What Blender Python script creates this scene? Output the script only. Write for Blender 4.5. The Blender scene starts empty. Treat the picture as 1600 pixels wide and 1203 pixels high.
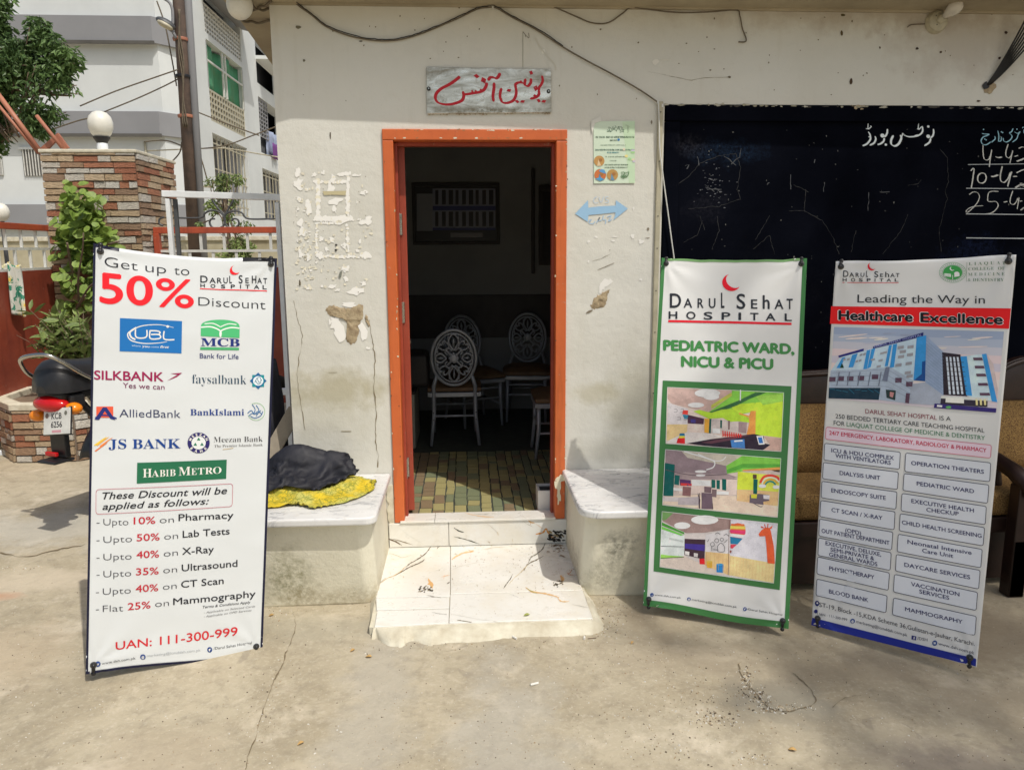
import bpy, bmesh, math, random
from mathutils import Vector, Matrix, noise
from mathutils.geometry import tessellate_polygon
from math import sin, cos, pi, radians, sqrt, atan2, exp

S = bpy.context.scene
COL = S.collection
random.seed(7)

# ------------------------------------------------------------------ camera
CF, CCX, CCY = 1207.3, 800.0, 601.5          # focal length and centre in pixels of the 1600x1203 photograph
CAM = Vector((0, -3.7, 1.5))
_p, _y, _r = radians(9.953), radians(-3.317), radians(-0.318)
FW = Vector((-sin(_y)*cos(_p), cos(_y)*cos(_p), -sin(_p)))
_rt = Vector((cos(_y), sin(_y), 0)); _up = _rt.cross(FW)
RT = _rt*cos(_r)+_up*sin(_r); UP = -_rt*sin(_r)+_up*cos(_r)
cd = bpy.data.cameras.new('camera'); cam = bpy.data.objects.new('camera', cd); COL.objects.link(cam)
cam.matrix_world = Matrix(((RT.x, UP.x, -FW.x, CAM.x), (RT.y, UP.y, -FW.y, CAM.y), (RT.z, UP.z, -FW.z, CAM.z), (0, 0, 0, 1)))
cd.sensor_fit = 'HORIZONTAL'; cd.sensor_width = 36; cd.lens = CF*36/1600
cd.clip_start = .05; cd.clip_end = 600
S.camera = cam

# ------------------------------------------------------------------ light
SUN_EL = radians(59); SUN_DIR = Vector((.60*cos(SUN_EL), -.80*cos(SUN_EL), sin(SUN_EL)))
W = bpy.data.worlds.new('World'); S.world = W; W.use_nodes = True
wn = W.node_tree; wn.nodes.clear()
sky = wn.nodes.new('ShaderNodeTexSky'); sky.sky_type = 'NISHITA'; sky.sun_disc = False
sky.sun_elevation = SUN_EL; sky.sun_rotation = atan2(.6, -.8); sky.air_density = 1.0; sky.dust_density = 3.5; sky.ozone_density = 1.0
bg = wn.nodes.new('ShaderNodeBackground'); bg.inputs[1].default_value = 0.135
wo = wn.nodes.new('ShaderNodeOutputWorld')
hz = wn.nodes.new('ShaderNodeMix'); hz.data_type = 'RGBA'; hz.blend_type = 'MULTIPLY'; hz.inputs[0].default_value = 1; hz.inputs[7].default_value = (1, .98, .90, 1)   # dusty air
wn.links.new(sky.outputs[0], hz.inputs[6]); wn.links.new(hz.outputs[2], bg.inputs[0]); wn.links.new(bg.outputs[0], wo.inputs[0])
sd = bpy.data.lights.new('sun', 'SUN'); sun = bpy.data.objects.new('sun', sd); COL.objects.link(sun)
sd.energy = 3.1; sd.angle = radians(0.55); sd.color = (1, .955, .88)
sun.rotation_euler = (-SUN_DIR).to_track_quat('-Z', 'Y').to_euler(); sun.location = (6, -8, 14)
S.view_settings.view_transform = 'Standard'; S.view_settings.look = 'None'
S.view_settings.gamma = 1; S.view_settings.use_curve_mapping = False
S.view_settings.exposure = -0.04
S.cycles.max_bounces = 6; S.cycles.diffuse_bounces = 4; S.cycles.glossy_bounces = 3
S.cycles.transmission_bounces = 4; S.cycles.transparent_max_bounces = 6
S.cycles.use_denoising = True

# ------------------------------------------------------------------ helpers
def ray(x, y):
    return RT*((x-CCX)/CF) - UP*((y-CCY)/CF) + FW
def at(x, y, ax, val):
    """point of the plane axis=val that the photograph shows at pixel x, y"""
    d = ray(x, y); t = (val-CAM[ax])/d[ax]
    return CAM + d*t
def project(P):
    v = Vector(P)-CAM; z = v.dot(FW)
    return (CCX+CF*v.dot(RT)/z, CCY-CF*v.dot(UP)/z)
def lin(c):
    return tuple(((v/255)/12.92 if v/255 <= .04045 else (((v/255)+.055)/1.055)**2.4) for v in c)

def thing(name, label, cat, loc=(0, 0, 0), group=None):
    o = bpy.data.objects.new(name, None); COL.objects.link(o); o.location = loc; o.empty_display_size = .1
    o['label'] = label; o['category'] = cat
    if group: o['group'] = group
    return o
def tag(o, label, cat, group=None):
    o['label'] = label; o['category'] = cat
    if group: o['group'] = group
    return o
def structure(o):
    o['kind'] = 'structure'; return o
def stuff(o):
    o['kind'] = 'stuff'; return o
def wloc(o):
    v = Vector((0, 0, 0))
    while o is not None:
        v += o.location; o = o.parent
    return v
def copy_tree(o, parent=None):
    c = o.copy(); COL.objects.link(c); c.parent = parent
    for ch in list(o.children): copy_tree(ch, c)
    return c

class MB:
    def __init__(s):
        s.v = []; s.f = []; s.m = []; s.c = []; s.mi = 0
    def add(s, vs, fs):
        b = len(s.v); s.v += [tuple(v) for v in vs]
        s.f += [tuple(b+i for i in f) for f in fs]; s.m += [s.mi]*len(fs)
    def box(s, x0, x1, y0, y1, z0, z1, jit=0):
        vs = [(x, y, z) for x in (x0, x1) for y in (y0, y1) for z in (z0, z1)]
        if jit: vs = [tuple(q+random.uniform(-jit, jit) for q in v) for v in vs]
        s.add(vs, [(0, 1, 3, 2), (4, 6, 7, 5), (0, 4, 5, 1), (2, 3, 7, 6), (0, 2, 6, 4), (1, 5, 7, 3)])
    def obox(s, c, d, M):
        c = Vector(c)
        vs = [c+M@Vector((x*d[0]/2, y*d[1]/2, z*d[2]/2)) for x in (-1, 1) for y in (-1, 1) for z in (-1, 1)]
        s.add(vs, [(0, 1, 3, 2), (4, 6, 7, 5), (0, 4, 5, 1), (2, 3, 7, 6), (0, 2, 6, 4), (1, 5, 7, 3)])
    def bar(s, a, b, w, d, up=(0, 0, 1)):
        a = Vector(a); b = Vector(b); z = (b-a); L = z.length
        if L < 1e-6: return
        z.normalize(); u = Vector(up)
        if abs(z.dot(u)) > .98: u = Vector((0, 1, 0))
        x = u.cross(z).normalized(); y = z.cross(x)
        s.obox((a+b)/2, (w, d, L), Matrix((x, y, z)).transposed())
    def tube(s, pts, r, n=6, caps=True, closed=False, flat=1.0):
        pts = [Vector(p) for p in pts]; N = len(pts)
        if N < 2: return
        rr = r if isinstance(r, (list, tuple)) else [r]*N
        t0 = (pts[1]-pts[0]).normalized(); u = Vector((0, 0, 1))
        if abs(t0.dot(u)) > .9: u = Vector((0, 1, 0))
        x = u.cross(t0).normalized(); vs = []
        for i, p in enumerate(pts):
            if closed: t = pts[(i+1) % N]-pts[i-1]
            else: t = pts[min(i+1, N-1)]-pts[max(i-1, 0)]
            if t.length < 1e-9: t = t0.copy()
            t.normalize(); x = (x-t*x.dot(t))
            if x.length < 1e-6: x = Vector((1, 0, 0))
            x.normalize(); y = t.cross(x)
            for k in range(n):
                a = 2*pi*k/n; vs.append(p+x*(cos(a)*rr[i])+y*(sin(a)*rr[i]*flat))
        fs = []
        for i in range(N if closed else N-1):
            j = (i+1) % N
            for k in range(n): fs.append((i*n+k, i*n+(k+1) % n, j*n+(k+1) % n, j*n+k))
        if caps and not closed:
            fs.append(tuple(range(n))[::-1]); fs.append(tuple((N-1)*n+k for k in range(n)))
        s.add(vs, fs)
    def lathe(s, prof, c=(0, 0, 0), M=None, n=16):
        c = Vector(c); M = M or Matrix.Identity(3); vs = []; fs = []
        for r, z in prof:
            for k in range(n):
                a = 2*pi*k/n; vs.append(c+M@Vector((r*cos(a), r*sin(a), z)))
        for i in range(len(prof)-1):
            for k in range(n): fs.append((i*n+k, i*n+(k+1) % n, (i+1)*n+(k+1) % n, (i+1)*n+k))
        fs.append(tuple(range(n))[::-1]); fs.append(tuple((len(prof)-1)*n+k for k in range(n)))
        s.add(vs, fs)
    def ell(s, c, r, nu=14, nv=9, jit=0, M=None):
        c = Vector(c); M = M or Matrix.Identity(3); vs = []; fs = []
        for i in range(nv+1):
            t = pi*i/nv
            for k in range(nu):
                a = 2*pi*k/nu; d = Vector((sin(t)*cos(a), sin(t)*sin(a), cos(t)))
                q = 1+(noise.noise(d*2+c*3)*jit if jit else 0)
                vs.append(c+M@Vector((d.x*r[0]*q, d.y*r[1]*q, d.z*r[2]*q)))
        for i in range(nv):
            for k in range(nu): fs.append((i*nu+k, (i+1)*nu+k, (i+1)*nu+(k+1) % nu, i*nu+(k+1) % nu))
        s.add(vs, fs)
    def prism(s, poly, off):
        """poly: 3D points; extruded by the vector off"""
        off = Vector(off); n = len(poly); vs = [Vector(p) for p in poly]
        vs += [p+off for p in vs]
        fs = [tuple(range(n)), tuple(range(2*n-1, n-1, -1))]
        for i in range(n): fs.append((i, i+n, (i+1) % n+n, (i+1) % n))
        s.add(vs, fs)
    def grid(s, fn, nu, nv):
        vs = [fn(i/nu, j/nv) for j in range(nv+1) for i in range(nu+1)]
        fs = [(j*(nu+1)+i, j*(nu+1)+i+1, (j+1)*(nu+1)+i+1, (j+1)*(nu+1)+i) for j in range(nv) for i in range(nu)]
        s.add(vs, fs)
    def build(s, name, mat, parent=None, smooth=False, bevel=0, seg=2, fix=True, solid=0):
        me = bpy.data.meshes.new(name)
        o0 = wloc(parent) if parent else Vector((0, 0, 0))
        me.from_pydata([(x-o0.x, y-o0.y, z-o0.z) for x, y, z in s.v], [], s.f)
        for m in (mat if isinstance(mat, (list, tuple)) else [mat]): me.materials.append(m)
        if any(s.m): me.polygons.foreach_set('material_index', s.m)
        if s.c:
            ca = me.color_attributes.new('ink', 'FLOAT_COLOR', 'CORNER'); buf = []
            for p, c in zip(me.polygons, s.c): buf += list(c+(1,))*p.loop_total
            ca.data.foreach_set('color', buf)
        if fix:
            bm = bmesh.new(); bm.from_mesh(me); bmesh.ops.recalc_face_normals(bm, faces=bm.faces); bm.to_mesh(me); bm.free()
        if smooth:
            me.shade_smooth()
            if smooth == 'a':
                me.set_sharp_from_angle(angle=radians(40))
        me.update()
        o = bpy.data.objects.new(name, me); COL.objects.link(o)
        if parent: o.parent = parent
        if bevel:
            b = o.modifiers.new('b', 'BEVEL'); b.width = bevel; b.segments = seg; b.limit_method = 'ANGLE'; b.angle_limit = radians(35)
        if solid:
            b = o.modifiers.new('s', 'SOLIDIFY'); b.thickness = solid; b.offset = -1
        return o

# ---- materials
class NT:
    def __init__(s, name):
        s.m = bpy.data.materials.new(name); s.m.use_nodes = True; s.t = s.m.node_tree
        s.b = s.t.nodes['Principled BSDF']; s._o = None
    def n(s, t, **k):
        q = s.t.nodes.new(t)
        for a, b in k.items(): setattr(q, a, b)
        return q
    def l(s, a, b): s.t.links.new(a, b)
    def co(s):
        if s._o is None: s._o = s.n('ShaderNodeTexCoord').outputs['Object']
        return s._o
    def pos(s): return s.n('ShaderNodeNewGeometry').outputs['Position']
    def mapv(s, sc=(1, 1, 1), loc=(0, 0, 0), src=None):
        q = s.n('ShaderNodeMapping'); q.inputs['Scale'].default_value = sc; q.inputs['Location'].default_value = loc
        s.l(src or s.co(), q.inputs[0]); return q.outputs[0]
    def noise(s, scale, detail=4, rough=.55, vec=None, dist=0, col=False):
        q = s.n('ShaderNodeTexNoise'); q.inputs['Scale'].default_value = scale; q.inputs['Detail'].default_value = detail
        q.inputs['Roughness'].default_value = rough; q.inputs['Distortion'].default_value = dist
        s.l(vec or s.co(), q.inputs['Vector']); return q.outputs['Color' if col else 'Fac']
    def vor(s, scale, feat='F1', vec=None, out='Distance', rnd=1):
        q = s.n('ShaderNodeTexVoronoi', feature=feat); q.inputs['Scale'].default_value = scale
        q.inputs['Randomness'].default_value = rnd
        s.l(vec or s.co(), q.inputs['Vector']); return q.outputs[out]
    def rng(s, v, a, b, c=0, d=1):
        q = s.n('ShaderNodeMapRange'); q.inputs[1].default_value = a; q.inputs[2].default_value = b
        q.inputs[3].default_value = c; q.inputs[4].default_value = d; s.l(v, q.inputs[0]); return q.outputs[0]
    def math(s, op, a, b=None):
        q = s.n('ShaderNodeMath', operation=op)
        for i, v in enumerate((a, b)):
            if v is None: continue
            if isinstance(v, (int, float)): q.inputs[i].default_value = v
            else: s.l(v, q.inputs[i])
        return q.outputs[0]
    def mix(s, f, a, b, mode='MIX'):
        q = s.n('ShaderNodeMix', data_type='RGBA', blend_type=mode)
        for i, v in ((0, f), (6, a), (7, b)):
            if isinstance(v, (int, float)): q.inputs[i].default_value = v
            elif isinstance(v, tuple): q.inputs[i].default_value = v+(1,)
            else: s.l(v, q.inputs[i])
        return q.outputs[2]
    def blob(s, c, r, nscale=6, namp=.5):
        """soft irregular patch around world point c with radii r"""
        q = s.n('ShaderNodeVectorMath', operation='SUBTRACT'); s.l(s.pos(), q.inputs[0]); q.inputs[1].default_value = c
        w = s.n('ShaderNodeVectorMath', operation='DIVIDE'); s.l(q.outputs[0], w.inputs[0]); w.inputs[1].default_value = r
        e = s.n('ShaderNodeVectorMath', operation='LENGTH'); s.l(w.outputs[0], e.inputs[0])
        d = s.math('ADD', e.outputs['Value'], s.rng(s.noise(nscale, 5, .65), .25, .75, -namp, namp))
        return s.rng(d, 1.0, .35)
    def bump(s, h, st=.3, dist=.01, nrm=None):
        q = s.n('ShaderNodeBump'); q.inputs['Strength'].default_value = st; q.inputs['Distance'].default_value = dist
        s.l(h, q.inputs['Height'])
        if nrm: s.l(nrm, q.inputs['Normal'])
        s.l(q.outputs[0], s.b.inputs['Normal']); return q.outputs[0]
    def out(s, col=None, rough=None, metal=0, spec=None):
        if col is not None:
            if isinstance(col, tuple): s.b.inputs['Base Color'].default_value = col+(1,)
            else: s.l(col, s.b.inputs['Base Color'])
        if rough is not None:
            if isinstance(rough, (int, float)): s.b.inputs['Roughness'].default_value = rough
            else: s.l(rough, s.b.inputs['Roughness'])
        s.b.inputs['Metallic'].default_value = metal
        if spec is not None: s.b.inputs['Specular IOR Level'].default_value = spec
        return s.m

def simple(name, col, rough=.6, metal=0, var=.18, scale=8, bump=.15, bs=60, col2=None, spec=None):
    """a plain paint, plastic or metal with mottling, faint dirt and fine relief"""
    t = NT(name); n1 = t.noise(scale, 5, .6)
    dark = tuple(c*(1-var) for c in col) if col2 is None else col2
    c = t.mix(t.rng(n1, .35, .7), col, dark)
    t.bump(t.noise(bs, 3, .6), bump, .003)
    return t.out(c, t.rng(t.noise(scale*2.3, 3), .2, .8, max(.02, rough-.08), min(1, rough+.1)), metal, spec)
# ------------------------------------------------------------------ materials
def wall_material():
    t = NT('painted_plaster')
    base = (.675, .665, .605)
    c = t.mix(t.rng(t.noise(1.3, 4, .6), .35, .7), base, (.625, .61, .54))
    c = t.mix(t.rng(t.noise(14, 6, .7), .55, .8, 0, .35), c, (.56, .53, .45))
    # rain streaks and grime with a shape of their own
    st = t.noise(3, 5, .6, t.mapv((5, 5, .5)))
    c = t.mix(t.rng(st, .58, .8, 0, .3), c, (.50, .47, .38))
    for ctr, r, amt, col in (((-.63, 0, .84), (.34, .5, .11), .75, (.42, .38, .25)), ((-.70, 0, .72), (.3, .5, .2), .35, (.48, .46, .36)),
                             ((.80, 0, .78), (.17, .5, .26), .55, (.46, .44, .34)), ((.62, 0, .80), (.14, .5, .07), .5, (.46, .42, .28)),
                             ((.75, 0, .52), (.35, .5, .09), .4, (.48, .46, .37)), ((-.45, 0, .2), (.06, .5, .25), .6, (.50, .42, .30)),
                             ((1.9, 0, 2.62), (1.3, .5, .16), .6, (.40, .33, .25)), ((2.35, 0, 2.45), (.45, .5, .22), .5, (.42, .35, .28)), ((0, 0, 2.63), (1.0, .5, .07), .45, (.46, .43, .32))):
        c = t.mix(t.math('MULTIPLY', t.blob(ctr, r, 9, .45), amt), c, col)
    # tiny specks
    c = t.mix(t.rng(t.vor(38), .05, .025, 0, .55), c, (.25, .2, .14))
    h = t.math('ADD', t.math('MULTIPLY', t.noise(3.5, 3, .5), 1.6), t.math('ADD', t.math('MULTIPLY', t.noise(26, 5, .65), .35), t.math('MULTIPLY', t.noise(150, 2), .06)))
    t.bump(h, .55, .012)
    return t.out(c, t.rng(t.noise(9), .3, .7, .5, .72))
def masonry_material():
    t = NT('bench_plaster')
    c = t.mix(t.rng(t.noise(2.2, 5, .65), .35, .7), (.76, .73, .60), (.68, .645, .51))
    c = t.mix(t.rng(t.noise(24, 6, .75), .54, .8, 0, .4), c, (.52, .47, .35))
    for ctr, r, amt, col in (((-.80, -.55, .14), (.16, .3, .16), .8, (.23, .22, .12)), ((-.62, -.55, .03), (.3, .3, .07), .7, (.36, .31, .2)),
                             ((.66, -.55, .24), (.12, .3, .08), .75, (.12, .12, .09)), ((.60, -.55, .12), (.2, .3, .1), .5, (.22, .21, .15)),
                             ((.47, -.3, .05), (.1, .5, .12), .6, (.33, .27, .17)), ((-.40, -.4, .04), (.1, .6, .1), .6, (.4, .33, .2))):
        k = t.math('MULTIPLY', t.blob(ctr, r, 7, .5), t.rng(t.noise(45, 5, .75), .38, .62, .15, 1))
        c = t.mix(t.math('MULTIPLY', k, amt), c, col)
    c = t.mix(t.rng(t.vor(30), .06, .03, 0, .6), c, (.2, .16, .1))
    h = t.math('ADD', t.math('MULTIPLY', t.noise(6, 4, .5), 1.2), t.math('MULTIPLY', t.noise(60, 4, .7), .3))
    t.bump(h, .7, .012)
    return t.out(c, .72)
def ground_material():
    t = NT('worn_concrete')
    p = t.co()
    big = t.noise(.45, 4, .55, p); mid = t.noise(1.9, 6, .62, p, .6); fine = t.noise(13, 7, .7, p); grit = t.noise(150, 3, .7, p)
    c = t.mix(t.rng(big, .35, .65), (.52, .452, .325), (.43, .38, .28))
    c = t.mix(t.rng(mid, .40, .62, 0, .85), c, (.345, .295, .205))
    c = t.mix(t.rng(t.noise(3.3, 6, .7, t.mapv((1, 1, 1), (7, 3, 0)), .4), .54, .68, 0, .75), c, (.62, .55, .425))
    c = t.mix(t.rng(fine, .48, .70, 0, .6), c, (.25, .215, .155))
    c = t.mix(t.rng(t.noise(60, 5, .75, p), .52, .70, 0, .45), c, (.60, .54, .43))
    c = t.mix(t.rng(t.noise(6, 5, .6, t.mapv((1, 1, 1), (2, 9, 0)), 1.2), .64, .7, 0, .4), c, (.22, .19, .15))
    for ctr, r, amt, col in (((.10, -1.75, 0), (.24, .95, .5), .55, (.40, .38, .33)), ((-.33, -1.4, 0), (.16, 1.3, .5), .5, (.40, .375, .32)),
                             ((1.05, -1.38, 0), (.24, .17, .5), .85, (.30, .275, .215)), ((1.4, -1.75, 0), (.28, .18, .5), .6, (.24, .20, .17)),
                             ((1.9, -1.7, 0), (.3, .16, .5), .55, (.22, .18, .16)), ((.85, -1.05, 0), (.5, .18, .5), .45, (.31, .26, .19)),
                             ((-1.9, -1.55, 0), (.35, .12, .5), .5, (.33, .33, .26)), ((-2.3, -.2, 0), (1.1, .2, .5), .6, (.58, .5, .38)),
                             ((-2.4, .5, 0), (1.6, .35, .5), .55, (.5, .48, .42)), ((-2.3, -.35, 0), (.35, .06, .5), .8, (.46, .27, .17)),
                             ((-.6, -.75, 0), (.4, .15, .5), .5, (.36, .33, .25)), ((1.5, -.6, 0), (.8, .25, .5), .4, (.36, .3, .2)),
                             ((.75, -.75, 0), (.2, .2, .5), .5, (.32, .26, .18)), ((1.3, -1.2, 0), (.5, .14, .5), .5, (.28, .235, .17)), ((1.75, -1.45, 0), (.35, .25, .5), .5, (.30, .25, .18)), ((-.9, -1.6, 0), (.28, .3, .5), .45, (.43, .36, .26)), ((.55, -1.9, 0), (.3, .12, .5), .5, (.33, .30, .23)), ((-1.6, -1.9, 0), (.4, .15, .5), .45, (.34, .31, .25)), ((2.1, -1.0, 0), (.5, .3, .5), .5, (.27, .22, .16)), ((-1.75, -.9, 0), (.3, .35, .5), .5, (.46, .37, .26)), ((.95, -2.0, 0), (.22, .1, .5), .5, (.24, .21, .17))):
        c = t.mix(t.math('MULTIPLY', t.blob(ctr, r, 5, .55), amt), c, col)
    # hairline cracks
    w = t.n('ShaderNodeVectorMath', operation='ADD'); t.l(p, w.inputs[0])
    sc = t.n('ShaderNodeVectorMath', operation='SCALE'); t.l(t.noise(2.5, 5, .6, p, 0, True), sc.inputs[0]); sc.inputs['Scale'].default_value = .5
    t.l(sc.outputs[0], w.inputs[1])
    cr = t.rng(t.vor(.75, 'DISTANCE_TO_EDGE', w.outputs[0]), 0, .006, 1, 0)
    cr = t.math('MULTIPLY', cr, t.rng(t.noise(1.1, 2), .56, .66))
    c = t.mix(t.math('MULTIPLY', cr, .3), c, (.2, .17, .12))
    c = t.mix(t.rng(t.vor(22, 'F1', p), .07, .03, 0, .7), c, (.62, .56, .44))
    c = t.mix(t.rng(t.vor(31, 'F1', t.mapv((1, 1, 1), (5, 2, 0))), .06, .03, 0, .7), c, (.14, .11, .08))
    h = t.math('ADD', t.math('MULTIPLY', fine, .6), t.math('ADD', t.math('MULTIPLY', grit, .12), t.math('MULTIPLY', mid, 1.0)))
    h = t.math('SUBTRACT', h, t.math('MULTIPLY', cr, .6))
    t.bump(h, .8, .012)
    return t.out(c, t.rng(mid, .3, .7, .68, .9), 0, .3)
def marble_material(name, base, vein, sc, stretch, amt=.8, rough=.25, seed=0):
    t = NT(name)
    v = t.mapv(stretch, (seed, seed*.7, 0))
    n1 = t.noise(sc, 7, .6, v, .9)
    band = t.math('ABSOLUTE', t.math('SUBTRACT', n1, .5))
    f = t.rng(band, 0, .035, 1, 0)
    f = t.math('MULTIPLY', f, t.rng(t.noise(sc*.8, 3, .5, v), .42, .62))
    c = t.mix(t.rng(t.noise(sc*.5, 4, .6, v), .35, .7), base, tuple(b*.86 for b in base))
    if name.startswith('white'):
        wide = t.math('MULTIPLY', t.rng(t.math('ABSOLUTE', t.math('SUBTRACT', t.noise(1.6, 5, .6, v, 1.4), .5)), 0, .09, 1, 0), t.rng(t.noise(2.1, 2, .5, v), .45, .6)); c = t.mix(t.math('MULTIPLY', wide, .5), c, (.62, .58, .49))
        c = t.mix(t.rng(t.noise(3.2, 6, .7), .5, .72, 0, .55), c, (.66, .60, .47))
    c = t.mix(t.math('MULTIPLY', f, amt), c, vein)
    c = t.mix(t.rng(t.noise(30, 5, .7), .56, .75, 0, .35), c, (.45, .40, .30))
    t.bump(t.noise(40, 3), .08, .002)
    return t.out(c, t.rng(t.noise(12, 4), .3, .7, rough, rough+.2))
def rust_paint(name, a, b, rough=.5):
    t = NT(name)
    c = t.mix(t.rng(t.noise(3, 5, .65), .4, .65), a, b)
    st = t.noise(7, 5, .65, t.mapv((3, 3, .35)))
    c = t.mix(t.rng(st, .55, .72, 0, .5), c, tuple(q*.55 for q in b))
    c = t.mix(t.rng(t.noise(28, 4, .7), .66, .74, 0, .55), c, (.42, .35, .26))
    t.bump(t.noise(30, 5, .6), .3, .003)
    return t.out(c, t.rng(t.noise(9), .3, .7, rough-.1, rough+.15))
def leaf_material(name, a, b, c3):
    t = NT(name)
    r = t.n('ShaderNodeObjectInfo').outputs['Random']
    q = t.noise(2.3, 2, .5); q2 = t.noise(40, 2, .5)
    c = t.mix(t.rng(q, .35, .65), a, b); c = t.mix(t.rng(q2, .45, .7, 0, .8), c, c3)
    c = t.mix(t.math('MULTIPLY', r, .4), c, b)
    tr = t.n('ShaderNodeBsdfTranslucent'); t.l(c, tr.inputs[0])
    t.out(c, .5, 0, .4)
    ms = t.n('ShaderNodeMixShader'); ms.inputs[0].default_value = .25
    o = [x for x in t.t.nodes if x.type == 'OUTPUT_MATERIAL'][0]
    t.l(t.b.outputs[0], ms.inputs[1]); t.l(tr.outputs[0], ms.inputs[2]); t.l(ms.outputs[0], o.inputs[0])
    return t.m
def ink_material(name, rough=.45, coat=0):
    t = NT(name); a = t.n('ShaderNodeVertexColor'); a.layer_name = 'ink'
    t.out(a.outputs[0], rough, 0, .35); return t.m
def stone_material(name, a, b):
    t = NT(name); r = t.n('ShaderNodeObjectInfo').outputs['Random']
    c = t.mix(r, a, b)
    c = t.mix(t.rng(t.noise(5, 5, .7), .42, .7, 0, .7), c, tuple(q*.55 for q in b))
    t.bump(t.noise(6, 6, .7), .7, .03); return t.out(c, .8)

M = {}
M['wall'] = wall_material()
M['masonry'] = masonry_material()
M['ground'] = ground_material()
M['tile'] = marble_material('white_glazed_tile', (.80, .79, .74), (.60, .50, .36), 1.2, (1, 1, 1), .25, .22, 3)
M['slab'] = marble_material('grey_veined_marble', (.74, .74, .73), (.16, .17, .20), 5.5, (1, 3.6, 1), .95, .22, 1)
M['cement'] = simple('lime_cement', (.66, .63, .51), .85, 0, .25, 14, .8, 45, (.48, .43, .32))
M['orange'] = rust_paint('orange_paint', (.60, .135, .032), (.53, .11, .028), .42)
M['darkred'] = rust_paint('weathered_door_paint', (.33, .055, .025), (.26, .04, .02), .45)
M['gatered'] = rust_paint('red_oxide_sheet', (.30, .060, .030), (.22, .042, .024), .5)
M['gateorange'] = rust_paint('red_oxide_rail', (.48, .085, .03), (.34, .06, .03), .5)
M['whitepaint'] = simple('white_metal_paint', (.70, .70, .66), .45, 0, .2, 12, .1)
M['steel'] = simple('pale_steel', (.84, .87, .88), .4, 0, .15, 10, .05)
M['chrome'] = simple('worn_chrome', (.55, .53, .48), .22, 1, .2, 20, .1)
M['blackmetal'] = simple('black_metal', (.02, .02, .022), .4, .2, .3, 20, .1)
M['blackplastic'] = simple('black_plastic', (.018, .018, .02), .38, 0, .3, 30, .1)
M['rubber'] = simple('tyre_rubber', (.03, .028, .026), .8, 0, .4, 20, .4)
M['navy'] = simple('navy_hem', (.02, .022, .05), .5)
M['ink'] = ink_material('printed_ink', .38)
M['paint'] = ink_material('hand_paint', .6)
M['soffit'] = simple('soffit_plaster', (.42, .36, .25), .85, 0, .25, 3, .5, 30, (.30, .25, .17))
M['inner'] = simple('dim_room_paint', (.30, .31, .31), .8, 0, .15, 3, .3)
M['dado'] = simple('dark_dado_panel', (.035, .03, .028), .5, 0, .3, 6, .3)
M['chairgrey'] = simple('silver_chair_paint', (.42, .45, .49), .35, .2, .15, 12, .05)
M['seatbrown'] = simple('brown_seat_cloth', (.20, .12, .06), .6, 0, .3, 12, .3)
M['stone_w'] = stone_material('white_cladding_stone', (.72, .69, .62), (.60, .55, .47))
M['stone_r'] = stone_material('red_cladding_stone', (.36, .14, .08), (.46, .20, .11))
M['stone_b'] = stone_material('brown_cladding_stone', (.30, .20, .13), (.42, .27, .17))
M['stone_t'] = stone_material('tan_cladding_stone', (.50, .36, .22), (.58, .45, .30))
M['mortar'] = simple('dark_mortar', (.22, .17, .13), .9, 0, .3, 12, .6)
M['leaf_v'] = leaf_material('vine_leaf', (.27, .38, .07), (.12, .22, .04), (.42, .50, .13))
M['leaf_b'] = leaf_material('bush_leaf', (.25, .33, .10), (.09, .15, .045), (.40, .46, .17))
M['leaf_n'] = leaf_material('neem_leaf', (.15, .25, .07), (.05, .10, .035), (.24, .36, .11))
M['bark'] = simple('bark', (.22, .16, .11), .9, 0, .4, 14, .8, 40)
M['bwall'] = simple('far_building_paint', (.66, .69, .69), .8, 0, .14, .5, .2, 6)
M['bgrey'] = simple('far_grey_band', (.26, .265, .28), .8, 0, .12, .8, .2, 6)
M['bdark'] = simple('dark_opening', (.10, .095, .085), .7, 0, .3, 2, .1)
M['oldwall'] = simple('stained_boundary_wall', (.50, .46, .33), .9, 0, .3, 1.6, .6, 10, (.30, .26, .16))
M['greenshade'] = simple('green_shade_net', (.06, .28, .15), .8, 0, .35, 2, .4, 20, (.10, .24, .12))
M['polebrown'] = simple('rusty_pole', (.16, .11, .085), .7, .2, .45, 5, .5, 30, (.07, .055, .05))
M['lampglobe'] = simple('opal_globe', (.76, .74, .66), .3, 0, .1, 6, .05)
M['redlens'] = simple('red_lens', (.55, .01, .012), .12, 0, .15, 20, .1)
M['amber'] = simple('amber_lens', (.85, .25, .01), .12, 0, .15, 20, .1)
M['pipe'] = rust_paint('rusty_pipe_paint', (.42, .17, .10), (.34, .13, .08), .55)
M['cable'] = simple('dusty_cable', (.16, .13, .09), .8, 0, .3, 30, .2)
M['cableblack'] = simple('black_cable', (.012, .012, .012), .5)
M['wood'] = simple('dark_carved_wood', (.035, .016, .012), .35, 0, .4, 9, .3, 40, (.015, .008, .007))

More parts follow.
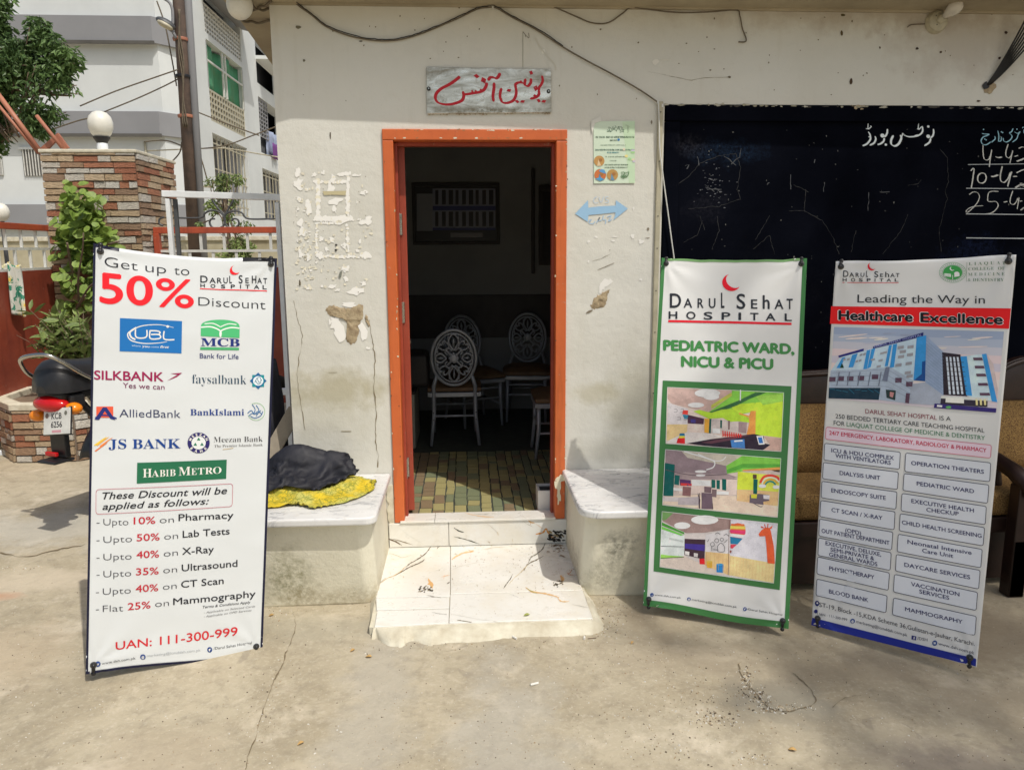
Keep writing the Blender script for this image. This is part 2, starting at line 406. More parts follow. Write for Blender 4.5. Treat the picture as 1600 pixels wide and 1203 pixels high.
# ------------------------------------------------------------------ ground
def smooth(a, b, x):
    x = max(0, min(1, (x-a)/(b-a))); return x*x*(3-2*x)
def gh(x, y):
    return .006*noise.noise(Vector((x*1.1, y*1.1, 0)))+.0025*noise.noise(Vector((x*5, y*5, 3)))-.004
g = MB()
xs = [-60, -30, -15, -9, -6]+[-4+i*.06 for i in range(0, 134)]+[6, 9, 15, 30, 60]
ys = [-40, -20, -10, -6]+[-4+i*.06 for i in range(0, 70)]+[.7, 1.5, 2.5, 4, 6, 9, 14, 25, 60, 140]
nx = len(xs); vs = []
for y in ys:
    for x in xs:
        k = 1 if (-4 < x < 4.1 and -4 < y < .2) else .3
        vs.append((x, y, gh(x, y)*k))
g.add(vs, [(j*nx+i, j*nx+i+1, (j+1)*nx+i+1, (j+1)*nx+i) for j in range(len(ys)-1) for i in range(nx-1)])
ground = structure(g.build('ground', M['ground'], smooth=True))

# ------------------------------------------------------------------ the office: walls, roof, room
DX0, DX1, DZ0, DZ1 = -.373, .476, .172, 2.042      # door frame outer edges
CX0 = -.848                                         # left corner of the wall
BZ = 2.157                                          # top of the notice board
office = thing('union_office', 'single storey cream plastered office with an orange doorway and a projecting roof slab', 'building', (0, 0, 0))
w = MB()
T = .115
def leftedge(z): return CX0
w.box(CX0, DX0, 0, T, -.05, 2.70)
w.box(DX1, .93, 0, T, -.05, 2.70)
w.box(DX0, DX1, 0, T, DZ1, 2.70)
w.box(DX0, DX1, 0, T, -.05, .165)
w.box(.93, 6.4, .035, T, -.05, BZ)
w.box(.93, 6.4, 0, T, BZ, 2.70)
w.box(CX0, CX0+T, T, 3.0, -.05, 2.70)
w.box(6.2, 6.4, T, 3.0, -.05, 2.70)
w.box(CX0+T, 6.2, 2.80, 3.0, -.05, 2.70)
w.build('wall', M['wall'], office, fix=False)
# room lining
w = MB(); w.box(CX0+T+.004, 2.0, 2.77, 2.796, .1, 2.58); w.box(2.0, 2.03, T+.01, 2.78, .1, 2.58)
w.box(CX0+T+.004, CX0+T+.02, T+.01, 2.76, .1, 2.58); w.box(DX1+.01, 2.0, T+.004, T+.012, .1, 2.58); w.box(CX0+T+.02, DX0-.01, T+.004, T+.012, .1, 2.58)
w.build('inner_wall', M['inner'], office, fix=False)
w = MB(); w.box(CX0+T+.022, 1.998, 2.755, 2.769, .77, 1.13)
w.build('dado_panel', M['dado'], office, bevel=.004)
# roof slab with overhang: the wall top meets it at 2.58
r = MB()
zs = 2.575
r.prism([(-1.038, -.30, zs), (-1.038, .1, zs), (-1.125, 1.25, zs), (-1.3, 3.4, zs), (6.6, 3.4, zs), (6.6, -.33, zs), (1.2, -.265, zs), (-.6, -.235, zs)][::-1], (0, 0, .13))
roof = r.build('roof', M['soffit'], office, fix=True)
# soffit cove, a thin fillet along the top of the wall
r = MB(); r.tube([(CX0, -.004, 2.575), (6.3, -.004, 2.572)], .011, 5); r.build('cornice_fillet', M['soffit'], office, smooth=True)

# ---- wear on the front wall: chips, old poster glue, cracks; hand painted arrow
class Ink(MB):
    """flat coloured shapes with one colour per face; pf maps picture-plane points to the surface"""
    def __init__(s, pf, gain=1.0):
        super().__init__(); s.pf = pf; s.gain = gain
    def col(s, c): return tuple(min(.9, q*s.gain) for q in lin(c))
    def nxt(s, lay):
        s.k = getattr(s, 'k', 0)+1; return lay+min(s.k, 260)*s.inc
    inc = .006; step = 1e9; var = 0
    def tri(s, a, b, c, col, lay, d=0):
        L = [(a[0]-b[0])**2+(a[1]-b[1])**2, (b[0]-c[0])**2+(b[1]-c[1])**2, (c[0]-a[0])**2+(c[1]-a[1])**2]; m = max(L)
        if m > s.step**2 and d < 9:
            i = L.index(m); p = (a, b, c)[i]; q = (b, c, a)[i]; r = (c, a, b)[i]; h = ((p[0]+q[0])/2, (p[1]+q[1])/2)
            s.tri(p, h, r, col, lay, d+1); s.tri(h, q, r, col, lay, d+1); return
        n = len(s.v); P = [s.pf(x, y, lay) for x, y in (a, b, c)]; s.v += [tuple(p) for p in P]; s.f.append((n, n+1, n+2)); s.m.append(0)
        if s.var:      # printed photographs: soft tonal variation of the print itself
            q = P[0]; k = 1+s.var*(noise.noise(q*34+Vector((lay, 0, 0)))+.7*noise.noise(q*120)); col = tuple(min(.92, v*k+.012*noise.noise(q*60)) for v in col); col = tuple(max(0, v) for v in col)
        s.c.append(col)
    def poly(s, pts, c, lay=1, raw=False):
        col = s.col(c); lay = lay if raw else s.nxt(lay); P = [Vector((x, y, 0)) for x, y in pts]
        for t in tessellate_polygon([P]): s.tri(*[tuple(pts[i]) for i in t], col, lay)
    def quad(s, q, c, lay=1, nu=6, nv=6):
        (ax, ay), (bx, by), (cx, cy), (dx, dy) = q; b = len(s.v); lay = s.nxt(lay)
        for j in range(nv+1):
            for i in range(nu+1):
                u, v = i/nu, j/nv
                x = (1-v)*((1-u)*ax+u*bx)+v*((1-u)*dx+u*cx); y = (1-v)*((1-u)*ay+u*by)+v*((1-u)*dy+u*cy)
                s.v.append(tuple(s.pf(x, y, lay)))
        for j in range(nv):
            for i in range(nu):
                s.f.append((b+j*(nu+1)+i, b+j*(nu+1)+i+1, b+(j+1)*(nu+1)+i+1, b+(j+1)*(nu+1)+i)); s.m.append(0); s.c.append(s.col(c))
    def line(s, pts, wd, c, lay=1, closed=False):
        lay = s.nxt(lay)
        if s.step < 1e8 and not isinstance(wd, (list, tuple)):
            out = []; n = len(pts)
            for i in range(n if closed else n-1):
                a, b = pts[i], pts[(i+1) % n]; k = max(1, int(sqrt((a[0]-b[0])**2+(a[1]-b[1])**2)/s.step))
                out += [(a[0]+(b[0]-a[0])*j/k, a[1]+(b[1]-a[1])*j/k) for j in range(k)]
            pts = out if closed else out+[pts[-1]]
        n = len(pts); L = []; R = []
        for i, (x, y) in enumerate(pts):
            if closed: a = pts[i-1]; b = pts[(i+1) % n]
            else: a = pts[max(i-1, 0)]; b = pts[min(i+1, n-1)]
            dx, dy = b[0]-a[0], b[1]-a[1]; d = sqrt(dx*dx+dy*dy) or 1
            h = (wd[i] if isinstance(wd, (list, tuple)) else wd)/2
            L.append((x-dy/d*h, y+dx/d*h)); R.append((x+dy/d*h, y-dx/d*h))
        b0 = len(s.v)
        for p in L+R: s.v.append(tuple(s.pf(p[0], p[1], lay)))
        for i in range(n if closed else n-1):
            j = (i+1) % n
            s.f.append((b0+i, b0+j, b0+n+j, b0+n+i)); s.m.append(0); s.c.append(s.col(c))
    def ell(s, x, y, rx, ry, c, lay=1, n=20, a0=0, a1=2*pi, rot=0):
        pts = []
        for i in range(n):
            a = a0+(a1-a0)*i/n; ex, ey = rx*cos(a), ry*sin(a)
            pts.append((x+ex*cos(rot)-ey*sin(rot), y+ex*sin(rot)+ey*cos(rot)))
        s.poly(pts, c, lay)
    def done(s, name, parent, mat=None):
        return s.build(name, mat or M['ink'], parent, fix=False)
def spline(pts, k=6):
    """Catmull-Rom through 2D points"""
    out = []; n = len(pts)
    for i in range(n-1):
        p0, p1, p2, p3 = pts[max(i-1, 0)], pts[i], pts[i+1], pts[min(i+2, n-1)]
        for j in range(k):
            t = j/k
            out.append(tuple(.5*((2*b)+(c-a)*t+(2*a-5*b+4*c-d)*t*t+(-a+3*b-3*c+d)*t**3) for a, b, c, d in zip(p0, p1, p2, p3)))
    out.append(tuple(pts[-1])); return out
def pen(I, pts, wmax, c, lay=1, nib=radians(35), lo=.35, taper=True):
    """a reed-pen stroke: its width follows the direction it is drawn in"""
    p = spline(pts, 6); n = len(p); wd = []
    for i in range(n):
        a = p[max(i-1, 0)]; b = p[min(i+1, n-1)]
        th = atan2(b[1]-a[1], b[0]-a[0]); w_ = wmax*(lo+(1-lo)*abs(sin(th-nib)))
        if taper: w_ *= min(1, .35+min(i, n-1-i)/3)
        wd.append(w_)
    I.line(p, wd, c, lay)
def zoomed(ox, oy, s):
    return lambda x, y: (ox+x/s, oy+y/s)
def wallpf(yp, Z=None):
    def f(x, y, lay):
        if Z: x, y = Z(x, y)
        return at(x, y, 1, yp-.0006*lay)
    return f
def rough_poly(cx, cy, rx, ry, n=14, jit=.3, rot=0):
    pts = []; ph = random.uniform(0, 99)
    for i in range(n):
        a = 2*pi*i/n; q = 1+jit*2*noise.noise(Vector((cos(a)*1.7+ph, sin(a)*1.7, ph)))+random.uniform(-jit, jit)*.3
        ex, ey = rx*q*cos(a), ry*q*sin(a)
        pts.append((cx+ex*cos(rot)-ey*sin(rot), cy+ex*sin(rot)+ey*cos(rot)))
    return pts
def fan(I, pts, c, lay=1): I.poly(pts, c, lay)

WH = (232, 230, 224); CRM = (226, 220, 200); TAN = (178, 158, 116)
# old paper and glue marks left of the door (seen in the photograph as white flakes)
Zg = zoomed(440, 250, 3.7594)
I = Ink(wallpf(-.001, Zg), 1.08)
for (x0, y0, x1, y1, wd) in ((215, 120, 215, 340, 26), (200, 130, 370, 130, 22), (390, 90, 388, 320, 22), (205, 345, 400, 345, 34), (400, 352, 500, 352, 10), (205, 385, 205, 560, 18), (210, 565, 385, 570, 20),
                             (385, 385, 395, 560, 16), (85, 290, 88, 350, 8), (340, 85, 400, 80, 22), (420, 90, 460, 92, 18), (400, 570, 520, 572, 16), (200, 372, 300, 372, 16)):
    n = max(4, int(sqrt((x1-x0)**2+(y1-y0)**2)/10))
    for i in range(n):
        t = i/(n-1); fan(I, rough_poly(x0+(x1-x0)*t+random.uniform(-3, 3), y0+(y1-y0)*t+random.uniform(-3, 3), wd*.5+random.uniform(-4, 3), wd*.5+random.uniform(-4, 3), 8, .35), WH if random.random() < .8 else CRM)
for x, y, rx, ry in ((95, 75, 15, 24), (104, 145, 24, 34), (188, 88, 13, 12), (245, 75, 10, 12), (148, 172, 11, 10), (104, 235, 14, 14), (160, 275, 20, 44), (300, 110, 18, 22), (290, 165, 20, 30), (320, 240, 40, 18), (310, 290, 12, 24), (485, 195, 20, 14),
                     (500, 358, 34, 22), (345, 350, 45, 26), (110, 370, 18, 20), (120, 430, 16, 30), (235, 465, 14, 16), (292, 468, 20, 14), (365, 505, 15, 15), (265, 525, 14, 14), (158, 572, 13, 20), (108, 550, 10, 34), (490, 560, 30, 18), (375, 640, 24, 20), (378, 700, 12, 20),
                     (440, 770, 44, 20), (480, 722, 20, 14), (150, 750, 30, 11), (300, 745, 20, 12), (330, 765, 14, 8), (320, 960, 30, 50), (345, 1010, 28, 55), (480, 1010, 24, 60), (400, 850, 45, 14), (510, 1105, 12, 8), (285, 950, 8, 14), (460, 480, 8, 12), (225, 560, 18, 22)):
    fan(I, rough_poly(x, y, rx, ry, 12, .45, random.uniform(-.3, .3)), WH)
for i in range(150):
    x = random.choice((random.gauss(140, 30), random.uniform(100, 540))); y = random.uniform(400, 760) if i < 120 else random.uniform(60, 400)
    fan(I, rough_poly(x, y, random.uniform(3, 11), random.uniform(3, 10), 8, .5), random.choice((WH, CRM, CRM, (214, 208, 190))))
for x, y in ((320, 500), (318, 530)): fan(I, rough_poly(x, y, 7, 6, 8, .2), (40, 36, 30), 3)
fan(I, rough_poly(345, 675, 9, 24, 10, .2, .3), (120, 122, 112), 3); fan(I, rough_poly(107, 722, 5, 20, 8, .2), (90, 80, 60), 3)
fan(I, [(240, 185), (380, 182), (375, 208), (290, 205), (250, 208)], (188, 178, 142), 3)
for i in range(26): fan(I, rough_poly(random.uniform(60, 560), random.uniform(40, 780), 2.5, 2.5, 6, .3), (90, 74, 48), 3)
stuff(I.done('glue_residue', office, M['paint']))
# right of the door: small chips
Zr = zoomed(890, 180, 3.7594)
I = Ink(wallpf(-.001, Zr), 1.0)
for x, y, rx, ry in ((110, 742, 9, 9), (155, 716, 8, 7), (256, 740, 14, 6), (270, 715, 20, 4), (370, 710, 8, 12), (422, 745, 16, 16), (112, 862, 5, 9), (375, 550, 6, 12), (218, 985, 26, 22), (190, 1010, 16, 24), (240, 975, 12, 10), (418, 965, 7, 7), (265, 548, 8, 12), (180, 1030, 12, 14)):
    fan(I, rough_poly(x, y, rx, ry, 10, .5), WH)
for x, y, rx, ry in ((462, 668, 7, 9), (460, 722, 16, 2), (482, 42, 5, 10), (236, 793, 3, 3), (115, 1155, 22, 6), (212, 890, 60, 2)):
    fan(I, rough_poly(x, y, rx, ry, 8, .3, -.4 if rx > 20 else 0), (128, 118, 100), 2)
stuff(I.done('paint_chip', office, M['paint']))
# specks and marks on the upper wall
I = Ink(wallpf(-.001), 1.0)
for x, y, rx, ry, c in ((1330, 128, 2.5, 5, (70, 52, 30)), (1433, 76, 2.5, 2, (60, 45, 30)), (1375, 75, 1.5, 2, (80, 60, 40)), (1470, 82, 2, 2, (80, 60, 40)), (1317, 24, 4, 2, (90, 80, 50)), (1315, 52, 2, 4, (90, 75, 45)), (1572, 51, 3, 3, (60, 40, 30)), (1562, 91, 2, 2, (60, 40, 30)),
                        (1024, 97, 5, 5, (225, 222, 212)), (1040, 94, 8, 1.5, (215, 212, 200)), (1529, 158, 3, 1.5, (70, 50, 30)), (1140, 121, 3, 1.5, (100, 90, 70)), (1110, 110, 2, 1, (100, 90, 70)), (516, 212, 1, 6, (90, 80, 66)), (466, 43, 4, 3, (110, 105, 85)), (475, 95, 2, 2, (110, 105, 85)),
                        (849, 81, 3, 4, (228, 226, 216)), (1060, 165, 14, 1.4, (210, 206, 190)), (564, 65, 3, 1, (90, 85, 70)), (520, 582, 8, .8, (176, 170, 150)), (540, 674, 9, .9, (150, 140, 118))):
    fan(I, rough_poly(x, y, rx, ry, 8, .25), c)
for i in range(60): fan(I, rough_poly(random.uniform(440, 1600), random.uniform(10, 160), random.uniform(.6, 1.5), random.uniform(.6, 1.6), 6, .3), (110, 98, 74))
I.line(spline([(826, 52), (826, 60), (817, 50)]), .8, (100, 94, 80)); I.line([(817, 50), (817, 106)], .8, (150, 147, 130))
I.line(spline([(836, 60), (848, 80), (866, 100), (868, 110)]), 2, (206, 203, 190))
stuff(I.done('wall_mark', office, M['paint']))
# cracks
def crack(pts, wd, nm='crack', parent=office, c=(128, 116, 92)):
    wd *= .55
    I = Ink(wallpf(-.0015), 1.0); out = []
    for a, b in zip(pts[:-1], pts[1:]):
        n = max(2, int(sqrt((a[0]-b[0])**2+(a[1]-b[1])**2)/5))
        for i in range(n): out.append((a[0]+(b[0]-a[0])*i/n+random.uniform(-1.1, 1.1), a[1]+(b[1]-a[1])*i/n))
    out.append(pts[-1]); ph = random.random()*9; I.line(out, [max(.12, wd*random.uniform(.4, 1.2)*(1+1.3*noise.noise(Vector((i*.23, ph, 0))))) for i in range(len(out))], c)
    return I.done(nm, parent, M['paint'])
crack([(458, 470), (466, 500), (473, 525), (467, 560), (464, 590), (468, 620), (473, 650), (477, 672)], 1.4)
crack([(576, 500), (583, 540), (586, 560), (584, 600), (588, 640), (586, 690), (592, 712), (590, 730)], 2.2)
crack([(1012, 112), (1050, 120), (1080, 126), (1100, 122), (1140, 121)], .8, c=(130, 120, 96))
crack([(926, 408), (940, 404), (955, 396)], 1.0, c=(150, 146, 130))
# bare render where the plaster has come off: recessed look, its own lumpy surface
def chip(pts, nm='bare_patch'):
    m = MB(); cx = sum(p[0] for p in pts)/len(pts); cy = sum(p[1] for p in pts)/len(pts)
    rings = 5; P = spline(pts+[pts[0]], 4)[:-1]; n = len(P); vs = []
    for r in range(rings+1):
        k = 1-r/rings
        for i, (x, y) in enumerate(P):
            if r == 0: x += random.uniform(-1.6, 1.6); y += random.uniform(-1.6, 1.6)
            q = at(cx+(x-cx)*k, cy+(y-cy)*k, 1, 0)
            vs.append((q.x, -.0025-.002*(1 if r else -.8)-(.005*noise.noise(Vector((q.x*45, q.z*70, 1))) if r else 0), q.z))
    fs = [(r*n+i, r*n+(i+1) % n, (r+1)*n+(i+1) % n, (r+1)*n+i) for r in range(rings) for i in range(n)]
    m.add(vs, fs); m.build(nm, M['bare'], office, smooth=True)
M['bare'] = simple('bare_render', (.46, .37, .235), .95, 0, .3, 40, 1.2, 90, (.27, .20, .12))
chip([(509, 484), (518, 477), (530, 480), (545, 482), (556, 477), (566, 478), (567, 496), (562, 505), (560, 520), (555, 535), (545, 537), (541, 528), (546, 515), (541, 502), (530, 494), (514, 492)])
chip([(922, 478), (930, 464), (938, 460), (947, 454), (953, 452), (950, 462), (946, 475), (938, 482), (926, 483)])
chip([(572, 492), (576, 500), (577, 510), (574, 506), (571, 498)])
chip([(1327, 166), (1345, 165), (1354, 167), (1350, 172), (1336, 173)])
# faded blue stencilled arrow, with its chalky writing
I = Ink(wallpf(-.002, Zr), 1.0); B = (152, 190, 220)
I.poly([(32, 580), (108, 500), (110, 545), (112, 585), (106, 628)], B); I.poly([(110, 545), (175, 537), (272, 532), (272, 572), (180, 582), (112, 588)], B); I.poly([(272, 500), (342, 550), (258, 618), (268, 585)], B)
for s_ in ([(160, 480), (145, 490), (140, 505), (150, 518), (168, 515)], [(172, 482), (185, 515), (200, 480)], [(228, 480), (212, 483), (215, 497), (228, 502), (226, 515), (208, 515)]): I.line(spline(s_, 3), 3.5, (188, 208, 228))
for s_ in ([(112, 620), (130, 615), (112, 630), (135, 640), (150, 625)], [(158, 635), (178, 600), (168, 622), (190, 618)], [(200, 590), (195, 615), (212, 615), (210, 640)], [(222, 600), (245, 590), (228, 625), (250, 612)]): I.line(spline(s_, 3), 4.5, (160, 192, 222))
I.done('painted_arrow', office, M['paint'])

# ------------------------------------------------------------------ door frame and leaf
fr = thing('door_frame', 'bright orange painted wooden frame around the open office doorway', 'door frame', (.05, 0, DZ0))
for nm, bx in (('jamb', (DX0, DX0+.049, -.012, .10, DZ0-.006, DZ1-.05)), ('jamb', (DX1-.051, DX1, -.012, .10, DZ0-.006, DZ1-.05)), ('head', (DX0, DX1, -.013, .10, DZ1-.049, DZ1))):
    m = MB(); m.box(*bx); m.build(nm, M['orange'], fr, bevel=.004)
m = MB(); m.box(DX0+.049, DX0+.062, .055, .10, DZ0, DZ1-.052); m.box(DX1-.064, DX1-.051, .055, .10, DZ0, DZ1-.052); m.box(DX0+.062, DX1-.064, .055, .1, DZ1-.066, DZ1-.0495)
m.build('stop_bead', M['darkred'], fr, bevel=.002)
# splashes of cream paint and chips on the frame
I = Ink(lambda x, y, l: at(x, y, 1, -.0125-.0006*l), 1.0)
for i in range(44):
    side = random.random() < .5
    y = random.uniform(215, 795); t = (y-203)/600
    x = (598+t*20 if random.random() < .5 else 614+t*14) if side else (886-4*t if random.random() < .5 else 870-3*t)
    fan(I, rough_poly(x+random.uniform(-1.2, 1.2), y, random.uniform(.5, 1.3), random.uniform(.8, 2.4), 7, .5), random.choice(((220, 214, 190), (190, 170, 140), (120, 70, 50))))
for x, y, rx, ry in ((872, 758, 5, 9), (873, 775, 3, 12), (876, 748, 7, 5)): fan(I, rough_poly(x, y, rx, ry, 12, .4), (222, 216, 190), 2)
for i in range(40): fan(I, rough_poly(random.uniform(600, 884), random.choice((203, 204, 216)), random.uniform(1, 3), random.uniform(.5, 1.4), 6, .5), random.choice(((214, 208, 186), (170, 110, 70))))
stuff(I.done('paint_splash', fr, M['paint']))
lf = thing('door_leaf', 'dark red wooden door swung fully open into the unlit office', 'door', (DX0+.07, .10, .18))
a0 = radians(96)
def lp(u, v, z): # u along leaf from the hinge, v thickness
    return (DX0+.058+cos(a0)*u-sin(a0)*v*0+v, .104+sin(a0)*u, z)
m = MB(); m.prism([lp(0, 0, .19), lp(.74, 0, .19), lp(.74, 0, 1.985), lp(0, 0, 1.985)], (.034, 0, 0)); m.build('panel', M['darkred'], lf, bevel=.003)
for z in (1.62, 1.20, .42):
    m = MB(); m.box(DX0+.050, DX0+.064, .06, .106, z-.05, z+.05); m.tube([(DX0+.066, .102, z-.05), (DX0+.066, .102, z+.05)], .007, 6); m.build('hinge', M['hinge'] if 'hinge' in M else M['chrome'], lf, bevel=.001)
m = MB(); m.bar(lp(.66, .0, .98), lp(.66, .06, .98), .02, .02); m.build('bolt', M['chrome'], lf)
# rough cement around the frame edge, left and right of the door foot
for (x0, x1, z0, z1) in ((-.405, -.375, .16, .36), (.478, .50, .16, .42)):
    m = MB()
    pts = []
    for i in range(9): pts.append((x0+random.uniform(-.008, .008), 0, z0+(z1-z0)*i/8))
    pts += [(x1, 0, z1), (x1, 0, z0)]
    m.prism([(a, -.006, c) for a, b, c in pts], (0, .0055, 0))
    m.build('cement_patch', M['cement'], office, bevel=.003)
# ------------------------------------------------------------------ the two cloths on the bench are draped by the cloth solver
def drape(outline, ctr, lump, z0, shrink, frames, seedn, n=64, amp=.05, stiff=4.0, base=None):
    """a sheet cut to an outline, let fall over a hidden lump on the bench top; returns vertices and faces"""
    xs = [p[0] for p in outline]; ys = [p[1] for p in outline]; x0, x1, y0, y1 = min(xs), max(xs), min(ys), max(ys)
    def inside(x, y):
        c = False; m_ = len(outline)
        for i in range(m_):
            (ax, ay), (bx, by) = outline[i], outline[i-1]
            if (ay > y) != (by > y) and x < (bx-ax)*(y-ay)/(by-ay)+ax: c = not c
        return c
    dx = (x1-x0)/n; ny = max(4, int((y1-y0)/dx)); idx = {}; vs = []; fs = []
    def vid(i, j):
        if (i, j) not in idx:
            x, y = x0+dx*i, y0+dx*j; idx[(i, j)] = len(vs)
            vs.append((x, y, z0+amp*noise.noise(Vector((x*5, y*7, seedn)))+.4*amp*noise.noise(Vector((x*13, y*17, seedn+3)))))
        return idx[(i, j)]
    for j in range(ny):
        for i in range(n):
            if inside(x0+dx*(i+.5), y0+dx*(j+.5)): fs.append((vid(i, j), vid(i+1, j), vid(i+1, j+1), vid(i, j+1)))
    use = {}
    for f in fs:
        for i in range(4): k = tuple(sorted((f[i], f[(i+1) % 4]))); use[k] = use.get(k, 0)+1
    for v in {q for k, c in use.items() if c == 1 for q in k}:      # bring the ragged rim onto the outline
        x, y, z = vs[v]; best = None
        for i in range(len(outline)):
            a, b = Vector(outline[i-1]), Vector(outline[i]); d = b-a; t = max(0, min(1, (Vector((x, y))-a).dot(d)/max(1e-9, d.length_squared))); p = a+d*t; L = (p-Vector((x, y))).length
            if best is None or L < best[0]: best = (L, p)
        if best[0] < dx*1.2: vs[v] = (best[1].x, best[1].y, z)
    me = bpy.data.meshes.new('drape'); me.from_pydata(vs, [], fs); o = bpy.data.objects.new('drape', me); COL.objects.link(o)
    cm = o.modifiers.new('c', 'CLOTH'); cs_ = cm.settings; cs_.quality = 6; cs_.mass = .25; cs_.shrink_min = shrink; cs_.bending_stiffness = stiff*.1
    cs_.tension_stiffness = 12; cs_.compression_stiffness = 8; cs_.shear_stiffness = 4; cs_.air_damping = 2
    cc = cm.collision_settings; cc.distance_min = .006; cc.use_self_collision = True; cc.self_distance_min = .005; cc.collision_quality = 3
    cm.point_cache.frame_start = 1; cm.point_cache.frame_end = frames
    t = MB(); t.box(-1.6, -.384, -.66, -.0, .30, .42); t.box(-1.6, -.384, -.0, .1, .3, .8); tmp = [t.build('tmp', M['wall'])]
    for c, r in lump: t = MB(); t.ell(c, r, 20, 12); tmp.append(t.build('tmp', M['wall']))
    if base: t = MB(); t.add(*base); tmp.append(t.build('tmp', M['wall'], fix=False))
    for q in tmp: q.modifiers.new('k', 'COLLISION'); q.collision.thickness_outer = .004
    for f in range(1, frames+1): S.frame_set(f)
    dg = bpy.context.evaluated_depsgraph_get(); e = o.evaluated_get(dg).to_mesh(); vs = [tuple(v.co) for v in e.vertices]; fs = [tuple(p.vertices) for p in e.polygons]
    o.evaluated_get(dg).to_mesh_clear()
    for q in tmp+[o]: bpy.data.objects.remove(q)
    S.frame_set(1); return vs, fs
def bt(x, y, z=.42): p = at(x, y, 2, z); return (p.x, p.y)
def swell(P, kx, ky):
    cx = sum(p[0] for p in P)/len(P); cy = sum(p[1] for p in P)/len(P); return [(cx+(x-cx)*kx, cy+(y-cy)*ky) for x, y in P]
YEL = drape([(-1.05, -.47), (-.90, -.48), (-.78, -.45), (-.68, -.49), (-.58, -.44), (-.51, -.36), (-.455, -.27), (-.45, -.21), (-.53, -.12), (-.70, -.06), (-1.05, -.06)], None,
            [((-.82, -.22, .42), (.13, .13, .05)), ((-.56, -.22, .41), (.09, .08, .04)), ((-.70, -.37, .41), (.08, .04, .03)), ((-.90, -.40, .41), (.06, .05, .025))], .49, -.24, 36, 4.3, 66, .06, 10)
BLK_ = drape([(-1.05, -.23), (-.86, -.28), (-.68, -.27), (-.59, -.24), (-.56, -.16), (-.58, -.06), (-.62, -.02), (-1.05, -.02)], None,
            [((-.80, -.13, .47), (.14, .07, .125)), ((-.64, -.13, .46), (.08, .06, .10))], .66, -.34, 34, 9.1, 60, .10, 9, base=YEL)
# ------------------------------------------------------------------ floor of the room
M['ft_y'] = simple('ochre_floor_tile', (.50, .42, .17), .45, 0, .35, 22, .4, 50, (.20, .22, .13))
M['ft_g'] = simple('green_floor_tile', (.27, .29, .15), .45, 0, .35, 22, .4, 50, (.12, .15, .11))
M['ft_r'] = simple('rust_floor_tile', (.32, .22, .12), .45, 0, .35, 22, .4, 50, (.15, .14, .10))
M['grout'] = simple('dark_grout', (.07, .08, .065), .8, 0, .4, 12, .4)
m = MB(); m.box(CX0+T+.004, 1.998, .095, 2.768, .05, .157)
rf = structure(m.build('room_floor', M['grout'], None, fix=False))
def unit_tile(name, mat):
    m = MB(); m.box(-.5, .5, -.5, .5, -.5, .5); o = m.build(name, mat, None, bevel=0); me = o.data; bpy.data.objects.remove(o); return me
tm = [unit_tile('tile_mesh', M[k]) for k in ('ft_y', 'ft_y', 'ft_g', 'ft_r', 'ft_g', 'ft_y')]
def put(name, me, parent, loc, sc, rot=None):
    o = bpy.data.objects.new(name, me); COL.objects.link(o); o.parent = parent; o.location = Vector(loc)-wloc(parent); o.scale = sc
    if rot: o.rotation_euler = rot
    return o
rnd = random.Random(3); cnt = 0; x = -.42
while x < .80:
    wdt = rnd.uniform(.044, .072); y = .10-rnd.uniform(0, .1)+.0
    y = max(.10, y)
    while y < 1.35 and cnt < 290:
        ln = rnd.uniform(.06, .15); e = min(ln, 1.36-y)
        if e > .03:
            put('floor_tile', rnd.choice(tm if x > -.25 or rnd.random() > .5 else [tm[3]]), rf, (x+wdt/2+rnd.uniform(-.001, .001), y+e/2, .158), (wdt-rnd.uniform(.005, .011), e-rnd.uniform(.005, .014), .008+rnd.uniform(0, .0016)), (rnd.uniform(-.006, .006), rnd.uniform(-.006, .006), rnd.uniform(-.06, .06))); cnt += 1
        y += ln
    x += wdt

# ------------------------------------------------------------------ step and threshold
st = thing('entrance_step', 'low white tiled step with gold and black veins leading up to the orange doorway', 'step', (.05, -.4, 0))
Zs = zoomed(570, 800, 4.1026)
def ztile(name, pts, z, th, mat, parent):
    P = [at(*Zs(x, y), 2, z) for x, y in pts]
    m = MB(); m.prism(P, (0, 0, -th)); return m.build(name, mat, parent, bevel=.0015, seg=1)
ZT = .036
m = MB()
body = [(-.425, -.002), (-.405, -.82), (.50, -.815), (.495, -.002)]
m.prism([Vector((x, y, ZT-.0085)) for x, y in body], (0, 0, -.06)); m.build('bed', M['cement'], st)
for pts in ([(158, 214), (548, 213), (546, 538), (72, 545)], [(551, 213), (1290, 192), (1396, 497), (550, 522)], [(72, 549), (542, 543), (541, 612), (75, 625)],
            [(80, 632), (540, 620), (537, 708), (62, 733)], [(549, 526), (1397, 501), (1462, 680), (541, 708)]):
    ztile('tread_tile', pts, ZT, .009, M['tile'], st)
for x0, x1 in ((-.402, -.108), (-.1055, .485)):
    m = MB(); m.box(x0, x1, -.014, -.002, ZT+.003, .163); m.build('riser_tile', M['tile'], st, bevel=.0015, seg=1)
for x0, x1 in ((-.345, -.176), (-.174, .428)):
    m = MB(); m.box(x0, x1, -.022, .098, .165, .176); m.build('threshold_tile', M['tile'], st, bevel=.002)
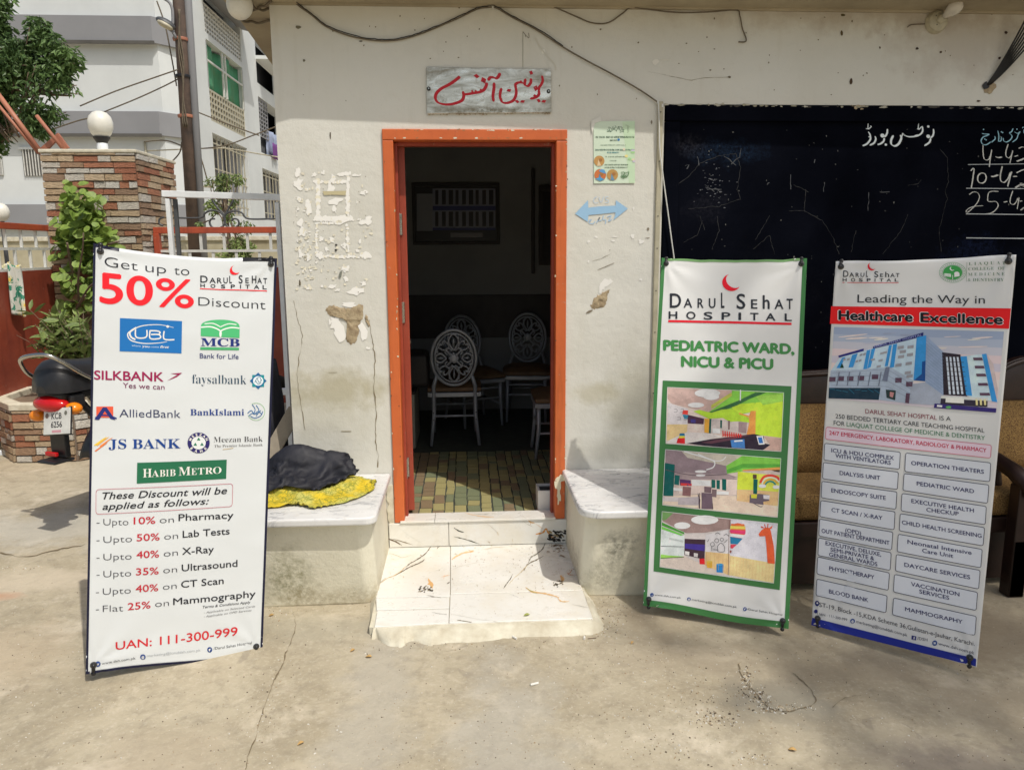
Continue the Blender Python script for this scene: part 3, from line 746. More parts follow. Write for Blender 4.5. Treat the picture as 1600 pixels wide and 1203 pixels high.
# rough lime skirt round the step
m = MB(); N = 70; ring_i = []; ring_o = []
out = [(40, 815), (75, 805), (110, 830), (170, 862), (240, 868), (270, 838), (330, 830), (400, 862), (440, 858), (560, 838), (700, 830), (860, 812), (1000, 800), (1180, 795), (1380, 788), (1500, 770), (1535, 730), (1500, 640), (1460, 560), (1400, 490)]
inn = [(60, 735), (65, 736), (80, 735), (130, 733), (240, 728), (280, 726), (340, 722), (410, 718), (470, 715), (560, 710), (700, 705), (860, 702), (1000, 700), (1180, 694), (1380, 686), (1440, 684), (1461, 682), (1440, 620), (1420, 560), (1392, 492)]
out = [(x/4.1026+570, y/4.1026+800) for x, y in spline(out, 4)]; inn = [(x/4.1026+570, y/4.1026+800) for x, y in spline(inn, 4)]
vs = []; n = len(out)
for k in range(6):
    t = k/5
    for i in range(n):
        a = at(*inn[i], 2, ZT-.006); b = at(*out[i], 2, 0.0)
        j = .006*noise.noise(Vector((i*.7, k*2.3, 0)))
        p = a.lerp(b, t); z = (ZT-.006)*(1-smooth(.25, 1, t))-.001*(1 if k == 5 else 0)+j*(1 if 0 < k < 5 else 0)
        if k == 5: p += Vector((noise.noise(Vector((i*1.3, 1, 0))), noise.noise(Vector((i*1.3, 5, 0))), 0))*.014; z = -.008
        vs.append((p.x, p.y, z))
m.add(vs, [(k*n+i, k*n+i+1, (k+1)*n+i+1, (k+1)*n+i) for k in range(5) for i in range(n-1)])
m.build('cement_skirt', M['cement'], st, smooth=True)
# left flank skirt
m = MB(); vs = []
for k in range(4):
    for i in range(12):
        y = -.03-.79*i/11; x = -.404+.0*k; vs.append((-.405+(-.012*k+.006*noise.noise(Vector((i, k*3, 7))))*min(1, (11-i)/4), y, (ZT-.004)*(1-k/3)**1.3-.012*(k == 3)))
m.add(vs, [(k*12+i, k*12+i+1, (k+1)*12+i+1, (k+1)*12+i) for k in range(3) for i in range(11)]); m.build('cement_skirt', M['cement'], st, smooth=True)
# veins printed in the glaze
def tread_pf(x, y, l): return at(*Zs(x, y), 2, ZT+.0004+.0003*l)
def riser_pf(x, y, l): return at(*Zs(x, y), 1, -.0146-.0003*l)
GLD = (212, 168, 112); BLK = (104, 96, 78); GRY = (160, 158, 150); OLV = (120, 108, 78)
def veins(I, L):
    for pts, w_, c in L:
        p = spline(pts, 5); n = len(p); I.line([(x+random.uniform(-1.5, 1.5), y+random.uniform(-1, 1)) for x, y in p], [w_*random.uniform(.4, 1.1)*min(1, .25+min(i, n-1-i)/4) for i in range(n)], c)
I = Ink(tread_pf)
veins(I, [([(425, 215), (395, 260), (340, 300), (290, 328), (265, 352)], 7, BLK), ([(385, 302), (350, 325), (290, 350), (240, 378), (195, 405)], 8, BLK), ([(265, 345), (235, 375), (190, 405), (140, 425), (90, 465)], 5, (190, 165, 120)), ([(135, 420), (110, 440), (90, 460)], 3, BLK),
          ([(495, 212), (475, 220), (462, 236)], 5, BLK), ([(555, 305), (590, 280), (640, 258), (700, 252)], 12, (225, 190, 140)), ([(700, 245), (680, 248), (665, 242)], 7, GLD),
          ([(1157, 195), (1140, 235), (1105, 265), (1065, 290), (1050, 325)], 8, (110, 106, 92)), ([(1145, 280), (1100, 305), (1050, 330), (1020, 365), (1000, 385)], 8, (110, 100, 78)), ([(1045, 335), (1010, 375), (960, 420), (925, 460)], 4, (200, 178, 130)), ([(950, 395), (930, 430), (905, 465), (888, 490)], 6, BLK),
          ([(550, 375), (600, 350), (680, 330), (730, 318)], 3, (205, 200, 188)), ([(545, 445), (525, 460)], 9, BLK), ([(490, 415), (515, 408), (545, 402)], 5, (220, 180, 140)), ([(505, 430), (510, 400)], 4, (220, 180, 140)),
          ([(1030, 482), (1070, 508), (1110, 515), (1160, 522), (1210, 535), (1245, 545)], 11, (214, 176, 128)), ([(1030, 482), (1080, 512), (1105, 516)], 4, (120, 140, 60)), ([(1235, 545), (1260, 572), (1310, 570)], 12, (216, 180, 130)),
          ([(590, 690), (620, 694), (685, 703)], 5, (120, 112, 90)), ([(400, 532), (440, 540), (490, 548)], 4, BLK), ([(430, 640), (480, 650), (530, 655)], 4, GRY), ([(930, 525), (960, 535), (990, 548)], 4, (190, 188, 184)), ([(1330, 590), (1380, 600), (1440, 612)], 3, GRY),
          ([(545, 650), (650, 670), (760, 690), (860, 700)], 3, (210, 208, 200)), ([(1295, 385), (1310, 400), (1345, 402)], 5, (196, 140, 96)), ([(1330, 360), (1318, 385), (1300, 395)], 5, (196, 140, 96)),
          ([(160, 265), (200, 275), (240, 290), (285, 278)], 4, (190, 184, 160)), ([(760, 240), (830, 225), (900, 222)], 4, (200, 190, 165))])
for x, y, s_ in ((405, 480, 1), (1250, 440, .8)):
    fan(I, rough_poly(x+15*s_, y-25*s_, 14*s_, 26*s_, 12, .5, -.4), GLD)
    for i in range(26): fan(I, rough_poly(x+random.uniform(-60, 30)*s_, y+random.uniform(0, 52)*s_-random.uniform(0, 10), 7*s_, 4*s_, 6, .5, -.5), random.choice(((60, 56, 46), (84, 78, 62), (50, 46, 40), OLV, (150, 140, 120))), 2)
for i in range(150):
    fan(I, rough_poly(random.uniform(560, 1380), random.uniform(205, 500), random.uniform(1.5, 4.5), random.uniform(1, 2), 6, .5, random.uniform(-1, 1)), random.choice(((190, 180, 150), (150, 130, 96), (170, 150, 110), (110, 92, 64))), 3)
for i in range(70): fan(I, rough_poly(random.uniform(110, 1440), random.uniform(220, 700), random.uniform(1.5, 5), random.uniform(1, 2), 6, .5, random.uniform(-1, 1)), random.choice(((190, 180, 150), (150, 130, 96))), 3)
for i in range(34): fan(I, rough_poly(random.gauss(1240, 30), 205+abs(random.gauss(0, 28)), 8, 2.5, 6, .5, random.uniform(-.3, .3)), (146, 118, 80), 3)
stuff(I.done('tread_vein', st, M['ink']))
I = Ink(riser_pf)
veins(I, [([(148, 168), (200, 190), (235, 212)], 11, (104, 84, 60)), ([(180, 172), (225, 185), (310, 210)], 6, (120, 100, 72)), ([(571, 98), (600, 118), (635, 129)], 9, (70, 72, 64)), ([(571, 158), (640, 172), (735, 203)], 7, (84, 84, 70)), ([(787, 186), (805, 198)], 6, (150, 120, 80)),
          ([(1040, 42), (1060, 62), (1090, 70)], 8, GLD), ([(1060, 62), (1062, 82)], 5, GLD), ([(1095, 140), (1140, 132), (1160, 108), (1175, 130), (1200, 160), (1240, 180)], 12, (200, 140, 70)), ([(1090, 70), (1150, 110)], 3, GLD), ([(1000, 42), (1040, 75), (1080, 95)], 2, (170, 165, 150)),
          ([(775, 65), (840, 120), (860, 150)], 2.5, (190, 180, 165)), ([(620, 42), (670, 92)], 2.5, (190, 184, 170)), ([(945, 170), (950, 190)], 4, (200, 180, 140)), ([(850, 125), (855, 148)], 4, (205, 180, 140)), ([(230, 110), (300, 160), (380, 205)], 2, (208, 206, 198))])
for i in range(40): fan(I, rough_poly(random.uniform(1180, 1286), random.uniform(118, 186), 11, 6, 7, .5, .4), random.choice(((30, 28, 26), (30, 28, 26), (44, 40, 34), (150, 130, 90))), 2)
stuff(I.done('riser_vein', st, M['ink']))
I = Ink(lambda x, y, l: at(*Zs(x, y), 2, .1764+.0003*l))
veins(I, [([(640, 4), (690, 16), (760, 28), (830, 30)], 7, (222, 190, 150)), ([(700, 10), (760, 14), (800, 8)], 3, GRY)])
stuff(I.done('threshold_vein', st, M['ink']))

# ------------------------------------------------------------------ masonry benches with marble tops
def bench(name, label, xa, xb, inner, zt=.42):
    t = thing(name, label, 'bench', ((xa+xb)/2, -.3, 0), 'masonry benches beside the doorway')
    s = 1 if inner == 'r' else -1
    # body: tapering slightly outward at the foot
    m = MB(); i0 = (xb-.03 if s > 0 else xa+.03); e0 = (xa if s > 0 else xb)
    top = [(e0, -.002), (i0, -.002), (i0, -.555), (i0-s*.05, -.60), (e0, -.60)]
    fo = .0
    bot = [(e0, -.002), (i0+s*.012, -.002), (i0+s*.014, -.50), (i0-s*.03, -.535), (e0, -.545)]
    nz = 6; vs = []
    for k in range(nz+1):
        q = k/nz; z = -.01+(zt-.034+.01)*q
        for (tx, ty), (bx, by) in zip(top, bot): vs.append((bx+(tx-bx)*q, by+(ty-by)*q*1.0, z))
    # the plaster face is vertical, the slab hangs over it
    vs = [(x, y if y > -.1 else y+.06*(z/zt)*0, z) for x, y, z in vs]
    fs = [(k*5+i, k*5+(i+1) % 5, (k+1)*5+(i+1) % 5, (k+1)*5+i) for k in range(nz) for i in range(5)]+[tuple(range(5)), tuple(nz*5+i for i in range(5))]
    m.add(vs, fs); m.build('body', M['masonry'], t, bevel=.012, seg=3)
    # slab with a rounded front corner
    ii = xb if s > 0 else xa; pts = [(e0, -.004), (ii, -.004)]
    r = .05 if s > 0 else .09; yc = -.645
    for k in range(9):
        a = k/8*pi/2; pts.append((ii-s*r+s*r*cos(a), yc+r-r*sin(a)))
    pts.append((e0, yc))
    m = MB(); m.prism([Vector((x, y, zt)) for x, y in pts], (0, 0, -.034)); m.build('marble_slab', M['slab'], t, bevel=.009, seg=3)
    return t
bench('masonry_bench', 'plastered bench with grey veined marble top left of the doorway, under the yellow cloth', -.90, -.386, 'r')
bench('masonry_bench', 'plastered bench with bare grey veined marble top right of the doorway', .462, .90, 'l')

# ------------------------------------------------------------------ notice board
nb = thing('notice_board', 'large black painted notice board with white Urdu heading and chalked dates', 'notice board', (1.8, 0, .8))
NBX0, NBX1, NBZ0 = .935, 3.6, .62
M['board'] = None
def board_mat():
    t = NT('black_board_paint')
    c = t.mix(t.rng(t.noise(1.4, 5, .6), .4, .7), (.003, .0035, .006), (.006, .007, .012))
    for ctr, r, a, cc in (((1.25, 0, 1.95), (.22, .5, .07), .5, (.02, .04, .08)), ((1.05, 0, 1.98), (.1, .5, .06), .5, (.04, .04, .05)), ((2.5, 0, 1.45), (.22, .5, .12), .45, (.02, .03, .08)), ((1.15, 0, 1.7), (.12, .5, .08), .4, (.03, .03, .04)), ((1.4, 0, 1.2), (.4, .5, .3), .2, (.03, .03, .035))):
        c = t.mix(t.math('MULTIPLY', t.math('MULTIPLY', t.blob(ctr, r, 12, .5), t.rng(t.noise(60, 5, .8), .4, .65)), a), c, cc)
    c = t.mix(t.rng(t.noise(45, 6, .8), .68, .80, 0, .12), c, (.08, .08, .08))
    t.bump(t.noise(20, 5, .6), .3, .006)
    return t.out(c, t.rng(t.noise(5, 4), .3, .7, .8, .95), 0, 0)
M['board'] = board_mat()
m = MB(); m.box(NBX0+.07, NBX1, .018, .034, NBZ0, BZ-.072); m.build('board_face', M['board'], nb, fix=False)
m = MB(); m.box(NBX0, NBX1, -.004, .034, BZ-.074, BZ-.001); m.build('rail', M['board'], nb, bevel=.006)
m = MB(); m.box(NBX0, NBX0+.072, -.003, .034, NBZ0, BZ-.076); m.build('stile', M['board'], nb, bevel=.006)
I = Ink(lambda x, y, l: at(x, y, 1, -.0048-.0004*l))
for i in range(60): 
    x = random.uniform(1040, 1600); fan(I, rough_poly(x, 163.5+(x-1035)*.0115+random.uniform(-1.5, 1.2), random.uniform(2, 6), random.uniform(.6, 1.8), 7, .5), random.choice(((150, 145, 125), (176, 172, 156), (60, 56, 50))))
stuff(I.done('chipped_edge', nb, M['paint']))
Zb = zoomed(1330, 180, 5.73)
I = Ink(wallpf(.0172, Zb), 1.0); J = Ink(wallpf(.0172, Zb), 1.0); CH = (228, 236, 238); LB = (150, 196, 214)
for w_, pts in ((15, [(152, 150), (168, 175), (172, 215), (150, 250), (125, 268), (102, 275)]), (8, [(152, 75), (150, 122), (160, 122), (180, 104), (168, 98)]), (8, [(130, 122), (160, 128)]), (15, [(212, 190), (220, 215), (205, 250), (165, 272)]),
                (15, [(324, 125), (322, 160), (310, 185), (296, 196)]), (15, [(296, 205), (290, 235), (262, 258), (235, 265)]), (14, [(636, 100), (640, 140), (625, 168), (590, 188), (530, 196), (495, 190), (480, 180)]), (9, [(560, 190), (600, 176)]), (9, [(478, 188), (462, 165), (452, 195), (436, 180)]),
                (18, [(440, 180), (448, 210), (425, 258), (390, 278), (360, 262), (358, 225), (378, 182)]), (8, [(604, 75), (600, 125), (612, 124), (634, 102)]), (8, [(588, 125), (616, 130)]), (14, [(736, 125), (738, 160), (728, 190), (708, 205)]), (15, [(712, 208), (700, 245), (655, 276)])):
    pen(I, pts, w_*1.15, CH, 1)
for x, y, r in ((280, 185, 20), (690, 192, 18), (310, 266, 12), (690, 104, 12), (160, 196, 6)): I.ell(x, y, r, r*.9, CH, 2, 10, rot=.5)
for w_, pts in ((9, [(1170, 165), (1200, 172), (1235, 172), (1212, 186), (1180, 200), (1163, 232), (1178, 262), (1212, 266), (1250, 240)]), (9, [(1285, 190), (1288, 215), (1255, 246)]), (9, [(1312, 140), (1322, 190), (1318, 240)]), (8, [(1318, 236), (1340, 232), (1345, 195)]),
                (9, [(1450, 120), (1436, 150), (1418, 162), (1440, 190), (1425, 222), (1392, 242), (1366, 232), (1360, 205)]), (8, [(1460, 152), (1490, 165), (1512, 150), (1495, 178), (1480, 215), (1442, 244)]), (8, [(1530, 118), (1545, 108)]), (8, [(1546, 130), (1546, 165)])):
    pen(J, pts, w_*1.1, LB, 1)
for x, y in ((1185, 130), (1196, 216), (1208, 224), (1345, 152), (1356, 158), (1484, 128)): J.ell(x, y, 6, 6, LB, 2, 8, rot=.6)
I.done('heading_lettering', nb, M['paint']); J.done('date_heading', nb, M['paint'])
I = Ink(wallpf(.0172, Zb), 1.0); CK = (205, 205, 200)
for w_, pts in ((9, [(1180, 270), (1180, 330), (1190, 392), (1222, 402), (1245, 370), (1258, 312)]), (9, [(1258, 312), (1246, 380), (1236, 465)]), (13, [(1295, 375), (1318, 382), (1348, 376)]), (9, [(1405, 262), (1386, 320), (1386, 368), (1412, 384), (1436, 355), (1446, 318)]), (9, [(1446, 318), (1420, 430)]), (9, [(1462, 372), (1492, 362)]), (9, [(1500, 300), (1530, 286), (1547, 290)]), (14, [(1482, 415), (1520, 402), (1547, 388)]),
                (10, [(1070, 500), (1098, 478), (1090, 560), (1075, 652)]), (11, [(1160, 520), (1136, 545), (1134, 590), (1160, 610), (1195, 598), (1208, 560), (1195, 525), (1165, 520)]), (15, [(1256, 552), (1285, 548), (1312, 536)]), (11, [(1352, 460), (1336, 530), (1338, 585), (1368, 604), (1402, 570), (1424, 515)]), (11, [(1436, 508), (1416, 580), (1400, 640)]), (11, [(1450, 552), (1482, 548)]), (10, [(1480, 518), (1515, 500), (1547, 488)]), (13, [(1470, 652), (1505, 628), (1547, 622)]),
                (7, [(1058, 712), (1090, 690), (1130, 695), (1148, 735), (1125, 790), (1080, 840), (1040, 872), (1028, 862), (1050, 838), (1100, 818), (1180, 812)]), (8, [(1318, 684), (1236, 690), (1222, 765), (1250, 775), (1295, 775), (1316, 808), (1290, 852), (1250, 878), (1200, 886)]), (10, [(1366, 780), (1396, 774)]), (8, [(1446, 680), (1425, 745), (1425, 790), (1455, 800), (1478, 775), (1490, 745)]), (8, [(1502, 738), (1486, 842)]), (9, [(1510, 772), (1530, 768)]), (9, [(1516, 852), (1547, 828)])):
    p = spline(pts, 5)
    for off in (-.28, .12, .36):
        q = [(x+off*w_+random.uniform(-.8, .8), y+off*w_*.5+random.uniform(-.8, .8)) for x, y in p]; I.line(q, [w_*random.uniform(.22, .5) for _ in q], CK if off else (225, 225, 220), 1)
for pts, w_ in (([(1045, 444), (1300, 441), (1547, 438)], 5), ([(1030, 656), (1300, 658), (1547, 660)], 6), ([(1028, 885), (1300, 888), (1547, 891)], 7), ([(1030, 1100), (1300, 1103), (1547, 1105)], 8)): I.line(spline(pts, 8), w_, (190, 195, 198), 1)
for i in range(26): fan(I, rough_poly(random.uniform(1500, 1547), random.uniform(610, 650), 7, 3, 6, .5, -.4), (150, 150, 148), 1)
I.done('chalk_writing', nb, M['paint'])
# hairline cracks and scratches in the board
I = Ink(wallpf(.0172), 1.0)
Z8 = zoomed(1000, 0, 2.6667)
def bcrack(pts, wd, c):
    p = [Z8(*q) for q in pts]; out = []
    for a, b in zip(p[:-1], p[1:]):
        n = max(2, int(sqrt((a[0]-b[0])**2+(a[1]-b[1])**2)/4))
        for i in range(n): out.append((a[0]+(b[0]-a[0])*i/n+random.uniform(-.8, .8), a[1]+(b[1]-a[1])*i/n+random.uniform(-.8, .8)))
    out.append(p[-1]); I.line(out, [wd*random.uniform(.3, 1.2) for _ in out], c)
G1 = (40, 40, 42); G2 = (74, 76, 80)
for pts in ([(150, 770), (200, 740), (250, 680), (330, 650), (400, 640)], [(400, 640), (420, 700), (405, 790), (420, 830), (330, 860), (200, 870)], [(690, 790), (685, 880), (620, 880)], [(685, 880), (760, 920), (800, 980), (830, 1060)], [(1250, 620), (1280, 660), (1285, 760), (1270, 800), (1280, 830), (1245, 960), (1255, 1050)],
            [(700, 800), (640, 770)], [(1115, 895), (1090, 960), (1010, 1060)], [(470, 1040), (540, 980), (560, 1060)], [(180, 1010), (240, 980), (260, 920)], [(1115, 775), (1160, 765), (1172, 750)], [(250, 900), (270, 960)], [(540, 900), (480, 1000)], [(900, 960), (880, 1050)], [(320, 900), (330, 960), (300, 1040)]):
    bcrack(pts, .9, G1)
for pts in ([(190, 690), (205, 690), (195, 705)], [(420, 620), (415, 655), (380, 685)], [(350, 650), (400, 690)], [(540, 760), (530, 770)], [(628, 730), (628, 790)], [(728, 665), (726, 680)], [(768, 760), (765, 800)], [(240, 655), (245, 690)], [(280, 790), (340, 790)], [(270, 770), (310, 800)], [(1000, 800), (1040, 800)], [(955, 800), (950, 880)]):
    bcrack(pts, 1.3, G2)
for i in range(110):
    x = random.uniform(1060, 1590); y = random.uniform(200, 570); fan(I, rough_poly(x, y, random.uniform(.4, 1.3), random.uniform(.4, 1.5), 6, .5), random.choice((G1, G1, (60, 60, 60), (110, 110, 106))))
for i in range(60):
    fan(I, rough_poly(random.gauss(1115, 14), random.gauss(290, 18), random.uniform(.5, 1.8), random.uniform(.3, .8), 6, .5), (96, 98, 104))
stuff(I.done('scratch', nb, M['paint']))
# painted conduit strip between wall and board
cs = thing('cable_trunking', 'narrow cream painted trunking running down beside the black board', 'trunking', (.915, 0, 1.2))
m = MB(); m.box(.897, .921, -.014, 0, .45, 2.168); m.build('cover', simple('aged_cream_trim', (.50, .46, .33), .6, 0, .3, 10, .4), cs, bevel=.004)
m = MB()
for z in (2.12, 1.9, 1.65, 1.5, 1.3, 1.1, .8): m.ell((.909, -.0145, z), (.0035, .0015, .0035), 6, 4)
m.build('screw', M['bdark'], cs)

# ------------------------------------------------------------------ sign above the door
sg = thing('office_sign', 'small worn steel plate above the door with red hand painted Urdu lettering', 'sign', (.12, 0, 2.12))
def sign_mat():
    t = NT('worn_steel_reflections')
    v = t.mapv((1, 1, 3.2)); a = t.noise(5.5, 5, .6, v, 1.6)
    c = t.mix(t.rng(a, .35, .65), (.84, .82, .74), (.36, .34, .28))  # pale and dark swirls put reflections into the steel colour
    rust = t.noise(26, 6, .75)
    c = t.mix(t.rng(rust, .56, .72, 0, .7), c, (.22, .18, .11))
    for ctr, r, am in (((.10, 0, 2.125), (.3, .5, .022), .8), ((-.09, 0, 2.29), (.09, .5, .03), .55), ((.14, 0, 2.28), (.08, .5, .03), .4), ((.37, 0, 2.26), (.05, .5, .05), .4)):
        c = t.mix(t.math('MULTIPLY', t.math('MULTIPLY', t.blob(ctr, r, 22, .5), t.rng(t.noise(60, 5, .8), .35, .6)), am), c, (.17, .13, .07))
    t.bump(t.noise(90, 4, .6), .15, .002)
    return t.out(c, t.rng(a, .3, .7, .2, .42), .85)
q = [at(x, y, 1, -.012) for x, y in ((666, 105), (861, 108.5), (861.5, 176), (667, 178))]
m = MB(); m.prism(q, (0, .009, 0)); m.build('plate', sign_mat(), sg, bevel=.0015, seg=1)
Zn = zoomed(660, 95, 7.619)
for x, y in ((75, 337), (1502, 368)):
    p = at(*Zn(x, y), 1, -.012); m = MB(); m.lathe([(.009, 0), (.009, .004), (.006, .007), (.001, .008)], p, Matrix.Rotation(pi/2, 3, 'X'), 12); m.build('screw', M['blackmetal'], sg, smooth='a')
    m = MB(); m.lathe([(.0035, .008), (.0035, .0088)], p, Matrix.Rotation(pi/2, 3, 'X'), 8); m.build('rivet', M['chrome'], sg)
I = Ink(wallpf(-.0122, Zn), 1.0); RD = (186, 22, 38)
for w_, pts in ((26, [(852, 262), (852, 330), (840, 420), (850, 490)]), (26, [(782, 240), (805, 205), (840, 200), (878, 212), (905, 190), (925, 148)]), (26, [(765, 262), (760, 300), (735, 345), (700, 368), (660, 380), (600, 390), (540, 400), (495, 404)]), (18, [(700, 362), (690, 338)]), (18, [(640, 380), (632, 352)]), (18, [(600, 388), (588, 352)]),
                (26, [(480, 365), (492, 420), (475, 470), (420, 500), (340, 520), (260, 522), (190, 500), (155, 450), (168, 390), (225, 335), (310, 290), (380, 245), (425, 210), (446, 190)]), (24, [(300, 300), (360, 262), (410, 222)]), (22, [(150, 445), (180, 500), (270, 528)]),
                (22, [(1422, 178), (1432, 240), (1412, 290), (1390, 320), (1388, 360)]), (24, [(1382, 350), (1388, 400), (1350, 438), (1280, 456)]), (24, [(1292, 212), (1290, 262), (1262, 300), (1235, 300), (1218, 280), (1228, 215)]), (24, [(1240, 300), (1195, 268), (1150, 262), (1118, 275), (1108, 300), (1118, 370), (1108, 430), (1075, 480), (1010, 505), (955, 495), (928, 450), (926, 390), (942, 328)]), (18, [(1160, 268), (1180, 240)]), (24, [(930, 440), (950, 495), (1010, 512)])):
    pen(I, pts, w_*1.5, RD, 1, radians(30), .42)
for x, y, rx, ry, ro in ((645, 186, 36, 26, .2), (728, 236, 34, 44, -.3), (1350, 330, 32, 36, .4), (1294, 146, 28, 26, .5), (1030, 356, 32, 22, -.3), (1128, 488, 30, 20, .3), (1192, 488, 32, 20, -.3), (1385, 478, 28, 22, .4), (1445, 486, 32, 20, -.3), (1340, 420, 24, 20, 0)):
    I.poly([(x+a*cos(ro)-b*sin(ro), y+a*sin(ro)+b*cos(ro)) for a, b in ((-rx, 0), (-rx*.2, -ry), (rx, -ry*.1), (rx*.25, ry))], RD, 2)
I.ell(730, 250, 14, 12, (150, 30, 40), 3, 8); I.ell(1345, 322, 9, 8, (170, 110, 110), 3, 8)
I.done('lettering', sg, M['ink'])
m = MB()
for i in range(60):
    x = random.uniform(668, 860); p = at(x, 178-(x-668)*.008+random.uniform(-.6, 2), 1, -.006); m.ell(p, (random.uniform(.002, .006), .003, random.uniform(.001, .003)), 6, 4)
stuff(m.build('rust_flake', M['bare'], sg))

# ------------------------------------------------------------------ paper notice
pn = thing('paper_notice', 'small pale green printed notice taped to the wall right of the doorway', 'poster', (.65, 0, 1.8))
def paper_pf(x, y, l):
    p = at(*Zr(x, y), 1, -.004-.0005*l); return p+Vector((0, -.0025*noise.noise(p*9)-.004*max(0, (p.z-2.03))*0, 0))
I = Ink(paper_pf, .96)
I.quad([(140, 38), (383, 34), (384, 400), (142, 402)], (212, 228, 206), 1, 10, 14)
I.done('sheet', pn, M['ink'])
m = MB(); P = [at(*Zr(x, y), 1, -.0065) for x, y in ((128, 35), (182, 8), (186, 36), (150, 48), (132, 110), (126, 60))]; m.prism(P, (0, .002, 0)); m.build('tape', simple('masking_tape', (.78, .77, .70), .6), pn)
I = Ink(paper_pf, .96); rnd2 = random.Random(5)
I.quad([(310, 40), (382, 38), (384, 400), (350, 400)], (200, 224, 190), 2, 4, 10)
DK = (70, 96, 74)
for k in range(9):
    x0 = 222+k*11; I.line(spline([(x0, rnd2.uniform(62, 100)), (x0+8, rnd2.uniform(66, 104)), (x0-4, rnd2.uniform(70, 104)), (x0+12, rnd2.uniform(62, 100))], 3), 2.2, (86, 116, 92), 3)
for k in range(5): I.line(spline([(330+rnd2.uniform(-8, 22), 60+k*9), (345, 64+k*9), (338, 72+k*8)], 3), 2, (130, 150, 120), 3)
def wordrow(x0, x1, y, h, c):
    x = x0
    while x < x1:
        w_ = rnd2.uniform(8, 30)
        xx = x
        while xx < min(x+w_, x1):
            I.line([(xx, y-h/2), (xx+rnd2.uniform(-1, 1), y+h/2)], 2.4, c, 3); 
            if rnd2.random() < .6: I.line([(xx, y+rnd2.choice((-1, 0, 1))*h*.4), (xx+4, y+rnd2.choice((-1, 0, 1))*h*.4)], 2, c, 3)
            xx += 5.5
        x += w_+5
for a in ((155, 380, 130, 11, DK), (238, 278, 149, 10, DK), (183, 330, 177, 5, (120, 140, 120)), (152, 378, 205, 9, (56, 96, 84)), (222, 292, 221, 8, (50, 130, 140)), (212, 325, 245, 6, (110, 130, 110)), (238, 272, 268, 6, (120, 140, 120)), (208, 342, 292, 6, DK), (208, 342, 308, 6, DK)): wordrow(*a)
I.ell(288, 145, 8, 7, (60, 130, 190), 3, 8)
for x, y, r, c, c2 in ((174, 270, 31, (196, 150, 90), (226, 200, 160)), (180, 352, 35, (206, 120, 70), (90, 140, 180)), (252, 352, 33, (190, 150, 90), (110, 150, 180))):
    I.ell(x, y, r, r, c, 3, 18); I.poly([(x-5, y-10), (x+12, y+r*.95), (x-12, y+r*.95)], c2, 4); I.ell(x+8, y-6, r*.35, r*.3, (170, 120, 70), 5, 8)
I.poly([(172, 330), (185, 318), (205, 322), (214, 345), (190, 340)], (100, 160, 210), 5); I.poly([(150, 375), (180, 365), (205, 378), (180, 388)], (80, 160, 210), 5)
for k in range(9): I.line(spline([(300+rnd2.uniform(0, 50), 330+rnd2.uniform(0, 45)) for _ in range(4)], 3), 1.8, (90, 130, 90), 4)
for k in range(8): I.ell(rnd2.uniform(300, 380), rnd2.uniform(190, 310), rnd2.uniform(6, 14), rnd2.uniform(5, 9), rnd2.choice(((226, 214, 190), (206, 196, 220), (236, 222, 150), (170, 214, 150))), 3, 8)
I.done('printing', pn, M['ink'])

# ------------------------------------------------------------------ cables, lamp holder, hole
def wire(pts, r, name, label, cat='cable', yw=-.010, mat='cable', grp=None, n=5, k=8):
    P = []
    for x, y in spline(pts, k): 
        p = at(x, y, 1, yw); P.append(p+Vector((0, -.002*noise.noise(p*8), 0)))
    m = MB(); m.tube(P, r, n); o = m.build(name, M[mat], None, smooth=True); return tag(o, label, cat, grp)
w1 = [(455, 0), (470, 12), (487, 24), (510, 42), (545, 56), (585, 63.5), (620, 63), (655, 54), (690, 40), (720, 27), (745, 15), (762, 12), (775, 12.5), (800, 27), (840, 48), (880, 74), (920, 97), (960, 118), (1000, 141), (1028, 160)]
c1 = wire(w1, .0036, 'wall_cable', 'sagging twin cable pinned above the doorway that drops to the board corner')
m = MB(); m.tube([at(x, y-2.2+random.uniform(-.6, .6), 1, -.012) for x, y in spline(w1[:16], 6)], .0022, 5); o = m.build('strand', M['cableblack'], c1, smooth=True)
for x, y in ((770, 13), (1028, 160), (1035, 165)):
    p = at(x, y, 1, -.012); m = MB(); m.box(p.x-.004, p.x+.004, -.016, 0, p.z-.008, p.z+.006); m.build('clip', M['whitepaint'], c1)
wire([(700, 0), (740, 6), (775, 9), (810, 6), (838, 3), (860, 9), (900, 26), (925, 36), (950, 36), (972, 22), (985, 13), (1010, 15), (1060, 20), (1110, 19), (1150, 16), (1156, 25), (1160, 45), (1166, 64), (1154, 66)], .0032, 'wall_cable', 'higher cable looping along the ceiling line and ending in a loose twist')
wire([(1029, 160), (1030, 200), (1031, 235), (1036, 275), (1042, 320), (1050, 380), (1054, 410)], .0032, 'wall_cable', 'pale cable hanging straight down over the left edge of the black board', yw=-.022, mat='whitepaint')
wire([(1418, 43), (1425, 39), (1445, 38)], .0025, 'wall_cable', 'short stub of wire beside the round lamp holder')
m = MB(); 
for k in range(3): m.tube([at(x+k*2.5+random.uniform(-1, 1), y+k*1.5, 1, -.012-.004*k) for x, y in spline([(395, -4), (422, 6), (440, 2)], 5)], .004, 5)
lh = thing('wall_lamp', 'cream round lamp holder with an unlit white bulb high on the right wall', 'lamp', tuple(at(1460, 36, 1, 0)))
p = at(1461, 36, 1, 0); R_ = Matrix.Rotation(pi/2, 3, 'X')
M['cream'] = simple('aged_cream_plastic', (.50, .46, .34), .4, 0, .25, 30, .1)
m = MB(); m.lathe([(.050, 0), (.050, .012), (.044, .020), (.044, .028), (.034, .036), (.022, .038)], p, R_, 28); m.build('base', M['cream'], lh, smooth='a')
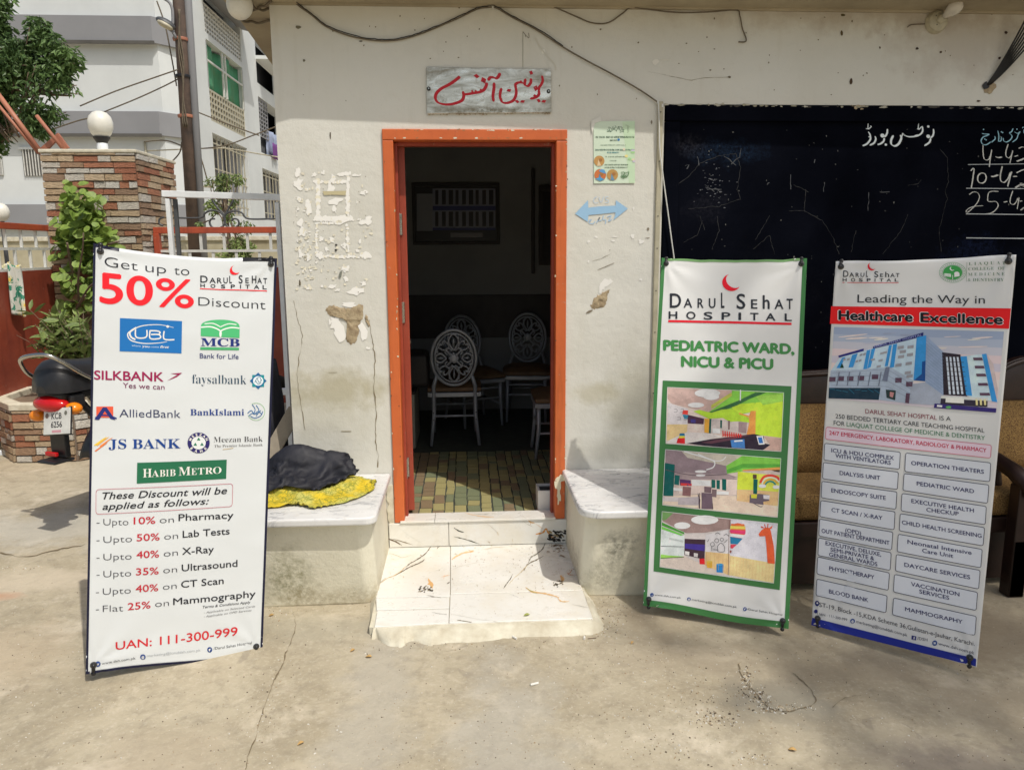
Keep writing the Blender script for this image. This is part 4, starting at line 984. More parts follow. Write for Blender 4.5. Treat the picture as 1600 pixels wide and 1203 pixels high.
d = Vector((.30, -.78, .42)).normalized(); q_ = d.to_track_quat('Z', 'Y').to_matrix(); p2 = p+Vector((.0, -.034, 0))
m = MB(); m.lathe([(.018, 0), (.018, .022), (.015, .026)], p2, q_, 18); m.build('socket', M['cream'], lh, smooth='a')
m = MB(); m.lathe([(.012, .022), (.015, .038), (.026, .058), (.031, .078), (.029, .096), (.020, .110), (.008, .117), (.0005, .1185)], p2, q_, 24); m.build('bulb', simple('frosted_bulb', (.74, .70, .62), .22), lh, smooth=True)
for x, y in ((1463, 25), (1464, 39)):
    m = MB(); m.ell(at(x, y, 1, -.037), (.0035, .002, .0035), 8, 5); m.build('screw', M['bdark'], lh)
# bundle coming out of a rough hole
hb = thing('cable_bundle', 'bundle of black cables coming out of a ragged hole at the top right', 'cables', tuple(at(1546, 135, 1, 0)))
m = MB(); P = [at(x, y, 1, -.003) for x, y in rough_poly(1546, 137, 9, 10, 16, .35)]; m.prism(P, (0, .002, 0)); m.build('hole_rim', M['bare'], hb)
m = MB(); P = [at(x, y, 1, -.005) for x, y in rough_poly(1541, 134, 5, 5, 12, .3)]; m.prism(P, (0, .001, 0)); m.build('hole', M['blackmetal'], hb)
for k in range(7):
    e = (1606+k*2.5, 24+k*5); s0 = Vector(at(1542+k*.9, 134-k*.3, 1, -.002)); e0_ = at(e[0], e[1], 1, -.10-.004*k); mid = at(1568+k*1.3, 98+k*1.8, 1, -.03-.003*k)
    P = [s0.lerp(mid, t/8).lerp(mid.lerp(e0_, t/8), t/8) for t in range(9)]
    m = MB(); m.tube(P, .0042, 5); m.build('cable', M['cableblack'], hb, smooth=True)
# lamp globe and wires under the eave on the left
gl = thing('eave_lamp', 'small opal globe lamp hung from the underside of the roof overhang at the top left', 'lamp', (-.955, -.10, 2.57))
c_ = Vector((-.95, -.10, 2.535)); m = MB(); m.ell(c_, (.055, .055, .06), 18, 12); m.build('globe', M['lampglobe'], gl, smooth=True)
m = MB(); m.lathe([(.03, 0), (.03, .03), (.02, .035)], c_+Vector((0, 0, .042)), None, 14); m.build('holder', M['blackplastic'], gl)
def soff(x, y): return at(x, y, 2, 2.566)
for nm, pts in (('soffit_cable', [(386, -2), (400, 12), (412, 8), (424, 2)]), ('soffit_cable', [(372, 4), (392, 14), (408, 14), (420, 14)]), ('soffit_cable', [(369, 28), (385, 32), (400, 34), (423, 32)])):
    m = MB(); m.tube([soff(x, y)+Vector((0, 0, -.004+.004*sin(i))) for i, (x, y) in enumerate(spline(pts, 5))], .006, 5)
    tag(m.build(nm, M['cable'], None, smooth=True), {0: 'dusty wire', 1: 'dusty wire'}.get(0)+(' nearest the globe lamp under the eave' if pts[0][0] == 386 else ' crossing the underside of the eave behind the globe lamp' if pts[0][0] == 372 else ' lowest of those under the eave, furthest from the globe lamp'), 'cable', 'wires under the eave')

# ------------------------------------------------------------------ inside the room
pf_ = thing('framed_display', 'dark framed chart of shelves hanging on the back wall of the room', 'picture', (-.07, 2.76, 1.8))
a_, b_ = at(643, 286, 1, 2.76), at(781, 382, 1, 2.76)
m = MB()
for bx in ((a_.x, b_.x, a_.z-.025, a_.z), (a_.x, b_.x, b_.z, b_.z+.025), (a_.x, a_.x+.025, b_.z+.025, a_.z-.025), (b_.x-.025, b_.x, b_.z+.025, a_.z-.025)): m.box(bx[0], bx[1], 2.745, 2.768, bx[2], bx[3])
m.build('frame', M['dado'], pf_, bevel=.003)
I = Ink(lambda x, y, l: at(x, y, 1, 2.76-.001*l), 1.0)
I.quad([(648, 292), (776, 292), (776, 377), (648, 377)], (60, 62, 66), 1, 2, 2); I.quad([(651, 303), (676, 303), (676, 361), (651, 361)], (150, 154, 162), 2, 1, 1)
for x0, x1, y0, y1 in ((676, 774, 295, 322), (676, 774, 329, 356)):
    I.quad([(x0, y0), (x1, y0), (x1, y1), (x0, y1)], (150, 156, 172), 2, 1, 1)
    for i in range(9): xx = x0+4+i*10.5; I.quad([(xx, y0+2), (xx+5+(i % 3), y0+2), (xx+5+(i % 3), y1-2), (xx, y1-2)], (50, 50, 56), 3, 1, 1)
I.quad([(676, 322), (774, 322), (774, 329), (676, 329)], (60, 70, 130), 2, 1, 1); I.quad([(676, 356), (774, 356), (774, 360), (676, 360)], (60, 70, 130), 2, 1, 1); I.quad([(704, 364), (754, 364), (754, 371), (704, 371)], (140, 140, 144), 2, 1, 1)
I.done('print', pf_, M['ink'])
wf = thing('inner_window', 'dark framed window on the right of the unlit back wall', 'window', (.75, 2.76, 1.7))
m = MB(); m.box(.54, .565, 2.72, 2.768, 1.30, 2.14); m.box(.60, 1.15, 2.73, 2.768, 1.96, 2.01); m.box(.60, 1.15, 2.73, 2.768, 1.37, 1.42); m.box(.60, .64, 2.73, 2.768, 1.42, 1.96); m.build('frame', M['dado'], wf, bevel=.003)
m = MB(); m.box(.64, 1.15, 2.755, 2.765, 1.42, 1.96); m.build('pane', M['blackplastic'], wf)
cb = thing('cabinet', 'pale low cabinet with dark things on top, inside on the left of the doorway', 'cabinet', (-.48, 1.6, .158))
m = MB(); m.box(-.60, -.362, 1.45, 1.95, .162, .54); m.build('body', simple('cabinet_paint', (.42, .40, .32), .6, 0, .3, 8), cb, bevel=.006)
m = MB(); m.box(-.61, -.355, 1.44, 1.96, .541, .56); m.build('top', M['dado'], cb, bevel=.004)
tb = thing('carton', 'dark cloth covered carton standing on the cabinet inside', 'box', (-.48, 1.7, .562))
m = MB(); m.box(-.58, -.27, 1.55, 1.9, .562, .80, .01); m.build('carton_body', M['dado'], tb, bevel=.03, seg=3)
wb = thing('white_box', 'small white painted box with a dark open top just inside the right door jamb', 'box', (.41, .16, .162))
m = MB()
x0, x1, y0, y1, z0, z1 = .352, .50, .11, .24, .164, .275
for bx in ((x0, x1, y0, y0+.012, z0, z1), (x0, x1, y1-.012, y1, z0, z1), (x0, x0+.012, y0+.0121, y1-.0121, z0, z1), (x1-.012, x1, y0+.0121, y1-.0121, z0, z1)): m.box(*bx)
m.build('side', M['whitepaint'], wb, bevel=.002)
m = MB(); m.box(x0+.0125, x1-.0125, y0+.0125, y1-.0125, z0, z1-.012); m.build('filling', M['blackplastic'], wb)
# ------------------------------------------------------------------ chairs with pierced oval backs
def make_chair(label):
    t = thing('banquet_chair', label, 'chair', (0, 0, 0), 'silver banquet chairs inside the office')
    L = .085   # how far the back leans
    def bp(x, z): return Vector((x, -.03-(z-.40)*L/.4, z))
    m = MB()
    def ring(rx, rz, r, n=40, cz=.62, cx=0, fl=.7): m.tube([bp(cx+rx*cos(2*pi*i/n), cz+rz*sin(2*pi*i/n)) for i in range(n)], r, 6, closed=True, flat=fl)
    ring(.150, .193, .0115); ring(.128, .170, .006)
    bk = m.build('back_frame', M['chairgrey'], t, smooth=True)
    m = MB(); C = .62
    def loop(pts, r=.0062): m.tube([bp(x, C+z) for x, z in spline(pts, 4)], r, 5)
    def drop(a, d0, d1, w):
        ca, sa = cos(a), sin(a)
        P = [(0, d0), (w, d0+(d1-d0)*.45), (w*.8, d0+(d1-d0)*.8), (0, d1), (-w*.8, d0+(d1-d0)*.8), (-w, d0+(d1-d0)*.45), (0, d0)]
        loop([(x*ca+y*sa, y*ca-x*sa) for x, y in P], .0078)
        P = [(0, d0+(d1-d0)*.2), (0, d0+(d1-d0)*.55), (0, d0+(d1-d0)*.8)]
        m.tube([bp(x*ca+y*sa, C+y*ca-x*sa) for x, y in P], [.004, .009, .003], 6)
    for a in (0, pi): drop(a, .055, .165, .032)
    for a in (pi/2, -pi/2): drop(a, .050, .124, .030)
    for sx in (-1, 1):
        for sz in (-1, 1):
            loop([(sx*.010, sz*.050), (sx*.030, sz*.068), (sx*.052, sz*.062), (sx*.058, sz*.040), (sx*.042, sz*.020)])
            loop([(sx*.030, sz*.068), (sx*.040, sz*.10), (sx*.062, sz*.118), (sx*.075, sz*.105), (sx*.064, sz*.092)])
            loop([(sx*.055, sz*.055), (sx*.080, sz*.060), (sx*.098, sz*.080), (sx*.090, sz*.098), (sx*.078, sz*.088)])
            loop([(sx*.040, sz*.10), (sx*.03, sz*.125), (sx*.034, sz*.145)]); loop([(sx*.098, sz*.08), (sx*.112, sz*.06), (sx*.11, sz*.04)])
            loop([(sx*.018, sz*.018), (sx*.038, sz*.042), (sx*.056, sz*.055)], .008)
            for dx, dz in ((.07, .115), (.09, .095), (.048, .06), (.03, .14), (.112, .045)): m.ell(bp(sx*dx, C+sz*dz), (.011, .006, .011), 8, 5)
    m.ell(bp(0, C), (.033, .010, .035), 14, 8)
    for k in range(8): m.ell(bp(.026*cos(k*pi/4), C+.028*sin(k*pi/4)), (.011, .009, .011), 7, 5)
    m.build('back_ornament', M['chairgrey'], t, smooth=True)
    # seat: round cushion on a frame
    m = MB(); m.grid(lambda u, v: Vector((( .19*(1 if 1 else 1))*(2*u-1)*(1-.06*(2*v-1)**2), .19+.19*(2*v-1), .405+.035*(1-abs(2*u-1)**4)*(1-abs(2*v-1)**4))), 14, 14)
    m.box(-.185, .185, .006, .375, .375, .4045); m.build('seat_cushion', M['seatbrown'], t, smooth='a', bevel=.006)
    m = MB()
    for a, b in (((-.17, .0, .355), (.17, .0, .355)), ((-.17, .36, .355), (.17, .36, .355)), ((-.17, .0, .355), (-.17, .36, .355)), ((.17, .0, .355), (.17, .36, .355))): m.bar(a, b, .03, .03)
    m.build('seat_frame', M['chairgrey'], t, bevel=.004)
    for sx in (-1, 1):
        m = MB(); m.tube([(sx*.118, -.045, .50), (sx*.142, -.025, .42), (sx*.142, -.01, .37), (sx*.143, -.015, .22), (sx*.165, -.05, .004)], [.013, .014, .014, .014, .011], 8); m.build('leg', M['chairgrey'], t, smooth=True)
        m = MB(); m.tube([(sx*.145, .35, .37), (sx*.148, .35, .2), (sx*.152, .37, .004)], [.014, .013, .010], 8); m.build('leg', M['chairgrey'], t, smooth=True)
        for z in (.235, .185):
            m = MB(); m.ell((sx*(.146), -.032, z), (.005, .003, .005), 7, 5); m.build('bolt', M['bdark'], t)
    for y, z in ((-.018, .21), (.35, .22), (.35, .30)):
        m = MB(); m.tube([(-.143, y, z), (.143, y, z)], .009, 7); m.build('stretcher', M['chairgrey'], t, smooth=True)
    for sx in (-1, 1):
        m = MB(); m.tube([(sx*.143, 0, .17), (sx*.147, .35, .17)], .008, 7); m.build('stretcher', M['chairgrey'], t, smooth=True)
    return t
ch = make_chair('nearest silver banquet chair, its pierced oval back turned to the doorway')
FZ = .162
ch.location = (-.093, 1.545, FZ); ch.rotation_euler = (0, 0, radians(1))
for loc, rz, lab in (((.49, 2.56, FZ), 174, 'silver banquet chair facing the doorway in front of the back wall, on the right'), ((-.01, 2.40, FZ), 200, 'silver banquet chair half hidden behind the nearest one'), ((.80, 1.27, FZ), 90, 'silver banquet chair of which only a leg and edge show past the right door jamb')):
    c = copy_tree(ch); c.location = loc; c.rotation_euler = (0, 0, radians(rz)); c['label'] = lab

# ------------------------------------------------------------------ dark carved settee under the board
sf = thing('settee', 'dark carved wooden settee with brown tweed cushions below the black board, behind the banners', 'settee', (1.9, -.4, 0))
def tweed():
    t = NT('brown_tweed')
    c = t.mix(t.rng(t.noise(170, 3, .7), .42, .6), (.30, .185, .065), (.085, .045, .02))
    c = t.mix(t.rng(t.noise(6, 3), .35, .7, 0, .3), c, (.2, .12, .05))
    t.bump(t.noise(200, 2), .5, .003); return t.out(c, .9, 0, .2)
M['tweed'] = tweed()
SX0, SX1 = 1.12, 2.90
def crest(u):
    x = abs(2*u-1); return .90+.075*max(0, cos(x*pi*2.4))*(1 if x < .9 else .5)+.05*(1-x)**.7
m = MB(); n = 60; front = []; 
for i in range(n+1): front.append(Vector((SX0+(SX1-SX0)*i/n, -.115, crest(i/n)-.02)))
poly = front+[Vector((SX1, -.115, .74)), Vector((SX0, -.115, .74))]
vs = []; fs = []
for i, p in enumerate(front):
    vs += [(p.x, -.115, .74), (p.x, -.13, p.z-.03), (p.x, -.115, p.z), (p.x, -.075, p.z), (p.x, -.075, .74)]
for i in range(n):
    for k in range(5): fs.append((i*5+k, i*5+(k+1) % 5, (i+1)*5+(k+1) % 5, (i+1)*5+k))
m.add(vs, fs); m.build('crest_rail', M['wood'], sf, smooth='a')
m = MB(); 
P = [Vector((SX0+(SX1-SX0)*i/n, -.128, crest(i/n)-.035)) for i in range(n+1)]; m.tube(P, .012, 6); m.build('moulding', M['wood'], sf, smooth=True)
for x0, x1 in ((SX0+.07, (SX0+SX1)/2-.004), ((SX0+SX1)/2+.004, SX1-.07)):
    m = MB(); m.grid(lambda u, v: Vector((x0+(x1-x0)*u, -.135-.10*(1-v)-.045*(1-abs(2*u-1)**6)*(1-abs(2*v-1)**4), .44+.315*v)), 16, 10)
    m.box(x0, x1, -.13, -.10, .44, .755); m.build('back_cushion', M['tweed'], sf, smooth='a')
    m = MB(); m.box(x0, x1, -.60, -.22, .335, .45); m.build('seat_cushion', M['tweed'], sf, bevel=.03, seg=4)
m = MB(); m.box(SX0+.05, SX1-.05, -.60, -.10, .262, .333); m.build('seat_rail', M['wood'], sf, bevel=.006)
m = MB(); m.box(SX0+.05, SX1-.05, -.55, -.5, .03, .26); m.build('lower_panel', M['wood'], sf)
def arm(x):
    m = MB(); m.bar((x, -.66, .26), (x, -.66, .0), .07, .06); m.box(x-.035, x+.035, -.69, -.625, .0, .50); m.build('leg', M['wood'], sf, bevel=.006)
    m = MB(); P = [(x, -.08, .60), (x, -.25, .585), (x, -.45, .565), (x, -.60, .54), (x, -.69, .50), (x, -.72, .46)]
    m.tube(P, [.03, .032, .034, .036, .038, .02], 8); m.build('arm', M['wood'], sf, smooth=True)
    for y in (-.5, -.38, -.26):
        m = MB(); m.lathe([(.012, 0), (.022, .03), (.012, .07), (.02, .12), (.012, .17), (.016, .21)], (x, y, .335), None, 10); m.build('spindle', M['wood'], sf, smooth=True)
    m = MB(); m.box(x-.03, x+.03, -.14, -.08, 0, .72); m.build('leg', M['wood'], sf, bevel=.006)
arm(1.30); arm(2.36)

# ------------------------------------------------------------------ cloths on the left bench
def yellow_mat():
    t = NT('yellow_printed_cotton')
    w_ = t.vor(30, 'DISTANCE_TO_EDGE'); n_ = t.noise(40, 3, .6, None, 2.5); v2 = t.vor(60, 'F1')
    f = t.math('MAXIMUM', t.rng(w_, .03, .09, .8, 0), t.rng(t.math('ABSOLUTE', t.math('SUBTRACT', n_, .5)), .0, .05, 1, 0))
    f = t.math('MULTIPLY', f, t.rng(t.noise(7, 3), .34, .46))
    c = t.mix(t.rng(t.noise(9, 3), .42, .6), (.64, .47, .03), (.54, .51, .14))
    c = t.mix(t.math('MULTIPLY', f, .9), c, (.16, .20, .03))
    t.bump(t.noise(60, 3), .15, .002); return t.out(c, .8, 0, .2)
M['yellow'] = yellow_mat(); M['blackcloth'] = simple('black_jacket_cloth', (.010, .011, .020), .65, 0, .4, 9, .3, 60)
m = MB(); m.add(*YEL); tag(m.build('yellow_cloth', M['yellow'], None, smooth=True, solid=.002, fix=False), 'crumpled yellow cotton cloth with green flower print, lying on the left bench', 'cloth')
m = MB(); m.add(*BLK_); tag(m.build('black_jacket', M['blackcloth'], None, smooth=True, solid=.003, fix=False), 'bundled black jacket heaped on top of the yellow cloth', 'jacket')
# ------------------------------------------------------------------ X-stand banners
def homog(px):
    """matrix taking the photograph's corner pixels (TL TR BR BL) to the unit square"""
    import numpy as np
    A = []; b = []
    for (x, y), (u, v) in zip(px, ((0, 1), (1, 1), (1, 0), (0, 0))):
        A.append([x, y, 1, 0, 0, 0, -u*x, -u*y]); b.append(u); A.append([0, 0, 0, x, y, 1, -v*x, -v*y]); b.append(v)
    h = np.linalg.solve(np.array(A, float), np.array(b, float)); return [float(q) for q in h]+[1.0]
def pucker(u, v):
    z = 0
    for cu, cv in ((.035, .985), (.965, .985), (.04, .02), (.96, .02)):
        dx, dy = u-cu, (v-cv)*2.5; r = sqrt(dx*dx+dy*dy)
        z += .0028*sin(atan2(dy, dx)*9+cu*5)*exp(-r/.22)*smooth(0, .08, r)
    return z+.0022*noise.noise(Vector((u*2.2, v*9, 5)))
class Banner:
    def __init__(s, px, pl, sag, shape):
        # pl: three 3D points of the banner's plane; px its corners in the photograph
        s.px = px; a, b, c = map(Vector, pl); n = (b-a).cross(c-a).normalized()
        if n.y > 0: n = -n
        s.n = n; s.q = []
        for x, y in px:
            d = ray(x, y); t = (a-CAM).dot(n)/d.dot(n); s.q.append(CAM+d*t)
        s.h = homog(px); s.sag = sag; s.shape = shape
    def uv(s, x, y):
        h = s.h; w = h[6]*x+h[7]*y+h[8]; return ((h[0]*x+h[1]*y+h[2])/w, (h[3]*x+h[4]*y+h[5])/w)
    def S(s, u, v, off=0):
        tl, tr, br, bl = s.q; du, dv = s.shape(u, v)[1:]
        uu, vv = u+du, v+dv
        p = (bl*(1-uu)+br*uu)*(1-vv)+(tl*(1-uu)+tr*uu)*vv
        return p+s.n*(s.shape(u, v)[0]+pucker(u, v)+off)
    def pf(s, Z=None):
        def f(x, y, lay):
            if Z: x, y = Z(x, y)
            u, v = s.uv(x, y); return s.S(u, v, .0010+.00036*lay)
        return f
_glyph = {}
def glyphs(body, off, res, shear=0, space=1.0):
    k = (body, off, res, shear, space)
    if k not in _glyph:
        c = bpy.data.curves.new('t', 'FONT'); c.body = body; c.offset = off; c.resolution_u = res; c.shear = shear; c.space_character = space
        o = bpy.data.objects.new('t', c); m = o.to_mesh()
        vs = [(v.co.x, v.co.y) for v in m.vertices]; fs = [tuple(p.vertices) for p in m.polygons]
        o.to_mesh_clear(); bpy.data.objects.remove(o); bpy.data.curves.remove(c); _glyph[k] = (vs, fs)
    return _glyph[k]
SERIF = {}
for i, ch_ in enumerate('ABCDEFGHIJKLMNOPQRSTUVWXYZ'): SERIF[ch_] = chr(0x1D400+i)
for i, ch_ in enumerate('abcdefghijklmnopqrstuvwxyz'): SERIF[ch_] = chr(0x1D41A+i)
def serif(t): return ''.join(SERIF.get(c, c) for c in t)
def text(I, body, p0, p1, h, c, off=0.0, res=3, shear=0, lay=1, space=1.0, h1=None, cap=.727):
    """lettering whose baseline runs p0 -> p1 and whose capitals are h high, in picture-plane units of I.pf"""
    bold = off if off > .004 else 0
    vs, fs = glyphs(body, 0 if bold else off, res, shear, space)
    if not vs: return
    xs = [v[0] for v in vs]; x0, x1 = min(xs), max(xs); dx, dy = p1[0]-p0[0], p1[1]-p0[1]
    h1 = h1 or h; em = abs(h)/cap; pad = bold*em*.8; lay = I.nxt(lay)
    g = 1-2*pad/max(1e-6, abs(dx)) if bold else 1
    col = I.col(c); sh = ((0, 0),) if not bold else ((-1, 0), (1, 0), (0, -.8), (0, .8))
    for q, (sx, sy) in enumerate(sh):
        P = []
        for x, y in vs:
            t = (x-x0)/(x1-x0); t = .5+(t-.5)*g; hh = (h+(h1-h)*t)/cap*y
            P.append((p0[0]+dx*t+sx*pad, p0[1]+dy*t-hh+sy*pad))
        L = lay+q*.02
        if h > I.step*.7:
            for f in fs:
                for k in range(1, len(f)-1): I.tri(P[f[0]], P[f[k]], P[f[k+1]], col, L)
            continue
        b = len(I.v); I.v += [tuple(I.pf(x, y, L)) for x, y in P]
        for f in fs: I.f.append(tuple(b+i for i in f)); I.m.append(0); I.c.append(col)
def rrect(I, q, c, r=.06, w_=None, fill=None, lay=1, asp=3.0):
    """rounded box over a four-sided outline; w_ outline width"""
    (ax, ay), (bx, by), (cx, cy), (dx, dy) = q; P = []
    for (cu, cv, a0) in ((r, r*asp, pi), (1-r, r*asp, 1.5*pi), (1-r, 1-r*asp, 0), (r, 1-r*asp, .5*pi)):
        for k in range(5):
            a = a0+k/4*pi/2; u = cu+r*cos(a); v = cv+r*asp*sin(a)
            P.append(((1-v)*((1-u)*ax+u*bx)+v*((1-u)*dx+u*cx), (1-v)*((1-u)*ay+u*by)+v*((1-u)*dy+u*cy)))
    if fill: fan(I, P, fill, lay)
    if w_: I.line(P, w_, c, lay+1, True)
def crescent(I, cx, cy, r, c, lay=2, rot=0.0):
    """the thin red moon: opens to the upper right"""
    P = []; a0, a1 = radians(-100), radians(-100)-radians(230)
    n = 22
    for i in range(n+1):
        a = a0+(a1-a0)*i/n; P.append((cx+r*cos(a+rot), cy+r*sin(a+rot)))
    Q = []
    ox, oy = r*.36*cos(radians(-45)+rot), r*.36*sin(radians(-45)+rot)
    for i in range(n+1):
        a = a0+(a1-a0)*i/n; t = sin(pi*i/n)
        Q.append((P[i][0]+(cx+ox+r*.80*cos(a+rot)-P[i][0])*t**.7*1.0, P[i][1]+(cy+oy+r*.80*sin(a+rot)-P[i][1])*t**.7*1.0))
    for i in range(n): I.poly([P[i], P[i+1], Q[i+1], Q[i]], c, lay)
def darul(I, L, c, off):
    """letters (char, x0, x1, ybase, ytop)"""
    for ch_, x0, x1, yb, yt in L: text(I, ch_, (x0, yb), (x1, yb+(x1-x0)*I.slope), yb-yt, c, off, 4)
INKB = (34, 36, 44)
def stand(b, name, label, hem, hemname):
    """x-stand: hub, four rods, foot and hooks behind the banner"""
    q = b.q; base = (q[2]+q[3])/2
    t = thing(name, label, 'banner', (base.x, base.y, 0), 'pull-out banners on X-stands in front of the office')
    NU_, NV_ = 90, 120
    m = MB(); m.grid(lambda u, v: b.S(u, v), NU_, NV_); sh = m.build('banner_sheet', hem, t, smooth=True, solid=.0012, fix=False)
    hub = b.S(.5, .50)-b.n*.16
    m = MB(); m.ell(hub, (.03, .03, .04), 10, 8); m.build('hub', M['blackplastic'], t, smooth=True)
    for u, v in ((.035, .985), (.965, .985), (.04, .02), (.96, .02)):
        e = b.S(u, v)-b.n*.012
        m = MB(); k = hub.lerp(e, .5)-b.n*.02*(1 if v > .5 else .3); m.tube([hub, k, e], [.007, .005, .004], 6); m.build('rod', M['blackmetal'], t, smooth=True)
        e2 = b.S(u, v, .006); m = MB()
        dwn = Vector((0, 0, -1)) if v < .5 else Vector((0, 0, 1))
        up_ = (b.S(u, min(1, v+.02))-b.S(u, max(0, v-.02))).normalized()
        R1 = b.n.to_track_quat('Z', 'Y').to_matrix()
        m.lathe([(.0115, -.003), (.0115, .0025), (.008, .004)], b.S(u, v, 0), R1, 14)
        g_ = m.build('grommet', M['grommet'], t, smooth='a')
        m = MB(); m.ell(b.S(u, v, .010), (.0075, .0075, .0075), 9, 6); e3 = b.S(u, v)+up_*(-.034 if v < .5 else .022)
        m.tube([b.S(u, v, .010), b.S(u, v, .012).lerp(e3, .5), e3-b.n*.008], [.0055, .006, .0045], 7); m.ell(e3-b.n*.004, (.0085, .0085, .0085), 9, 6)
        m.build('hook', M['blackplastic'], t, smooth=True)
    ft = Vector((hub.x-b.n.x*.42, hub.y-b.n.y*.42, .012)); m = MB(); m.tube([hub, hub.lerp(ft, .5)+Vector((0, 0, .02)), ft], .006, 6); m.ell(ft, (.012, .012, .012), 8, 6); m.build('rear_leg', M['blackmetal'], t, smooth=True)
    return t
M['grommet'] = simple('dark_nickel_ring', (.10, .10, .10), .3, .8)
M['vinyl'] = simple('white_vinyl', (.80, .80, .79), .30, 0, .03, 1.2, .04, 8, spec=.4)
def vinyl(name, col):
    t = NT(name); v = t.noise(2.2, 3, .5)
    t.bump(t.math('ADD', t.noise(3.0, 2, .4, t.mapv((1, 1, 1.6))), t.math('MULTIPLY', t.noise(16, 2, .5), .06)), .35, .03)
    return t.out(t.mix(t.rng(v, .4, .7, 0, .25), col, tuple(q*.93 for q in col)), t.rng(v, .3, .7, .26, .4), 0, .4)

# --- left banner ------------------------------------------------------------
def shL(u, v):
    s_ = sin(pi*u); top = smooth(.86, 1, v); bot = smooth(.1, 0, v)
    return (.012*s_*(.4+.6*sin(pi*v))+.004*sin(u*9+v*3)*top+.003*noise.noise(Vector((u*3, v*6, 1)))-.010*top*s_, 0, -.013*sin(pi*min(1, u*1.05))**.8*top*(1 if u < .7 else (1-u)/.3*1.0)+.003*sin(u*6.5)*bot)
bL = Banner([(146, 380), (433, 404), (410, 1020), (134, 1053)], [(-1.264, -.941, 1.532), (-.807, -.885, 0), (-1.363, -1.108, .03)], 0, shL)
tL = stand(bL, 'x_banner', 'white banner listing bank logos and 50% discount, with thin navy edging, at the left', vinyl('banner_vinyl', (.67, .70, .71)), 'navy')
def edge_strip(b, u0, u1, v0, v1, c, I, lay=1, nu=2, nv=60):
    k = len(I.v)
    for j in range(nv+1):
        for i in range(nu+1):
            u = u0+(u1-u0)*i/nu; v = v0+(v1-v0)*j/nv; I.v.append(tuple(b.S(u, v, .0010+.00036*lay)))
    for j in range(nv):
        for i in range(nu): I.f.append((k+j*(nu+1)+i, k+j*(nu+1)+i+1, k+(j+1)*(nu+1)+i+1, k+(j+1)*(nu+1)+i)); I.m.append(0); I.c.append(I.col(c))
I = Ink(None); NV_ = (22, 24, 52)
edge_strip(bL, 0, .012, 0, 1, NV_, I); edge_strip(bL, .986, 1, 0, 1, NV_, I); edge_strip(bL, .012, .986, 0, .0055, NV_, I, 1, 40, 2)
edge_strip(bL, .0, .13, .993, 1, NV_, I, 1, 20, 2); edge_strip(bL, .80, .986, .991, 1, (18, 20, 30), I, 1, 20, 2)
I.done('navy_edging', tL)
def P_(b, ox, oy, s, slope=0.03, gain=1.0, lean=0.0):
    I = Ink(b.pf(zoomed(ox, oy, s)), gain); I.slope = slope; I.lean = lean; I.step = 14*s; I.inc = .02; I.sc = s; return I
A_ = lambda sl=.03: P_(bL, 120, 360, 3.342, sl, 1.0, 0)
B_ = lambda: P_(bL, 120, 700, 3.2515, -.05, 1.0, .0)
R50 = (238, 30, 42)
I = A_(); text(I, 'Get', (145, 183), (318, 196), 58, INKB, -.012, 5); I.done('lettering', tL); I = A_(); text(I, 'up', (358, 199), (466, 208), 58, INKB, -.012, 5); I.done('lettering', tL); I = A_(); text(I, 'to', (508, 212), (587, 217), 58, INKB, -.012, 5); I.done('lettering', tL)
I = A_(); text(I, '50', (118, 380), (397, 394), 170, R50, .028, 8); text(I, '%', (412, 398), (610, 408), 172, R50, .018, 8); I.done('lettering', tL)
I = A_(.06); crescent(I, 826, 195, 27, R50); darul(I, [('D', 644, 683, 258, 215), ('A', 692, 725, 262, 229), ('R', 732, 757, 264, 230), ('U', 765, 788, 265, 231), ('L', 796, 810, 267, 222), ('S', 845, 866, 271, 224), ('E', 880, 898, 272, 242), ('H', 914, 938, 274, 232), ('A', 943, 967, 277, 246), ('T', 974, 994, 279, 248)], INKB, .016)
for ch_, x0, x1 in (('H', 644, 668), ('O', 697, 723), ('S', 752, 775), ('P', 803, 826), ('I', 852, 857), ('T', 880, 903), ('A', 925, 953), ('L', 970, 992)): text(I, ch_, (x0, 287+(x0-644)*.065), (x1, 287+(x1-644)*.065), 22, INKB, .03, 4)
I.line([(642, 296), (993, 319)], 5, R50); I.done('hospital_logo', tL)
I = A_(); text(I, 'Discount', (633, 395), (985, 416), 52, INKB, -.012, 5); I.done('lettering', tL)
I = A_(); I.quad([(225, 462), (548, 478), (545, 647), (223, 636)], (28, 112, 184), 1, 8, 4)
I.line(spline([(505, 512), (430, 497), (340, 503), (280, 530), (265, 552), (285, 580), (350, 595), (430, 592), (470, 585)], 6), [2+4*abs(sin(i*.065)) for i in range(49)], WH, 2)
I.line(spline([(310, 512), (278, 535), (282, 560), (305, 575)], 6), 9, WH, 2)
for pts in ([(306, 522), (306, 555), (320, 566), (350, 566), (365, 555), (365, 524)], [(382, 526), (382, 568), (425, 570), (437, 560), (425, 548), (386, 548)], [(382, 528), (422, 530), (434, 538), (425, 548)], [(455, 530), (455, 572), (508, 575)]): I.line(spline(pts, 4), 7, WH, 2)
I.ell(473, 506, 7, 7, WH, 2, 12); text(I, 'where', (286, 610), (333, 614), 11, (190, 214, 236), 0, 2, 0, 2); text(I, 'you', (341, 614), (378, 617), 12, WH, .03, 2, 0, 2); text(I, 'come', (384, 617), (428, 618), 11, (190, 214, 236), 0, 2, 0, 2); text(I, 'first', (434, 618), (480, 620), 13, WH, .03, 2, .3, 2)
I.done('bank_logo', tL)
I = A_(); GM = (78, 186, 120)
P = [(644, 552)]+[(746-102*cos(a), 500-30*sin(a)) for a in [pi*k/16 for k in range(17)]]+[(848, 562), (846, 566), (644, 556)]
